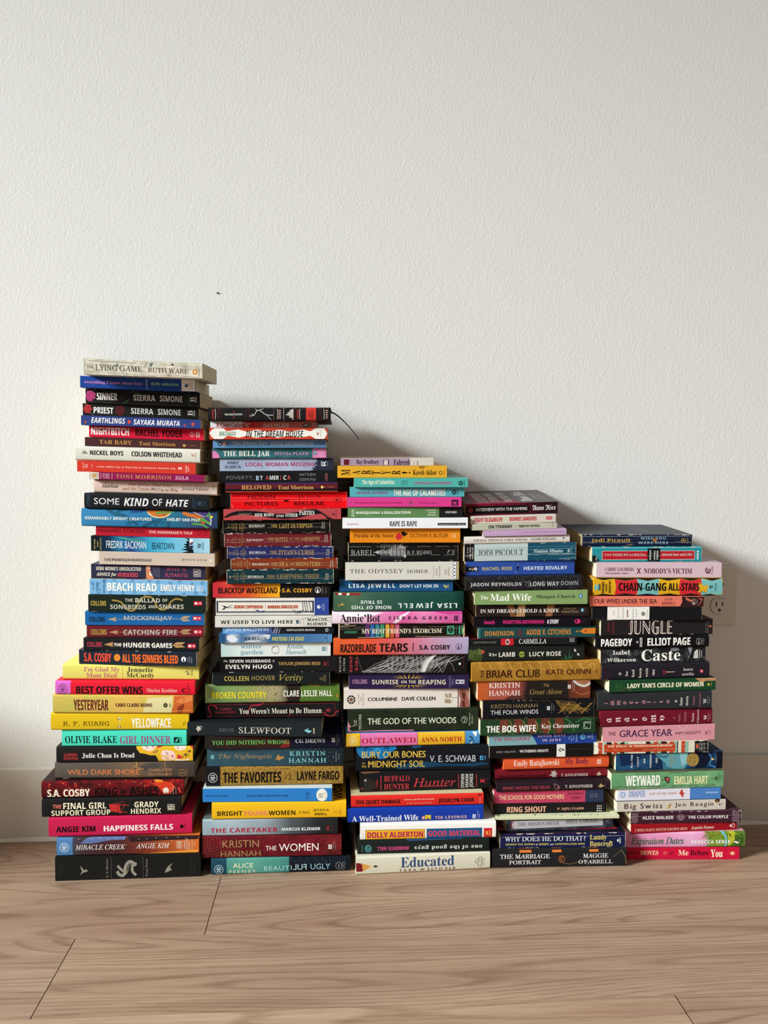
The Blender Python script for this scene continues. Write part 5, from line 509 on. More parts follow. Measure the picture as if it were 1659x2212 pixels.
B(4,'e3',(182,1360,325,497,295,450),'h','#6b1529','burgundy hardcover, pale blackletter single letters',
 [T(ch,'f','#e0ccc4',x,x+55,y,y+h,90) for ch,x,y,h in (('a',245,395,48),('n',338,385,56),('a',430,388,48),('t',512,396,28),('o',615,385,40),('m',710,360,82),('y',802,368,56))]+[T('a','f','#a86c70',945,965,382,405,90),T('love','f','#a86c70',992,1022,355,430,90),T('story','f','#a86c70',1058,1090,340,432,90),T('dana','f','#dcb8b4',1136,1166,345,430,90),T('schwartz','f','#dcb8b4',1195,1222,310,445,90),T('W','t','#e8dcd4',1270,1304,362,412,90),T('WEDNESDAY','s','#c8a8a4',1315,1322,340,425,90),T('BOOKS','s','#c8a8a4',1334,1341,355,405,90)],pg='#cdb98a')
B(4,'e3',(205,1385,500,640,460,620),'p','#d08e98','salmon pink paperback, narrow dark purple title',[
 L('#e4b4bc',4,400,520,450,490,700,490,760,530),L('#e4b4bc',4,690,490,720,530,690,560),L('#e8bcc4',4,800,490,860,540,960,545,1040,525),L('#e8bcc4',4,1000,480,1060,520,1080,480,1110,510),L('#e4b4bc',4,820,620,870,590,850,540),T('THE','s1','#5a3446',262,340,543,580),T('GRACE YEAR','s1','#44284a',380,935,513,596),T('KIM LIGGETT','s1','#5a3a4c',970,1240,533,568),T('W','t','#44284a',1285,1312,525,572,90),T('WEDNESDAY','s','#6a4454',1322,1329,510,580,90),T('BOOKS','s','#6a4454',1340,1347,528,572,90)],pg='#ddc998')
B(4,'e3',(115,1315,660,775,640,748),'p','#d8d0bc','striped multicoloured paperback, orange-red title plaque',
 [R(c,a,b) for c,a,b in (('#b8452a',150,200),('#8ab49c',215,245),('#1e1c20',245,298),('#b8452a',318,355),('#8ab49c',355,388),('#1e1c20',388,430),('#8ab49c',430,470),('#1e1c20',655,705),('#8ab49c',705,738),('#b8452a',738,780),('#8ab49c',780,818),('#1e1c20',818,878),('#b8452a',905,950),('#8ab49c',950,985),('#1e1c20',985,995),('#b8452a',1030,1070),('#8ab49c',1070,1105),('#1c1a20',1172,1315))]+
 [R('#b8431f',218,968,672,748),T('TO KILL A MOCKINGBIRD','b+','#ece0cc',252,932,678,706),T('HARPER LEE','b+','#5a1e10',468,722,716,734),C('#c85a34',1198,692,16),T('HARPER','b','#c8c4c0',1222,1230,660,735,90),T('PERENNIAL','b','#c8c4c0',1244,1252,660,738,90),T('CLASSICS','b','#c8c4c0',1268,1276,655,738,90),P('#ece4d4',118,662,160,665,150,700,165,725,155,770,120,772)],pg='#e4d8b8',wear=.8)
B(4,'e3',(345,1467,775,945,750,915),'p','N:#152c4c,#2d5c82,4,#0f1e38','stormy blue paperback with a round gold seal',[
 P('#5f9aa4',740,770,1060,762,1120,850,1060,925,900,928,860,870,800,820),P('#3a7488',830,850,880,900,960,925,840,932),P('#14284a',380,790,500,775,620,800,560,880,400,900),P('#2f6480',760,780,830,800,900,790,870,820,800,810),P('#88bcc0',1010,770,1100,768,1090,860,1040,900,1020,830),P('#11182a',1170,755,1300,752,1330,820,1290,910,1180,920),L('#3f74a0',16,1310,760,1350,820,1330,880,1400,910),P('#0e1220',1400,752,1467,752,1467,914,1400,915),
 T('ALL THE','b','#e4e8e8',500,518,785,920,90),T('LIGHT','b','#e4e8e8',565,582,805,905,90),T('WE','b','#e4e8e8',632,650,825,872,90),T('CANNOT','b','#e4e8e8',696,716,778,912,90),T('SEE','b','#e4e8e8',760,778,815,868,90),T('ANTHONY','r','#a8843c',908,928,778,910,90),T('DOERR','r','#a8843c',944,962,795,885,90),C('#a88648',1150,835,66),O('#7a5e2c',1150,835,60,3),T('WINNER','s','#54401c',1112,1124,800,872,90),T('OF THE','s','#54401c',1132,1144,805,865,90),T('PULITZER','s','#54401c',1152,1164,785,885,90),T('PRIZE','s','#54401c',1174,1186,800,865,90),P('#d8b06c',1342,830,1356,815,1370,820,1382,830,1360,840),T('SCRIBNER','s','#8a90a0',1398,1406,790,860,90)],pg='#dccb9c')
B(4,'e4',(102,1282,160,312,125,285),'p','N:#6ba070,#5a8c60,6,#7cae7e','grey-green birch-bark paperback with a red butterfly wing',
 [['b','#5a5444',130+(k*137)%1140,(175 if k%2 else 275)-k*.8+((k*31)%25),16+(k*5)%14,5,.4] for k in range(0)]+[L('#57503f',7,110+(k*173)%1100,302-(k*41)%14-((110+(k*173)%1100)/1180*26),160+(k*173)%1100,300-(k*29)%18-((150+(k*173)%1100)/1180*26)) for k in range(16)]+[L('#57503f',8,620,218,700,222),L('#57503f',6,700,150,900,140),L('#57503f',5,1150,205,1230,190),
 T('WEYWARD','c','#eef0e4',250,612,172,280),P('#2a2420',650,190,690,188,715,205,710,240,690,255,675,230,660,212),P('#c4544c',668,200,695,198,706,212,700,235,688,235,678,215),T('EMILIA HART','c','#e0dca8',760,1117,175,262)]+SMP('#1c2418',1206,202,20)+[T('ST. MARTIN\'S','s','#2c3828',1236,1243,155,225,90),T('GRIFFIN','s','#2c3828',1256,1262,170,215,90)],top='#50503a',pg='#e6dcbc')
B(4,'e4',(163,1253,318,438,298,408),'p','#dcd8e2','white paperback with blue end and red goldfish',[
 C('#7f9cc8',220,376,30),O('#dcd8e2',220,376,22,3),P('#dcd8e2',205,365,235,362,225,380,238,390,210,388),T('DRAPER','c','#8a9cc4',285,455,335,400),T('out of my mind','s1','#c08a6c',498,783,340,385),P('#c03c2c',810,365,835,322,850,330,850,350,880,360,860,365,855,385,862,405,840,385,835,395,830,370),R('#4a7cbc',926,1253),T('atheneum','b','#c8d8ec',1092,1222,340,358)],pg='#e8dcc0')
B(4,'e4',(158,1305,460,550,425,525),'p','#cbc0b4','stone-coloured paperback, round dark title, small bee',[
 T('Big Swiss','s1','#3c2a28',237,635,465,538),P('#c8922c',700,500,712,475,730,468,722,495,702,518,685,515),LEAF('#e8d8a8',690,475,8,16,.6),L('#2a1c14',4,705,478,725,488),L('#2a1c14',4,698,495,716,503),T('Jen Beagin','s1','#3c2a28',768,1172,450,512),P('#2a1c14',1188,430,1240,426,1240,448,1215,462,1192,450),P('#d8a83c',1200,442,1225,440,1215,455),P('#2a2018',1226,482,1244,465,1256,482),T('SCRIBNER','s','#6a5c50',1264,1271,452,502,90),L('#3c2a28',4,500,548,508,530)],top='#2a1e22',pg='#e4d4b0')
B(4,'e4',(303,1470,568,675,545,660),'p','#3a1e2c','aubergine paperback with patterned ends, white capitals',
 [L('#9a7c84',3,306+k*9,575,320+k*9,595,306+k*9,615,320+k*9,635,306+k*9,665) for k in range(8)]+[L('#9a7c84',3,1382+k*9,552,1370+k*9,572,1384+k*9,600,1372+k*9,630,1384+k*9,655) for k in range(9)]+[T('ALICE WALKER','b','#ece4e0',427,753,597,634),['e','#b89aa0',830,614,40,28],['e','#3a1e2c',830,614,36,24],P('#b89aa0',800,614,830,598,862,614,830,632),P('#3a1e2c',812,614,830,604,850,614,830,624),T('THE COLOR PURPLE','b','#ece4e0',906,1330,589,626)],top='#4a2c38',pg='#d8ba8c',wear=.5)
B(4,'e4',(308,1422,690,787,668,728),'p','#98151f','crimson paperback, small pink serif title',[
 T('I WHO HAVE NEVER KNOWN MEN','r2','#e4bcac',352,898,716,764),T('Jacqueline Harpman','j','#e8c8b8',940,1180,698,742),['a','#ecd8cc',1385,698,14,4,0,360],P('#ecd8cc',1342,700,1364,686,1364,714),C('#ecd8cc',1385,684,6)],pg='#ddc292',top='#8a1018')
B(4,'e4',(240,1512,795,930,765,928),'h','G:#d284a8@0,#d88cb0@.3,#dca0c0@.55,#d490b4@.66,#6a8a34@.7,#7a9430@.8,#4a6a24@.92,#5a7030@1','pink hardcover with palm trees, green brush-script title',
 [LEAF('#8a7424',1075+(k*29)%200,765+(k*17)%60,30,14-(k%5)*7,.35) for k in range(26)]+[LEAF('#4a7028',1085+(k*43)%200,760+(k*23)%70,24,-12+(k%5)*6,.4) for k in range(20)]+[L('#6ab4c0',22,1260,765,1300,810,1312,860,1300,928),P('#a8ac2c',1330,768,1400,765,1420,820,1380,880,1340,925,1330,860),P('#3c5a20',1400,800,1480,790,1500,850,1470,920,1400,900),LEAF('#b8b83c',1440,800,30,20,.5),LEAF('#c0b840',1380,850,20,40,.4),LEAF('#2c4a1c',1350,800,18,30,.5),
 T('Expiration Dates','i2','#2a6a4c',305,862,825,915),T('REBECCA SERLE','b','#f0eae6',945,1353,852,890),P('#f4f0ea',1395,865,1412,860,1440,875,1440,888,1428,888,1400,876),T('ATRIA','s','#e4e0c8',1446,1454,845,888,90)],top='#c8909c',pg='#7a4c44')
B(4,'e4',(215,1450,935,1052,935,1052),'p','#c41538','thin crimson paperback on the floor, black and cream title',[
 T('JOJO','t','#2c0c14',255,385,968,1006),T('MOYES','t','#ecd0a8',406,595,966,1008),['a','#d88a6c',665,990,14,4,90,380],['a','#2c0c14',730,988,14,4,-90,180],L('#d88a6c',4,650,1000,695,985),L('#2c0c14',4,705,998,750,980),T('Me','t','#f0d8bc',805,912,960,1012),T('Before','t','#2c0c14',932,1125,960,1012),T('You','t2','#f0d8bc',1145,1275,955,1030),['e','#d8843c',1376,992,30,20],['e','#c41538',1376,992,24,15],['e','#e8dcc8',1376,992,16,11]],pg='#c8a888')

# measured size and pose of every book, bottom first: c/s/t heights and tilts of the contact planes, b = x, y, yaw, length (m)
FIT = [{"xr":-0.3316321893898747,"yb":1.246803303965403,"c":[0.0,0.03914,0.0689,0.10247,0.13233,0.15903,0.18652,0.21315,0.24133,0.26941,0.30017,0.3229,0.34811,0.37192,0.3921,0.41207,0.43479,0.46253,0.48818,0.51131,0.533,0.55798,0.57336,0.60265,0.62767,0.64956,0.66112,0.67939,0.70257,0.71695,0.73545,0.75088,0.77056,0.79388,0.81247,0.83731],"s":[0.0,-0.0032,-0.0099,0.002,-0.0048,-0.0109,-0.0112,-0.0128,-0.0142,-0.0196,-0.0182,-0.0149,-0.0117,-0.0138,-0.0131,-0.0149,-0.0177,-0.0205,-0.0225,-0.0258,-0.0251,-0.0261,-0.0234,-0.0211,-0.0225,-0.0215,-0.0225,-0.0197,-0.0199,-0.0238,-0.0244,-0.0295,-0.0282,-0.0235,-0.0237,-0.03],"t":[0.0,0.0,0.0,0.0,0.0,0.0,0.0,0.0,0.0,0.0,0.0,0.0,0.0,0.0,0.0,0.0,0.0,0.0,0.0,0.0,0.0,0.0,0.0,0.0,0.0042,0.0083,0.0125,0.0167,0.0208,0.025,0.0292,0.0333,0.0375,0.0417,0.0458,0.05],"b":[[-0.4536,1.2334,0.0131,0.2321],[-0.4516,1.235,0.0023,0.2274],[-0.4648,1.2376,0.0271,0.2282],[-0.4757,1.2397,0.0038,0.2218],[-0.4767,1.2422,0.0151,0.227],[-0.4593,1.2537,-0.0022,0.2262],[-0.4555,1.251,0.0079,0.2197],[-0.4463,1.2509,0.0047,0.1999],[-0.4619,1.2467,0.0132,0.2202],[-0.4577,1.2451,0.0057,0.2233],[-0.4538,1.2463,-0.0032,0.2229],[-0.4447,1.2546,-0.0043,0.2191],[-0.4199,1.2593,-0.0882,0.1936],[-0.411,1.2551,-0.0294,0.1866],[-0.4069,1.259,0.0297,0.1876],[-0.4086,1.2573,0.0288,0.1902],[-0.4023,1.2538,0.0238,0.1887],[-0.4005,1.2568,0.008,0.1888],[-0.3992,1.2608,0.0351,0.1832],[-0.3853,1.2582,0.0107,0.1851],[-0.398,1.2583,0.0141,0.1898],[-0.3901,1.2583,0.0149,0.1823],[-0.4111,1.253,0.0041,0.2168],[-0.405,1.2492,-0.0023,0.1979],[-0.3922,1.258,0.0085,0.1965],[-0.3959,1.2488,-0.0062,0.182],[-0.4174,1.2552,0.0063,0.188],[-0.4192,1.2533,0.0047,0.1972],[-0.4054,1.2577,0.0049,0.1833],[-0.3986,1.2579,0.0059,0.182],[-0.4078,1.2479,-0.0011,0.1884],[-0.4081,1.2578,0.025,0.1829],[-0.4028,1.2561,-0.0047,0.1811],[-0.4026,1.2301,-0.0044,0.179],[-0.3881,1.2031,-0.0222,0.1803]]},{"xr":-0.10402689021080672,"yb":1.2475392030763943,"c":[0.0,0.02677,0.06424,0.09226,0.12067,0.14309,0.17631,0.20763,0.23027,0.25211,0.27892,0.31052,0.33241,0.3586,0.38271,0.39769,0.4093,0.42795,0.45738,0.48126,0.50451,0.52214,0.54121,0.56379,0.58574,0.60389,0.63118,0.64711,0.66578,0.68665,0.70321,0.71677,0.73516,0.74576,0.76733],"s":[0.0,-0.0083,-0.0094,-0.0087,-0.0117,-0.0133,-0.013,-0.0114,-0.0136,-0.0155,-0.0107,-0.0138,-0.0072,-0.0062,-0.0029,-0.0033,-0.002,-0.0021,-0.0016,0.0001,0.0046,0.0043,0.007,0.0115,0.0125,0.0114,0.0104,0.012,0.0113,0.0111,0.0115,0.0108,0.0106,0.0111,0.0108],"t":[0.0,0.0,0.0,0.0,0.0,0.0,0.0,0.0,0.0,0.0,0.0,0.0,0.0,0.0,0.0,0.0,0.0,0.0,0.0,0.0,0.0,0.0,0.0,0.0,0.0,0.0,0.0,0.0,0.0,0.0,0.004,0.008,0.012,0.016,0.02],"b":[[-0.2052,1.2381,0.0084,0.2297],[-0.2199,1.2385,0.0103,0.2293],[-0.2189,1.2388,0.0026,0.222],[-0.2034,1.2376,0.0075,0.2202],[-0.2184,1.2409,-0.0015,0.2118],[-0.2144,1.2481,0.0281,0.2262],[-0.2127,1.2511,0.0092,0.2243],[-0.2155,1.2447,0.03,0.2254],[-0.2435,1.2454,-0.0396,0.2195],[-0.2166,1.2617,0.0362,0.2213],[-0.2167,1.2593,0.0349,0.2222],[-0.2044,1.2581,0.0266,0.1933],[-0.1936,1.2598,0.0127,0.1914],[-0.1899,1.2555,0.0272,0.1802],[-0.1925,1.251,0.0203,0.1852],[-0.1866,1.2531,0.0004,0.1827],[-0.1983,1.2495,0.0052,0.1904],[-0.1982,1.2579,0.002,0.1852],[-0.2029,1.2559,0.0067,0.1925],[-0.1792,1.2503,-0.0025,0.1743],[-0.1737,1.2579,-0.0065,0.175],[-0.1795,1.2581,0.0085,0.1737],[-0.1844,1.2587,0.0423,0.1755],[-0.1866,1.2586,0.0185,0.1752],[-0.1847,1.2536,0.0086,0.1916],[-0.1736,1.2579,0.0013,0.1902],[-0.1813,1.2519,0.0033,0.1825],[-0.1893,1.2579,0.008,0.1845],[-0.1909,1.2579,0.0096,0.1849],[-0.2021,1.2549,0.003,0.1845],[-0.2005,1.2503,-0.0023,0.1829],[-0.2043,1.239,0.0002,0.1887],[-0.2032,1.2428,-0.0054,0.1696],[-0.204,1.2271,-0.0087,0.1939]]},{"xr":0.11789704435274048,"yb":1.2473214510067518,"c":[0.0,0.03024,0.05393,0.08211,0.10641,0.12617,0.16077,0.20414,0.22682,0.2658,0.29987,0.32694,0.35933,0.38943,0.4127,0.43381,0.46628,0.48664,0.51698,0.54788,0.5722,0.58991,0.60783,0.62356,0.6398,0.65533,0.67526,0.68778],"s":[0.0,-0.0048,-0.0047,-0.0029,-0.0012,-0.0014,-0.0064,-0.007,-0.0099,-0.0132,-0.0169,-0.012,-0.0055,-0.0019,-0.0047,-0.0028,0.0001,0.0012,0.0039,0.0024,0.0032,0.0064,0.0067,0.0058,0.0047,0.0059,0.0077,0.0064],"t":[0.0,0.0,0.0,0.0,0.0,0.0,0.0,0.0,0.0,0.0,0.0,0.0,0.0,0.0,0.0,0.0,0.0,0.0,0.0,0.0067,0.0133,0.02,0.0267,0.0333,0.04,0.0467,0.0533,0.06],"b":[[0.0331,1.2254,0.0456,0.2257],[0.0357,1.2339,0.0064,0.2208],[0.0401,1.2344,0.0028,0.2276],[0.0193,1.2381,0.0166,0.2282],[0.0248,1.2413,0.0102,0.2231],[0.0395,1.2554,0.0281,0.2236],[0.0326,1.2582,0.0054,0.2289],[0.0169,1.2526,0.0428,0.227],[0.0191,1.258,0.0376,0.223],[0.0126,1.2619,0.0492,0.2154],[0.021,1.2615,0.0256,0.2041],[-0.0027,1.2577,0.0246,0.224],[-0.0052,1.2531,0.0178,0.2271],[0.0031,1.252,0.0302,0.2121],[-0.0074,1.2497,0.0054,0.2169],[-0.0055,1.2498,0.0068,0.2177],[0.0048,1.2577,0.0014,0.1896],[0.0143,1.2481,0.0204,0.189],[0.0191,1.2598,0.0268,0.1845],[0.0216,1.2579,-0.0028,0.1841],[0.0092,1.2492,0.01,0.2081],[0.0178,1.2516,0.004,0.1905],[0.0172,1.2505,-0.0201,0.1883],[0.0212,1.2579,0.02,0.1915],[0.0278,1.253,0.0078,0.1894],[0.0008,1.2556,0.0102,0.1814],[0.0059,1.2581,0.0086,0.1545]]},{"xr":0.33143870824359684,"yb":1.250153836218366,"c":[0.0,0.03256,0.05729,0.07826,0.08392,0.10227,0.12387,0.14047,0.15848,0.18084,0.20258,0.22263,0.24924,0.27985,0.3114,0.34656,0.37418,0.3858,0.40527,0.42269,0.44455,0.46878,0.49304,0.51719,0.5467,0.55978,0.57017,0.58062,0.59375,0.61379],"s":[0.0,-0.003,0.0014,-0.0068,-0.0073,-0.0062,-0.0021,-0.0031,-0.0041,-0.0021,0.0018,0.0019,0.0028,0.0044,-0.0004,0.002,0.0066,0.0077,0.0013,0.0013,0.0031,0.0058,0.0093,0.0121,0.018,0.0216,0.0203,0.022,0.0239,0.0233],"t":[0.0,0.0,0.0,0.0,0.0,0.0,0.0,0.0,0.0,0.0,0.0,0.0,0.0,0.0,0.0,0.0,0.0,0.0,0.0125,0.025,0.0375,0.05,0.0625,0.075,0.0875,0.1,0.1125,0.125,0.1375,0.15],"b":[[0.2626,1.2361,-0.0188,0.2291],[0.2756,1.2401,-0.0201,0.2149],[0.2878,1.2476,0.0298,0.1875],[0.2688,1.2457,-0.0036,0.2135],[0.2665,1.2557,0.0127,0.1978],[0.2682,1.2557,0.0053,0.1902],[0.2717,1.2501,0.0202,0.197],[0.2712,1.2634,0.0271,0.1976],[0.2848,1.2579,0.0377,0.1852],[0.2594,1.2548,0.0295,0.181],[0.258,1.2546,0.0367,0.1879],[0.2422,1.2497,0.0265,0.1994],[0.247,1.2563,0.0277,0.1939],[0.2389,1.2607,0.0167,0.1953],[0.2274,1.2558,0.0314,0.2264],[0.2214,1.2553,0.0372,0.2012],[0.2233,1.2583,-0.001,0.1838],[0.2387,1.2598,0.0121,0.2022],[0.2305,1.2588,0.0036,0.2011],[0.2336,1.2561,0.0106,0.1939],[0.2301,1.2507,0.0008,0.1919],[0.2138,1.2457,0.0192,0.199],[0.2155,1.2585,0.0281,0.1874],[0.2129,1.2581,0.0061,0.1907],[0.2126,1.256,0.0105,0.1794],[0.2438,1.2544,0.0028,0.1414],[0.2251,1.2541,0.0411,0.1452],[0.2229,1.2571,0.013,0.1451],[0.2149,1.2613,0.035,0.1583]]},{"xr":0.5388543285736462,"yb":1.2504625614932698,"c":[0.0,0.02181,0.04841,0.06449,0.08528,0.1034,0.12514,0.15355,0.18402,0.20471,0.23148,0.26041,0.29266,0.31376,0.34124,0.36716,0.38927,0.41621,0.43919,0.45668,0.48808,0.51381,0.53933,0.55959],"s":[0.0,-0.0017,0.0058,-0.0057,-0.0047,-0.0012,-0.0035,-0.0005,-0.0016,-0.0003,0.0084,0.0067,0.0075,0.0067,0.0072,0.0088,0.0057,-0.0016,-0.006,-0.0055,-0.0075,-0.0077,-0.008,-0.0087],"t":[0.0,0.0,0.0,0.0,0.0,0.0,0.0,0.0,0.0,0.0,0.0,0.0,0.0,0.0,0.0,0.01,0.02,0.03,0.04,0.05,0.06,0.07,0.08,0.09],"b":[[0.4926,1.2545,-0.047,0.2034],[0.4946,1.2501,-0.0276,0.2107],[0.5047,1.2482,0.0251,0.1895],[0.5041,1.2498,-0.0026,0.1957],[0.48,1.2509,0.0152,0.1937],[0.4814,1.2534,0.0099,0.1837],[0.4696,1.2503,0.0193,0.1991],[0.4808,1.2608,0.0219,0.191],[0.441,1.2579,0.0099,0.2017],[0.4561,1.2598,0.0175,0.1994],[0.4507,1.2568,0.0295,0.1996],[0.4458,1.2572,0.0002,0.2],[0.4641,1.2544,0.0252,0.1886],[0.4514,1.2542,0.0313,0.1905],[0.4499,1.2586,0.0274,0.1856],[0.44,1.2539,0.0279,0.1993],[0.4486,1.2577,0.0189,0.1979],[0.4327,1.2586,-0.024,0.1897],[0.4284,1.256,-0.0056,0.1976],[0.4337,1.255,0.0086,0.2258],[0.4387,1.2581,0.0065,0.2194],[0.431,1.2584,0.0633,0.1975],[0.4141,1.261,0.0602,0.1978]]}]
# ------------------------------------------------------------------ lettering: every glyph once, as an outline mesh
FM = {'b': (0x1D5D4, 0x1D5EE, 0x1D7EC), 't': (0x1D400, 0x1D41A, 0x1D7CE), 'i': (0x1D434, 0x1D44E, None), 'j': (0x1D468, 0x1D482, None),
      'k': (0x1D4D0, 0x1D4EA, None), 'f': (0x1D56C, 0x1D586, None), 'm': (0x1D670, 0x1D68A, 0x1D7F6), 'o': (0x1D63C, 0x1D656, None), 'c': (0x1D5D4, 0x1D5EE, 0x1D7EC)}
WT = {}
STRIKE = {'c': .045, 's1': .03, 's2': .055, 'f2': .03, 'i2': .035, 'r2': .03, 't2': .03, 'r': .012}
DBL = {'C': '\u2102', 'H': '\u210d', 'N': '\u2115', 'P': '\u2119', 'Q': '\u211a', 'R': '\u211d', 'Z': '\u2124'}
FM['d'] = (0x1D538, 0x1D552, 0x1D7D8)
def uni(ch, f):
    if f not in FM: return ch
    if f == 'd' and ch in DBL: return DBL[ch]
    U, Lo, D = FM[f]
    if 'A' <= ch <= 'Z': return chr(U+ord(ch)-65)
    if 'a' <= ch <= 'z': return '\u210e' if (f == 'i' and ch == 'h') else chr(Lo+ord(ch)-97)
    if D and ch.isdigit(): return chr(D+int(ch))
    return ch
def fontkey(f, text):
    base = f[0]; wt = WT.get(f, 0.0); sh = 0.0
    if base == 'r':
        if text.upper() == text: base = 'i'; sh = -.277; wt = 0.0
        else: base = 't'
    return base, wt, sh
GL = {}
def glyph_build(keys):
    def sheet_of(lines):       # one text object, one glyph (or H-glyph-H) per line
        cu = bpy.data.curves.new('g', 'FONT'); cu.body = '\n'.join(lines); cu.resolution_u = 3; cu.size = 1; cu.space_line = 4
        o = bpy.data.objects.new('g', cu); COL.objects.link(o); bpy.context.view_layer.update()
        me = bpy.data.meshes.new_from_object(o.evaluated_get(bpy.context.evaluated_depsgraph_get()))
        n = len(me.vertices); co = np.empty(n*3, np.float64); me.vertices.foreach_get('co', co); co = co.reshape(-1, 3)[:, :2]
        F = [tuple(p.vertices) for p in me.polygons]
        bpy.data.meshes.remove(me); bpy.data.objects.remove(o); bpy.data.curves.remove(cu)
        return co, F
    lines = ['H'+uni(ch, base)+'H' for base, ch, wt in keys]+['HH', 'H', 'H']
    co, F = sheet_of(lines)
    top = co[:, 1].max(); low = None
    # line pitch from the last two plain H lines
    ys = np.sort(np.unique(np.round(co[:, 1], 4)))
    hb = ys[0]; cap = None
    lastH = co[co[:, 1] < hb+1.5]; cap = lastH[:, 1].max()-hb
    nxt = co[(co[:, 1] > hb+1.5)][:, 1].min(); pitch = nxt-hb
    total = len(lines)
    ln = np.round((co[:, 1]-hb+(.0))/pitch-.08).astype(int); ln = total-1-np.clip(np.floor((co[:, 1]-hb+pitch*.3)/pitch).astype(int), 0, total-1)
    wid = {}
    for k in range(total):
        x = co[ln == k][:, 0]; wid[k] = x.max()-x.min()
    wh = wid[total-3]
    co2, F2 = sheet_of([uni(ch, base) for base, ch, wt in keys]+['H'])
    hb2 = co2[np.argsort(co2[:, 1])[0]][1]
    n2 = len(keys)+1
    idx2 = n2-1-np.clip(np.floor((co2[:, 1]-hb2+pitch*.3)/pitch).astype(int), 0, n2-1)
    by = {}
    for q in F2: by.setdefault(int(idx2[q[0]]), []).append(q)
    for k, key in enumerate(keys):
        Q = by.get(k, []); vs_ = sorted({v for q in Q for v in q}); mp = {v: i for i, v in enumerate(vs_)}
        V = co2[vs_].copy() if vs_ else np.zeros((0, 2))
        if len(V): V[:, 1] -= hb2+(n2-1-k)*pitch
        GL[key] = (V, [tuple(mp[v] for v in q) for q in Q], wid[k]-wh)
def text_layout(text, f, w, h):
    """outline vertices and faces of a line of text filling a box w x h, lower left at 0,0"""
    base, wt, sh = fontkey(f, text)
    x = 0; parts = []; second = set()
    for ch in text:
        if ch == ' ': x += .28; continue
        V, Fs, adv = GL[(base, ch, wt)]
        V = V.copy()
        if sh and ch.isalpha() and len(V): V[:, 0] += sh*V[:, 1]
        parts.append((V, Fs, x)); x += adv
    stk = STRIKE.get(f, 0)
    A = np.concatenate([V+np.array([px, 0]) for V, Fs, px in parts if len(V)])
    mn = A.min(0); mx = A.max(0)+np.array([stk, stk*(.3 if f != 'c' else 0)]); W0, H0 = mx-mn; sy = h/H0; nat = W0*sy; sx = w/W0; extra = 0
    lim = 1.32
    if '+' not in f and nat*lim < w and len(parts) > 1:   # letter-space instead of stretching
        sx = sy*lim; last = parts[-1][2]
        extra = (w-W0*sx)/max(last, 1e-6)
    out_v = []; out_f = []
    for V, Fs, px in parts:
        k = len(out_v)
        for sh2 in ((0, 0), (1, .6)) if stk else ((0, 0),):
            k = len(out_v)
            for vx, vy in V: out_v.append(((vx+px-mn[0]+sh2[0]*stk)*sx+px*extra, (vy-mn[1]+sh2[1]*stk*(.5 if f != 'c' else 0))*sy))
            if sh2[0]: second.update(range(k, k+len(V)))
            out_f += [tuple(i+k for i in q) for q in Fs]
    return out_v, out_f, second
need = set()
def want(text, f):
    base, wt, sh = fontkey(f, text)
    for ch in text:
        if ch != ' ': need.add((base, ch, wt))
TOPTEXT = {  # front-cover lettering that shows on the upper face: (string, font, colour, u0, u1, w0, w1)
 'wine-red': [('INTERVIEW', 'f', '#c8c4c0', .15, .27, .1, .82), ('WITH THE', 'f', '#c8c4c0', .30, .41, .12, .8), ('VAMPIRE', 'f', '#c8c4c0', .45, .56, .1, .84), ('Anne Rice', 'f', '#c8c4c0', .63, .76, .1, .86), ('A NOVEL', 's', '#aeaaa6', .82, .85, .3, .7), ('BESTSELLER', 's', '#aeaaa6', .89, .91, .3, .7)],
 'bright yellow hardcover': [('WOMEN', 'b', '#1a1610', .905, .975, .08, .9), ('YOUNG', 'b', '#e07f6a', .78, .87, .08, .9)],
 'green meadow': [('LESLIE HALL', 'b', '#8a7c3c', .93, .985, .1, .8)],
 'fiery': [('COSBY', 'b', '#e8dcc8', .10, .20, .1, .9)],
 'creased navy paperback': [('Jodi Picoult', 'b', '#5a5c60', .55, .72, .1, .9), ('WISH YOU', 'b', '#55585e', .12, .2, .15, .85), ('WERE HERE', 'b', '#55585e', .24, .32, .15, .85)],
 'worn navy paperback with red': [('LUNDY', 't', '#e0d8d0', .86, .94, .15, .8)],
 'thick black hardcover, gold': [], }
for s in ST:
    for b in s:
        for it in b['items']:
            if it[0] == 't': want(it[1], it[2])
for L0 in TOPTEXT.values():
    for q in L0: want(q[0], q[1])
glyph_build(sorted(need))
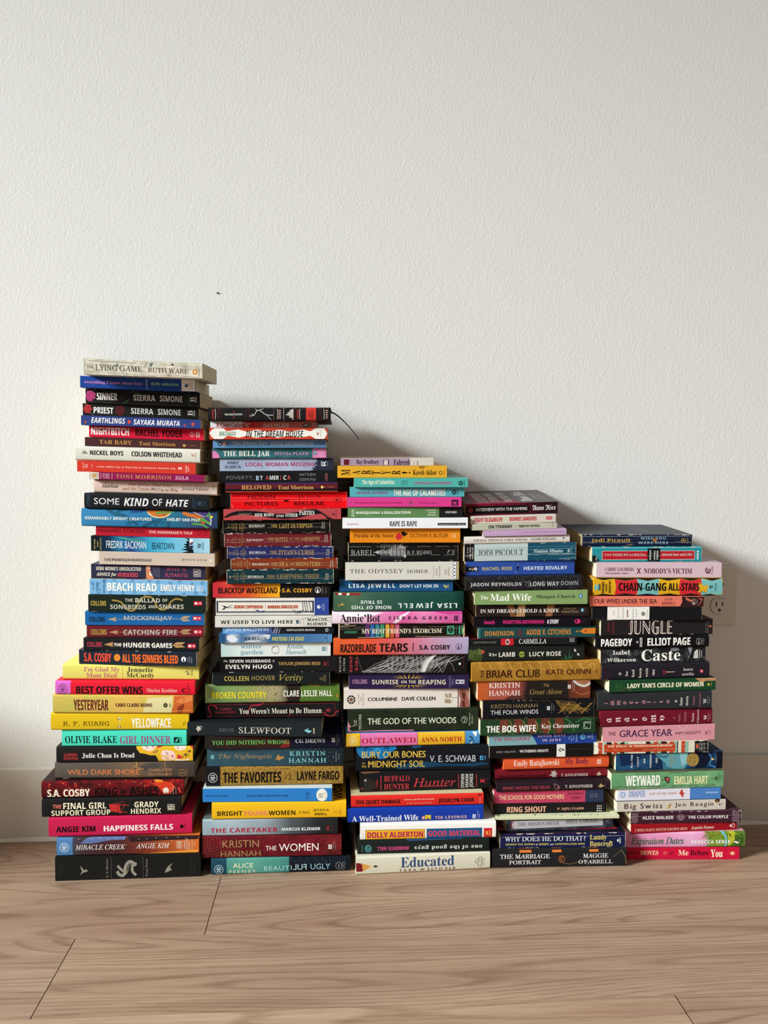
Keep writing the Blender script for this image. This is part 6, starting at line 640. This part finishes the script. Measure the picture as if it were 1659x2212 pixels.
# ------------------------------------------------------------------ book materials
def print_material(rough=.42):
    m, N, L_, b = new_mat('printed_cover_ink', rough, .1)
    a = N.new('ShaderNodeAttribute'); a.attribute_name = 'ink'; L_.new(a.outputs['Color'], b.inputs['Base Color']); return m
INK = print_material()
BASES = {}
def base_material(spec):
    if spec in BASES: return BASES[spec]
    if spec.startswith('#'):
        m = INK
    else:
        m, N, L_, b = new_mat('printed_cover_art', .42, .1)
        uv = N.new('ShaderNodeUVMap'); uv.uv_map = 'UVMap'
        if spec[0] == 'G':
            sx = N.new('ShaderNodeSeparateXYZ'); L_.new(uv.outputs[0], sx.inputs[0]); r = N.new('ShaderNodeValToRGB')
            st = [q.split('@') for q in spec[2:].split(',')]
            el = r.color_ramp.elements
            el[0].position = float(st[0][1]); el[0].color = lin(st[0][0]); el[1].position = float(st[-1][1]); el[1].color = lin(st[-1][0])
            for c, p in st[1:-1]: e = el.new(float(p)); e.color = lin(c)
            # slight cloudiness in the print
            n = N.new('ShaderNodeTexNoise'); n.inputs['Scale'].default_value = 5; n.inputs['Detail'].default_value = 4
            mx = N.new('ShaderNodeMix'); mx.data_type = 'RGBA'; mx.blend_type = 'SOFT_LIGHT'; mx.inputs['Factor'].default_value = .35
            L_.new(uv.outputs[0], n.inputs['Vector']); L_.new(sx.outputs[0], r.inputs[0]); L_.new(r.outputs[0], mx.inputs['A']); L_.new(n.outputs['Color'], mx.inputs['B'])
            bw = N.new('ShaderNodeRGBToBW'); L_.new(n.outputs['Color'], bw.inputs[0]); L_.new(bw.outputs[0], mx.inputs['B'])
            L_.new(mx.outputs['Result'], b.inputs['Base Color'])
        else:
            p = spec[2:].split(','); n = N.new('ShaderNodeTexNoise'); n.inputs['Scale'].default_value = float(p[2]); n.inputs['Detail'].default_value = 6; n.inputs['Roughness'].default_value = .65
            r = N.new('ShaderNodeValToRGB'); el = r.color_ramp.elements; el[0].position = .35; el[0].color = lin(p[1]); el[1].position = .55; el[1].color = lin(p[0])
            if len(p) > 3: e = el.new(.7); e.color = lin(p[3])
            L_.new(uv.outputs[0], n.inputs['Vector']); L_.new(n.outputs[0], r.inputs[0]); L_.new(r.outputs[0], b.inputs['Base Color'])
    BASES[spec] = m
    return m
def paper_material(c):
    k = 'P'+c
    if k in BASES: return BASES[k]
    m, N, L_, b = new_mat('page_edges', .8, .1)
    tc = N.new('ShaderNodeTexCoord'); q = N.new('ShaderNodeMapping'); q.inputs['Scale'].default_value = (6, 6, 2600)
    n = N.new('ShaderNodeTexNoise'); n.inputs['Scale'].default_value = 1; n.inputs['Detail'].default_value = 2
    r = N.new('ShaderNodeValToRGB'); r.color_ramp.elements[0].position = .35; r.color_ramp.elements[1].position = .65
    a = lin(c); r.color_ramp.elements[0].color = (a[0]*.72, a[1]*.69, a[2]*.64, 1); r.color_ramp.elements[1].color = a
    L_.new(tc.outputs['Object'], q.inputs[0]); L_.new(q.outputs[0], n.inputs['Vector']); L_.new(n.outputs[0], r.inputs[0]); L_.new(r.outputs[0], b.inputs['Base Color'])
    bu = N.new('ShaderNodeBump'); bu.inputs['Strength'].default_value = .3; bu.inputs['Distance'].default_value = .0004; L_.new(n.outputs[0], bu.inputs['Height']); L_.new(bu.outputs[0], b.inputs['Normal'])
    BASES[k] = m; return m
def lum(c):
    a = lin(c); return .2*a[0]+.7*a[1]+.1*a[2]
# ------------------------------------------------------------------ flat artwork shapes, in the spine's own drawing units
def clip(poly, ax, val, keep_ge):
    out = []
    n = len(poly)
    for i in range(n):
        a = poly[i]; b = poly[(i+1) % n]
        ia = (a[ax] >= val) == keep_ge or a[ax] == val; ib = (b[ax] >= val) == keep_ge or b[ax] == val
        if ia: out.append(a)
        if ia != ib and a[ax] != b[ax]:
            t = (val-a[ax])/(b[ax]-a[ax]); out.append((a[0]+t*(b[0]-a[0]), a[1]+t*(b[1]-a[1])))
    return out
def tess(poly):
    P = []
    for p in poly:
        if not P or abs(p[0]-P[-1][0])+abs(p[1]-P[-1][1]) > 1e-7: P.append(p)
    while len(P) > 1 and abs(P[0][0]-P[-1][0])+abs(P[0][1]-P[-1][1]) < 1e-7: P.pop()
    n = len(P)
    if n < 3: return []
    sg = 0; convex = True
    for i in range(n):
        a, b, c = P[i], P[(i+1) % n], P[(i+2) % n]
        k = (b[0]-a[0])*(c[1]-b[1])-(b[1]-a[1])*(c[0]-b[0])
        if abs(k) > 1e-12:
            if sg and (k > 0) != (sg > 0): convex = False; break
            sg = k
    if convex: return [[P[0], P[i], P[i+1]] for i in range(1, n-1)]
    return [[P[i] for i in t] for t in tessellate_polygon([[Vector((x*50, y, 0)) for x, y in P]])]
def strip(pts, wd, close=False):
    out = []; n = len(pts); off = []
    for i in range(n):
        a = pts[i-1] if (i > 0 or close) else pts[i]; b = pts[(i+1) % n] if (i < n-1 or close) else pts[i]
        dx, dy = b[0]-a[0], b[1]-a[1]; l = math.hypot(dx, dy) or 1; off.append((-dy/l*wd/2, dx/l*wd/2))
    m = n if close else n-1
    for i in range(m):
        j = (i+1) % n; a, b = pts[i], pts[j]
        out.append([(a[0]+off[i][0], a[1]+off[i][1]), (b[0]+off[j][0], b[1]+off[j][1]), (b[0]-off[j][0], b[1]-off[j][1]), (a[0]-off[i][0], a[1]-off[i][1])])
    return out
def shapes(it):
    k = it[0]
    if k == 'r':
        _, c, x0, x1, y0, y1 = it; return c, [('rect', x0, x1, y0, y1)]
    if k == 'c': _, c, x, y, r = it; return c, [[(x+r*math.cos(a*math.pi/12), y+r*math.sin(a*math.pi/12)) for a in range(24)]]
    if k == 'e': _, c, x, y, rx, ry = it; return c, [[(x+rx*math.cos(a*math.pi/12), y+ry*math.sin(a*math.pi/12)) for a in range(24)]]
    if k == 'o': _, c, x, y, r, wd = it; return c, strip([(x+r*math.cos(a*math.pi/14), y+r*math.sin(a*math.pi/14)) for a in range(28)], wd, True)
    if k == 'b':
        _, c, x, y, r, n, j = it; rr = random.Random(int(x*7+y)); ph = rr.random()*6
        return c, [[(x+r*(1+j*math.sin(n*a*math.pi/18+ph)+j*.5*rr.uniform(-1, 1))*math.cos(a*math.pi/18), y+r*(1+j*math.sin(n*a*math.pi/18+ph)+j*.5*rr.uniform(-1, 1))*math.sin(a*math.pi/18)) for a in range(36)]]
    if k == 'a':
        _, c, x, y, r, wd, a0, a1 = it; n = 16
        return c, strip([(x+r*math.cos(R_(a0+(a1-a0)*i/n)), y+r*math.sin(R_(a0+(a1-a0)*i/n))) for i in range(n+1)], wd)
    if k == 'p': a = it[2:]; return it[1], [[(a[i], a[i+1]) for i in range(0, len(a), 2)]]
    if k == 'l':
        a = it[3:]; P = [(a[i], a[i+1]) for i in range(0, len(a), 2)]
        if len(P) > 2:   # smooth the drawn line a little
            Q = []
            for i in range(len(P)-1):
                p0 = P[max(i-1, 0)]; p1 = P[i]; p2 = P[i+1]; p3 = P[min(i+2, len(P)-1)]
                for t in (0, .34, .67):
                    Q.append(tuple(.5*(2*p1[d]+(p2[d]-p0[d])*t+(2*p0[d]-5*p1[d]+4*p2[d]-p3[d])*t*t+(3*p1[d]-p0[d]-3*p2[d]+p3[d])*t**3) for d in (0, 1)))
            P = Q+[P[-1]]
        return it[1], strip(P, it[2])
# ------------------------------------------------------------------ one book
NUM = 'first second third fourth fifth sixth seventh eighth ninth tenth eleventh twelfth thirteenth fourteenth fifteenth sixteenth seventeenth eighteenth nineteenth twentieth'.split()
def ordinal(n):
    if n <= 20: return NUM[n-1]
    if n == 30: return 'thirtieth'
    return ('twenty-' if n < 30 else 'thirty-')+NUM[n % 10-1]
SN = ['far-left stack', 'left-centre stack', 'middle stack', 'right-centre stack', 'far-right stack']
def make_book(b, si, idx, n, fit):
    i = n-1-idx                       # interface below this book
    xl, yf, yaw, Ln = fit['b'][i]
    cy, sy = math.cos(yaw), math.sin(yaw)
    gap = .00012
    def plane(j, X, Y): return fit['c'][j]+fit['s'][j]*(X-fit['xr'])+fit['t'][j]*(Y-fit['yb'])
    W = b['W'] or (.146 if b['kind'] == 'h' else .126)
    ym = max(yf, yf+Ln*sy); zmid = plane(i, xl+Ln/2, yf)
    lim = (WY if zmid < .14 else WALL_Y)-.0015-ym
    W = min(W, lim/cy)
    z0 = plane(i, xl+Ln/2, yf+W/2)
    def wp(u, wd, v):                 # u along the spine 0..1, wd depth in metres, v 0 bottom .. 1 top -> local point
        X = xl+u*Ln*cy-wd*sy; Y = yf+u*Ln*sy+wd*cy
        zb = plane(i, X, Y)+gap; zt = plane(i+1, X, Y)-gap
        return (u*Ln, wd, zb+v*(zt-zb)-z0)
    T = (fit['c'][i+1]-fit['c'][i])
    kind = b['kind']
    er = {'h': min(.003, T*.16), 'p': .0007, 's': .0004, 'k': .0006}[kind]      # rounding of the spine's long edges
    ev = er/T; bulge = .0012 if kind == 'h' else 0
    def prof(v):
        d = min(v, 1-v); o = bulge*(2*v-1)**2
        if d < ev: q = 1-d/ev; o += er*(1-math.sqrt(max(0, 1-q*q)))
        return o
    nm = {'h': 'hardcover_book', 'p': 'paperback_book', 's': 'slipcased_book', 'k': 'booklet'}[kind]
    root = bpy.data.objects.new(nm, None); COL.objects.link(root); root.location = (xl, yf, z0); root.rotation_euler = (0, 0, yaw); root.empty_display_size = .02
    where = 'top of' if idx == 0 else ordinal(idx+1)+' from top of'
    if idx == n-1: where = 'bottom of'
    tag(root, '%s, %s %s' % (b['desc'], where, SN[si]), 'book', 'books in the '+SN[si])
    # cover -----------------------------------------------------------
    mb = MB(); bc = lin(b['base']) if b['base'].startswith('#') else (1, 1, 1, 1)
    tspec = b['top']; tc = lin(tspec) if tspec.startswith('#') else bc
    th = {'h': .0024, 'p': .00035, 's': .0015, 'k': .0004}[kind]
    vt = th/T
    vs = [0]+[ev*(1-math.cos(a*math.pi/8)) for a in (1, 2, 3)]+[ev, .3, .5, .7, 1-ev]+[1-ev*(1-math.cos(a*math.pi/8)) for a in (3, 2, 1)]+[1]
    us = [k/10 for k in range(11)]
    ns = .8*T/Ln
    def uvp(u, v): return (u, v*T/Ln)
    for u0, u1 in zip(us[:-1], us[1:]):
        for v0, v1 in zip(vs[:-1], vs[1:]):
            mb.face([wp(u0, prof(v0), v0), wp(u1, prof(v0), v0), wp(u1, prof(v1), v1), wp(u0, prof(v1), v1)], 0, bc, [uvp(u0, v0), uvp(u1, v0), uvp(u1, v1), uvp(u0, v1)])
    d0 = prof(0)
    topm = 2 if tspec.startswith('#') and not b['base'].startswith('#') or True else 0
    nt = 6
    def sheet(vo, vi, m, c, flip):
        w0 = d0; w1 = W
        for k in range(nt):
            for a in range(10):
                ua, ub = a/10, (a+1)/10; wa, wb = w0+(w1-w0)*k/nt, w0+(w1-w0)*(k+1)/nt
                P = [wp(ua, wa, vo), wp(ub, wa, vo), wp(ub, wb, vo), wp(ua, wb, vo)]; U = [(ua, T/Ln+wa/Ln), (ub, T/Ln+wa/Ln), (ub, T/Ln+wb/Ln), (ua, T/Ln+wb/Ln)]
                if flip: P.reverse(); U.reverse()
                mb.face(P, m, c, U)
        if kind != 's':
            mb.face([wp(0, w0, vi), wp(0, w1, vi), wp(1, w1, vi), wp(1, w0, vi)] if not flip else [wp(0, w0, vi), wp(1, w0, vi), wp(1, w1, vi), wp(0, w1, vi)], m, c)
            for u in (0, 1):
                P = [wp(u, w0, vo), wp(u, w1, vo), wp(u, w1, vi), wp(u, w0, vi)]; mb.face(P, m, c, [(u, .1)]*4)
            mb.face([wp(0, w1, vo), wp(1, w1, vo), wp(1, w1, vi), wp(0, w1, vi)], m, c)
    sheet(1, 1-vt, 1, tc, False); sheet(0, vt, 0, bc, True)
    # spine thickness seen at the two ends
    if kind != 's':
        wi = max(th, .0006)+d0
        for u in (0, 1):
            for v0, v1 in zip(vs[:-1], vs[1:]):
                P = [wp(u, prof(v0), v0), wp(u, wi, v0), wp(u, wi, v1), wp(u, prof(v1), v1)]; mb.face(P if u else P[::-1], 0, bc, [(u, .05)]*4)
        mb.face([wp(0, wi, 0), wp(1, wi, 0), wp(1, wi, 1), wp(0, wi, 1)], 0, bc)
    else:
        for u in (0, 1): mb.face([wp(u, 0, 0), wp(u, W, 0), wp(u, W, 1), wp(u, 0, 1)], 0, bc)
        mb.face([wp(0, W, 0), wp(1, W, 0), wp(1, W, 1), wp(0, W, 1)], 0, bc)
    # artwork ---------------------------------------------------------
    gx0, gx1, tl, bl, tr, br = b['g']
    def pu(x): return (x-gx0)/(gx1-gx0)
    def pv(x, y):
        u = pu(x); t_ = tl+(tr-tl)*u; b_ = bl+(br-bl)*u; return (b_-y)/(b_-t_)
    layer = [.00004]; lastc = [None]
    knots = [v for v in vs]
    def put(polys, c):           # polys in (u, v)
        layer[0] += .0000015 if c == lastc[0] else .000005; lastc[0] = c; e = layer[0]
        for P in polys:
            if max(p[0] for p in P) > 1 or min(p[0] for p in P) < 0: P = clip(clip(P, 0, 0, True), 0, 1, False)
            if len(P) < 3: continue
            vmin = min(p[1] for p in P); vmax = max(p[1] for p in P)
            if vmin < 0: P = clip(P, 1, 0, True)
            if vmax > 1 and len(P) > 2: P = clip(P, 1, 1, False)
            if len(P) < 3: continue
            vmin = max(vmin, 0); vmax = min(vmax, 1)
            ks = [k for k in knots if vmin < k < vmax] if (kind == 'h' or vmin < ev or vmax > 1-ev) else []
            pieces = []
            if ks and len(P) < 80:
                rest = P
                for k in ks:
                    lo = clip(rest, 1, k, False); rest = clip(rest, 1, k, True)
                    if len(lo) > 2: pieces.append(lo)
                    if len(rest) < 3: break
                if len(rest) > 2: pieces.append(rest)
            else: pieces = [P]
            for Q in pieces:
                for t in tess(Q):
                    pts = [wp(p[0], prof(min(max(p[1], 0), 1))-e, min(max(p[1], 0), 1)) for p in t]
                    a, q, r3 = pts[0], pts[1], pts[2]
                    if (q[0]-a[0])*(r3[2]-a[2])-(q[2]-a[2])*(r3[0]-a[0]) < 0: pts.reverse()
                    mb.face(pts, 2, c, [(p[0], 0) for p in t])
    def wearing(amount):
        rr = random.Random(idx*31+si); k = int(26*amount)+4
        wc = lin('#cfc6b4')
        for q in range(k):
            u = rr.random(); l = rr.uniform(.004, .05)*(.5+amount); side = rr.random() < .5; h = rr.uniform(.012, .045)*(.5+amount)
            v0 = 0 if side else 1; s_ = 1 if side else -1
            put([[(u, v0), (u+l*.2, v0+s_*h*.8), (u+l*.6, v0+s_*h), (u+l, v0)]], wc)
        for u in (0.0, 1.0):
            s_ = 1 if u == 0 else -1
            put([[(u, 0), (u+s_*.004*amount, 0), (u+s_*.002*amount, .3), (u+s_*.005*amount, .6), (u+s_*.003*amount, 1), (u, 1)]], wc)
        if amount > .45:
            a = lin(b['base']) if b['base'].startswith('#') else lin('#8a8578'); mixc = tuple(a[d]*.45+.45*lin('#cfc6b4')[d] for d in range(3))+(1,)
            for q in range(2):
                v = rr.uniform(.3, .8); P = [(k_/24, v+rr.uniform(-.01, .01)) for k_ in range(25)]
                put([[P[j], P[j+1], (P[j+1][0], P[j+1][1]-.018), (P[j][0], P[j][1]-.018)] for j in range(24) if rr.random() < .75], mixc)
    for it in sorted(b['items'], key=lambda q: q[0] == 't'):
        if it[0] == 't':
            _, s, f, c, x0, x1, y0, y1 = it[:8]; rot = it[8] if len(it) > 8 else 0
            mirror = rot == 'm'; rot = 0 if mirror else rot
            xc = (x0+x1)/2; u0, u1 = pu(x0), pu(x1)
            mt, mbt = (tr-tl)/(gx1-gx0), (br-bl)/(gx1-gx0); mid = ((y0+y1)/2-(tl+(tr-tl)*pu(xc)))/max(1, (bl-tl)); m_ = abs(mt+(mbt-mt)*min(max(mid, 0), 1))*(x1-x0)
            hh_ = max((y1-y0)-m_, (y1-y0)*.5); ym_ = (y0+y1)/2; y0, y1 = ym_-hh_/2, ym_+hh_/2
            va, vb = pv(xc, y1), pv(xc, y0)
            if vb-va < .86:
                d_ = max(.07-va, 0)-max(vb-.94, 0); va += d_; vb += d_
            wd, hd = (x1-x0), (y1-y0)
            V, Fs, sec = text_layout(s, f, hd if rot == 90 else wd, wd if rot == 90 else hd)
            e = layer[0]; layer[0] += .000006; cc = lin(c)
            pts = []
            for (a, q) in V:
                if rot == 0: fx, fy = a/wd, q/hd
                elif rot == 180: fx, fy = 1-a/wd, 1-q/hd
                else: fx, fy = 1-q/wd, a/hd     # reads upwards (counter-clockwise)
                if mirror: fx = 1-fx
                pts.append((u0+(u1-u0)*fx, va+(vb-va)*fy))
            vlo, vhi = min(p[1] for p in pts), max(p[1] for p in pts)
            if kind == 'h' or vlo < 0 or vhi > 1:
                layer[0] -= .000006; put([[pts[k] for k in q] for q in Fs if q[0] not in sec], cc)
                if sec: put([[pts[k] for k in q] for q in Fs if q[0] in sec], cc)
                continue
            i0 = len(mb.v); mb.v += [wp(u, prof(v)-e-(.000006 if k in sec else 0), v) for k, (u, v) in enumerate(pts)]
            if sec: layer[0] += .000006
            for q in Fs:
                q = [i0+k for k in q]
                a, b2, c2 = mb.v[q[0]], mb.v[q[1]], mb.v[q[2]]
                if (b2[0]-a[0])*(c2[2]-a[2])-(b2[2]-a[2])*(c2[0]-a[0]) < 0: q = q[::-1]
                mb.f.append(tuple(q)); mb.m.append(2); mb.c += [cc]*len(q); mb.uv += [(0, 0)]*len(q)
            continue
        c, polys = shapes(it); out = []
        for P in polys:
            if P[0] == 'rect':
                _, x0, x1, y0, y1 = P
                if y0 is None: out.append([(pu(x0), 0), (pu(x1), 0), (pu(x1), 1), (pu(x0), 1)])
                else:
                    xc = (x0+x1)/2; va, vb = pv(xc, y1), pv(xc, y0)
                    if x1-x0 > .5*(gx1-gx0) and False: pass
                    out.append([(pu(x0), va), (pu(x1), va), (pu(x1), vb), (pu(x0), vb)])
            else: out.append([(pu(x), pv(x, y)) for x, y in P])
        put(out, lin(c))
    if b.get('wear'): wearing(b['wear'])
    # upper face artwork
    def toppoly(P, c):
        e = layer[0]; layer[0] += .000006
        for t in tess(P):
            pts = [wp(min(max(p[0], 0), 1), min(max(p[1], .004), .99)*W if p[1] > .03 else d0+.0005, 1) for p in t]; pts = [(x, y, z+min(e, .00011)) for x, y, z in pts]
            a, q, r3 = pts[0], pts[1], pts[2]
            if (q[0]-a[0])*(r3[1]-a[1])-(q[1]-a[1])*(r3[0]-a[0]) < 0: pts.reverse()
            mb.face(pts, 2, c)
    layer[0] = .00003
    ta = b.get('topart')
    rr = random.Random(idx+5)
    if ta == 1:
        toppoly([(.3, .0), (.45, 0), (.44, .3), (.31, .3)], lin('#a83030')); toppoly([(.48, 0), (.68, 0), (.66, .25), (.5, .3)], lin('#e0b8a0')); toppoly([(.7, .0), (.86, 0), (.88, .3), (.72, .3)], lin('#a83030'))
    if ta == 2:
        toppoly([(0, 0), (.62, 0), (.55, .35), (.3, .5), (.1, .8), (0, .9)], lin('#70203a')); toppoly([(.02, .2), (.09, .2), (.09, .9), (.02, .9)], lin('#3c3a3a'))
    if ta == 3:
        for q in range(70):
            u = rr.random(); wv = rr.uniform(.0, .13) if rr.random() < .6 else rr.uniform(.5, .95); s_ = rr.uniform(.004, .013)
            if u < .93 and rr.random() < .2: continue
            toppoly([(u+s_*math.cos(k)*rr.uniform(.5, 1), wv+s_*2.2*math.sin(k)*rr.uniform(.5, 1)) for k in (0, .9, 1.8, 2.7, 3.6, 4.5, 5.4)], lin(rr.choice(['#5f9438', '#7aa850', '#4a7a30', '#8a9a5c'])))
    if ta == 4:
        toppoly([(.0, .0), (1, 0), (1, .1), (0, .1)], lin('#121524')); toppoly([(.955, .1), (1, .1), (1, 1), (.955, 1)], lin('#121524')); toppoly([(.935, .14), (.94, .14), (.94, 1), (.935, 1)], lin('#c8a890')); toppoly([(.0, .14), (.94, .14), (.94, .16), (0, .16)], lin('#c8a890'))
    for key, L0 in TOPTEXT.items():
        if b['desc'].startswith(key):
            for (s, f, c, u0, u1, w0, w1) in L0:
                V, Fs, sec = text_layout(s, f, (w1-w0)*W, (u1-u0)*Ln); cc = lin(c); i0 = len(mb.v)
                for a, q in V:
                    p = wp(u1-q/Ln, w0*W+a, 1); mb.v.append((p[0], p[1], p[2]+.0001))
                for q in Fs:
                    q = [i0+k for k in q]; a, b2, c2 = mb.v[q[0]], mb.v[q[1]], mb.v[q[2]]
                    if (b2[0]-a[0])*(c2[1]-a[1])-(b2[1]-a[1])*(c2[0]-a[0]) < 0: q = q[::-1]
                    mb.f.append(tuple(q)); mb.m.append(2); mb.c += [cc]*len(q); mb.uv += [(0, 0)]*len(q)
    bm_ = base_material(b['base']); tm_ = base_material(tspec)
    name = {'h': 'cover', 'p': 'cover', 's': 'slipcase', 'k': 'cover'}[kind]
    mb.build(name, [bm_, tm_, INK], root, color=True)
    # pages -----------------------------------------------------------
    if kind != 's':
        pg = b['pg']
        if lum(pg) < .05 and b.get('ribbon'): pc = '#1c1a1a'
        elif lum(pg) < .16: pc = '#cdc0a4'
        elif lum(pg) < .42: pc = '#cbb791'
        else: pc = '#dccfae'
        if idx % 3 == 1 and pc == '#cdc0a4': pc = '#c3b38f'
        ins = .003 if kind == 'h' else .00035
        m = MB(); ua, ub = ins/Ln, 1-ins/Ln; wa = max(th, .0006)+d0+.0002; wb = W-(ins if kind == 'h' else .0003); va, vb = vt+.002, 1-vt-.002
        K = 6
        for q in range(K):
            w0_, w1_ = wa+(wb-wa)*q/K, wa+(wb-wa)*(q+1)/K
            for u, fl_ in ((ua, 1), (ub, 0)):
                P = [wp(u, w0_, va), wp(u, w1_, va), wp(u, w1_, vb), wp(u, w0_, vb)]; m.face(P[::-1] if fl_ else P)
            m.face([wp(ua, w0_, vb), wp(ub, w0_, vb), wp(ub, w1_, vb), wp(ua, w1_, vb)]); m.face([wp(ua, w1_, va), wp(ub, w1_, va), wp(ub, w0_, va), wp(ua, w0_, va)])
        m.face([wp(ub, wb, va), wp(ua, wb, va), wp(ua, wb, vb), wp(ub, wb, vb)])
        m.face([wp(ua, wa, va), wp(ub, wa, va), wp(ub, wa, vb), wp(ua, wa, vb)])
        m.build('pages', [paper_material(pc)], root)
    if b.get('ribbon'):
        m = MB(); pts = [(1.0, .5, .9, 0), (1.02, .5, .86, .002)]
        P3 = []
        for k in range(21):
            t = k/20; P3.append(Vector((Ln-.002+.050*t-.004*math.sin(t*3), .055+.035*t, T*.85-.0015*t-.042*t**1.9)))
        for k in range(20):
            a, q = P3[k], P3[k+1]; h0 = .0012*(1-k/40); h1 = .0012*(1-(k+1)/40); o1 = Vector((.5*h0, 0, h0)); o2 = Vector((.5*h1, 0, h1)); dd = Vector((0, .0002, 0))
            for s_ in (0, 1):
                o = dd*s_; P = [a-o1+o, q-o2+o, q+o2+o, a+o1+o]; m.face(P if s_ == 0 else P[::-1])
        rb = m.build('ribbon_bookmark', [flat_mat('black_ribbon', '#141214', .5)], root)
    if b.get('tabs'):
        for x0, x1 in ((428, 556), (762, 862), (1142, 1242)):
            m = MB(); u0, u1 = pu(x0), pu(x1)
            for (wa_, va_, wb_, vb_) in ((.03, 1, prof(1), 1), (prof(1), 1, prof(.93), .93), (prof(.93), .93, prof(.82), .82)):
                off = .0003
                m.face([tuple(Vector(wp(u0+.004*(va_ < 1), wa_-off*(va_ < 1), va_))+Vector((0, 0, .0001 if va_ == 1 else 0))), tuple(Vector(wp(u0+.006, wb_-off, vb_))+Vector((0, 0, .0001))), tuple(Vector(wp(u1+.002, wb_-off, vb_))+Vector((0, 0, .0001))), tuple(Vector(wp(u1, wa_-off*(va_ < 1), va_))+Vector((0, 0, .0001 if va_ == 1 else 0)))])
            tb = m.build('page_flag', [BASES.setdefault('tab', flat_mat('orange_flag', '#d8752c', .5))], root); tb['label'] = 'orange sticky page flag'
    return root
for si, s in enumerate(ST):
    for idx, b in enumerate(s): make_book(b, si, idx, len(s), FIT[si])
# ------------------------------------------------------------------ outlet and marks on the wall
def rounded(cx, cz, hx, hz, r, n=6):
    P = []
    for sx, sz, a0 in ((1, 1, 0), (-1, 1, 90), (-1, -1, 180), (1, -1, 270)):
        for k in range(n+1):
            a = R_(a0+90*k/n); P.append((cx+sx*(hx-r)+r*math.cos(a), cz+sz*(hz-r)+r*math.sin(a)))
    return P
def prism(mb, P, y0, y1, m=0, bev=0, cx=0, cz=0):
    n = len(P)
    Q = [(cx+(x-cx)*(1-bev), cz+(z-cz)*(1-bev)) for x, z in P] if bev else P
    for i in range(n):
        j = (i+1) % n; mb.face([(P[i][0], y1, P[i][1]), (P[j][0], y1, P[j][1]), (Q[j][0], y0, Q[j][1]), (Q[i][0], y0, Q[i][1])][::-1], m)
    mb.face([(x, y0, z) for x, z in Q][::-1], m)
ox, oz = .7184, .4365
mp_ = flat_mat('outlet_plastic', '#d3cdc3', .38, .4); mdk = flat_mat('outlet_slot', '#2a2320', .8)
root = bpy.data.objects.new('electrical_outlet', None); COL.objects.link(root); root.location = (ox, WALL_Y, oz)
tag(root, 'white wall outlet plate half hidden behind the far-right stack', 'outlet')
mb = MB(); prism(mb, rounded(0, 0, .0352, .0577, .003), -.0052, -.00005, 0, .07)
for sx in (0,):
    P = [(.003*math.cos(a*math.pi/8), .003*math.sin(a*math.pi/8)) for a in range(16)]; prism(mb, P, -.0062, -.005, 0, .2)
mb.build('wall_plate', [mp_], root)
for dz in (.0182, -.0182):
    P = []
    for k in range(48):
        a = 2*math.pi*k/48; x = .0158*math.cos(a)*1.08; z = .0158*math.sin(a)*1.08; P.append((x, max(-.0138, min(.0138, z))))
    mb = MB(); prism(mb, [(x, z+dz) for x, z in P], -.0067, -.0051)
    r = mb.build('receptacle', [mp_], root)
    mb = MB(); prism(mb, [(x*1.035, z*1.03+dz) for x, z in P], -.0053, -.005)
    mb.build('receptacle_gap', [mdk], r)
    for x0, hz in ((-.0062, .0046), (.0055, .0038)):
        mb = MB(); prism(mb, rounded(x0, dz+.0035, .0011, hz, .0003, 2), -.00685, -.0066); mb.build('slot', [mdk], r)
    mb = MB(); G = [(.0026*math.cos(a*math.pi/8), dz-.0078+.0026*math.sin(a*math.pi/8)) for a in range(0, 9)]+[(-.0026, dz-.0103), (.0026, dz-.0103)]
    prism(mb, G, -.00685, -.0066); mb.build('slot', [mdk], r)
mb = MB(); P = [(.0018*math.cos(a*math.pi/6), .0018*math.sin(a*math.pi/6)) for a in range(12)]
prism(mb, P, -.0016, 0, 0, .3)
nl = mb.build('nail', [flat_mat('nail_steel', '#4a4846', .5)]); nl.location = (-.2125, WALL_Y-.0002, .9817); tag(nl, 'tiny dark nail in the bare wall above the far-left stack', 'nail')
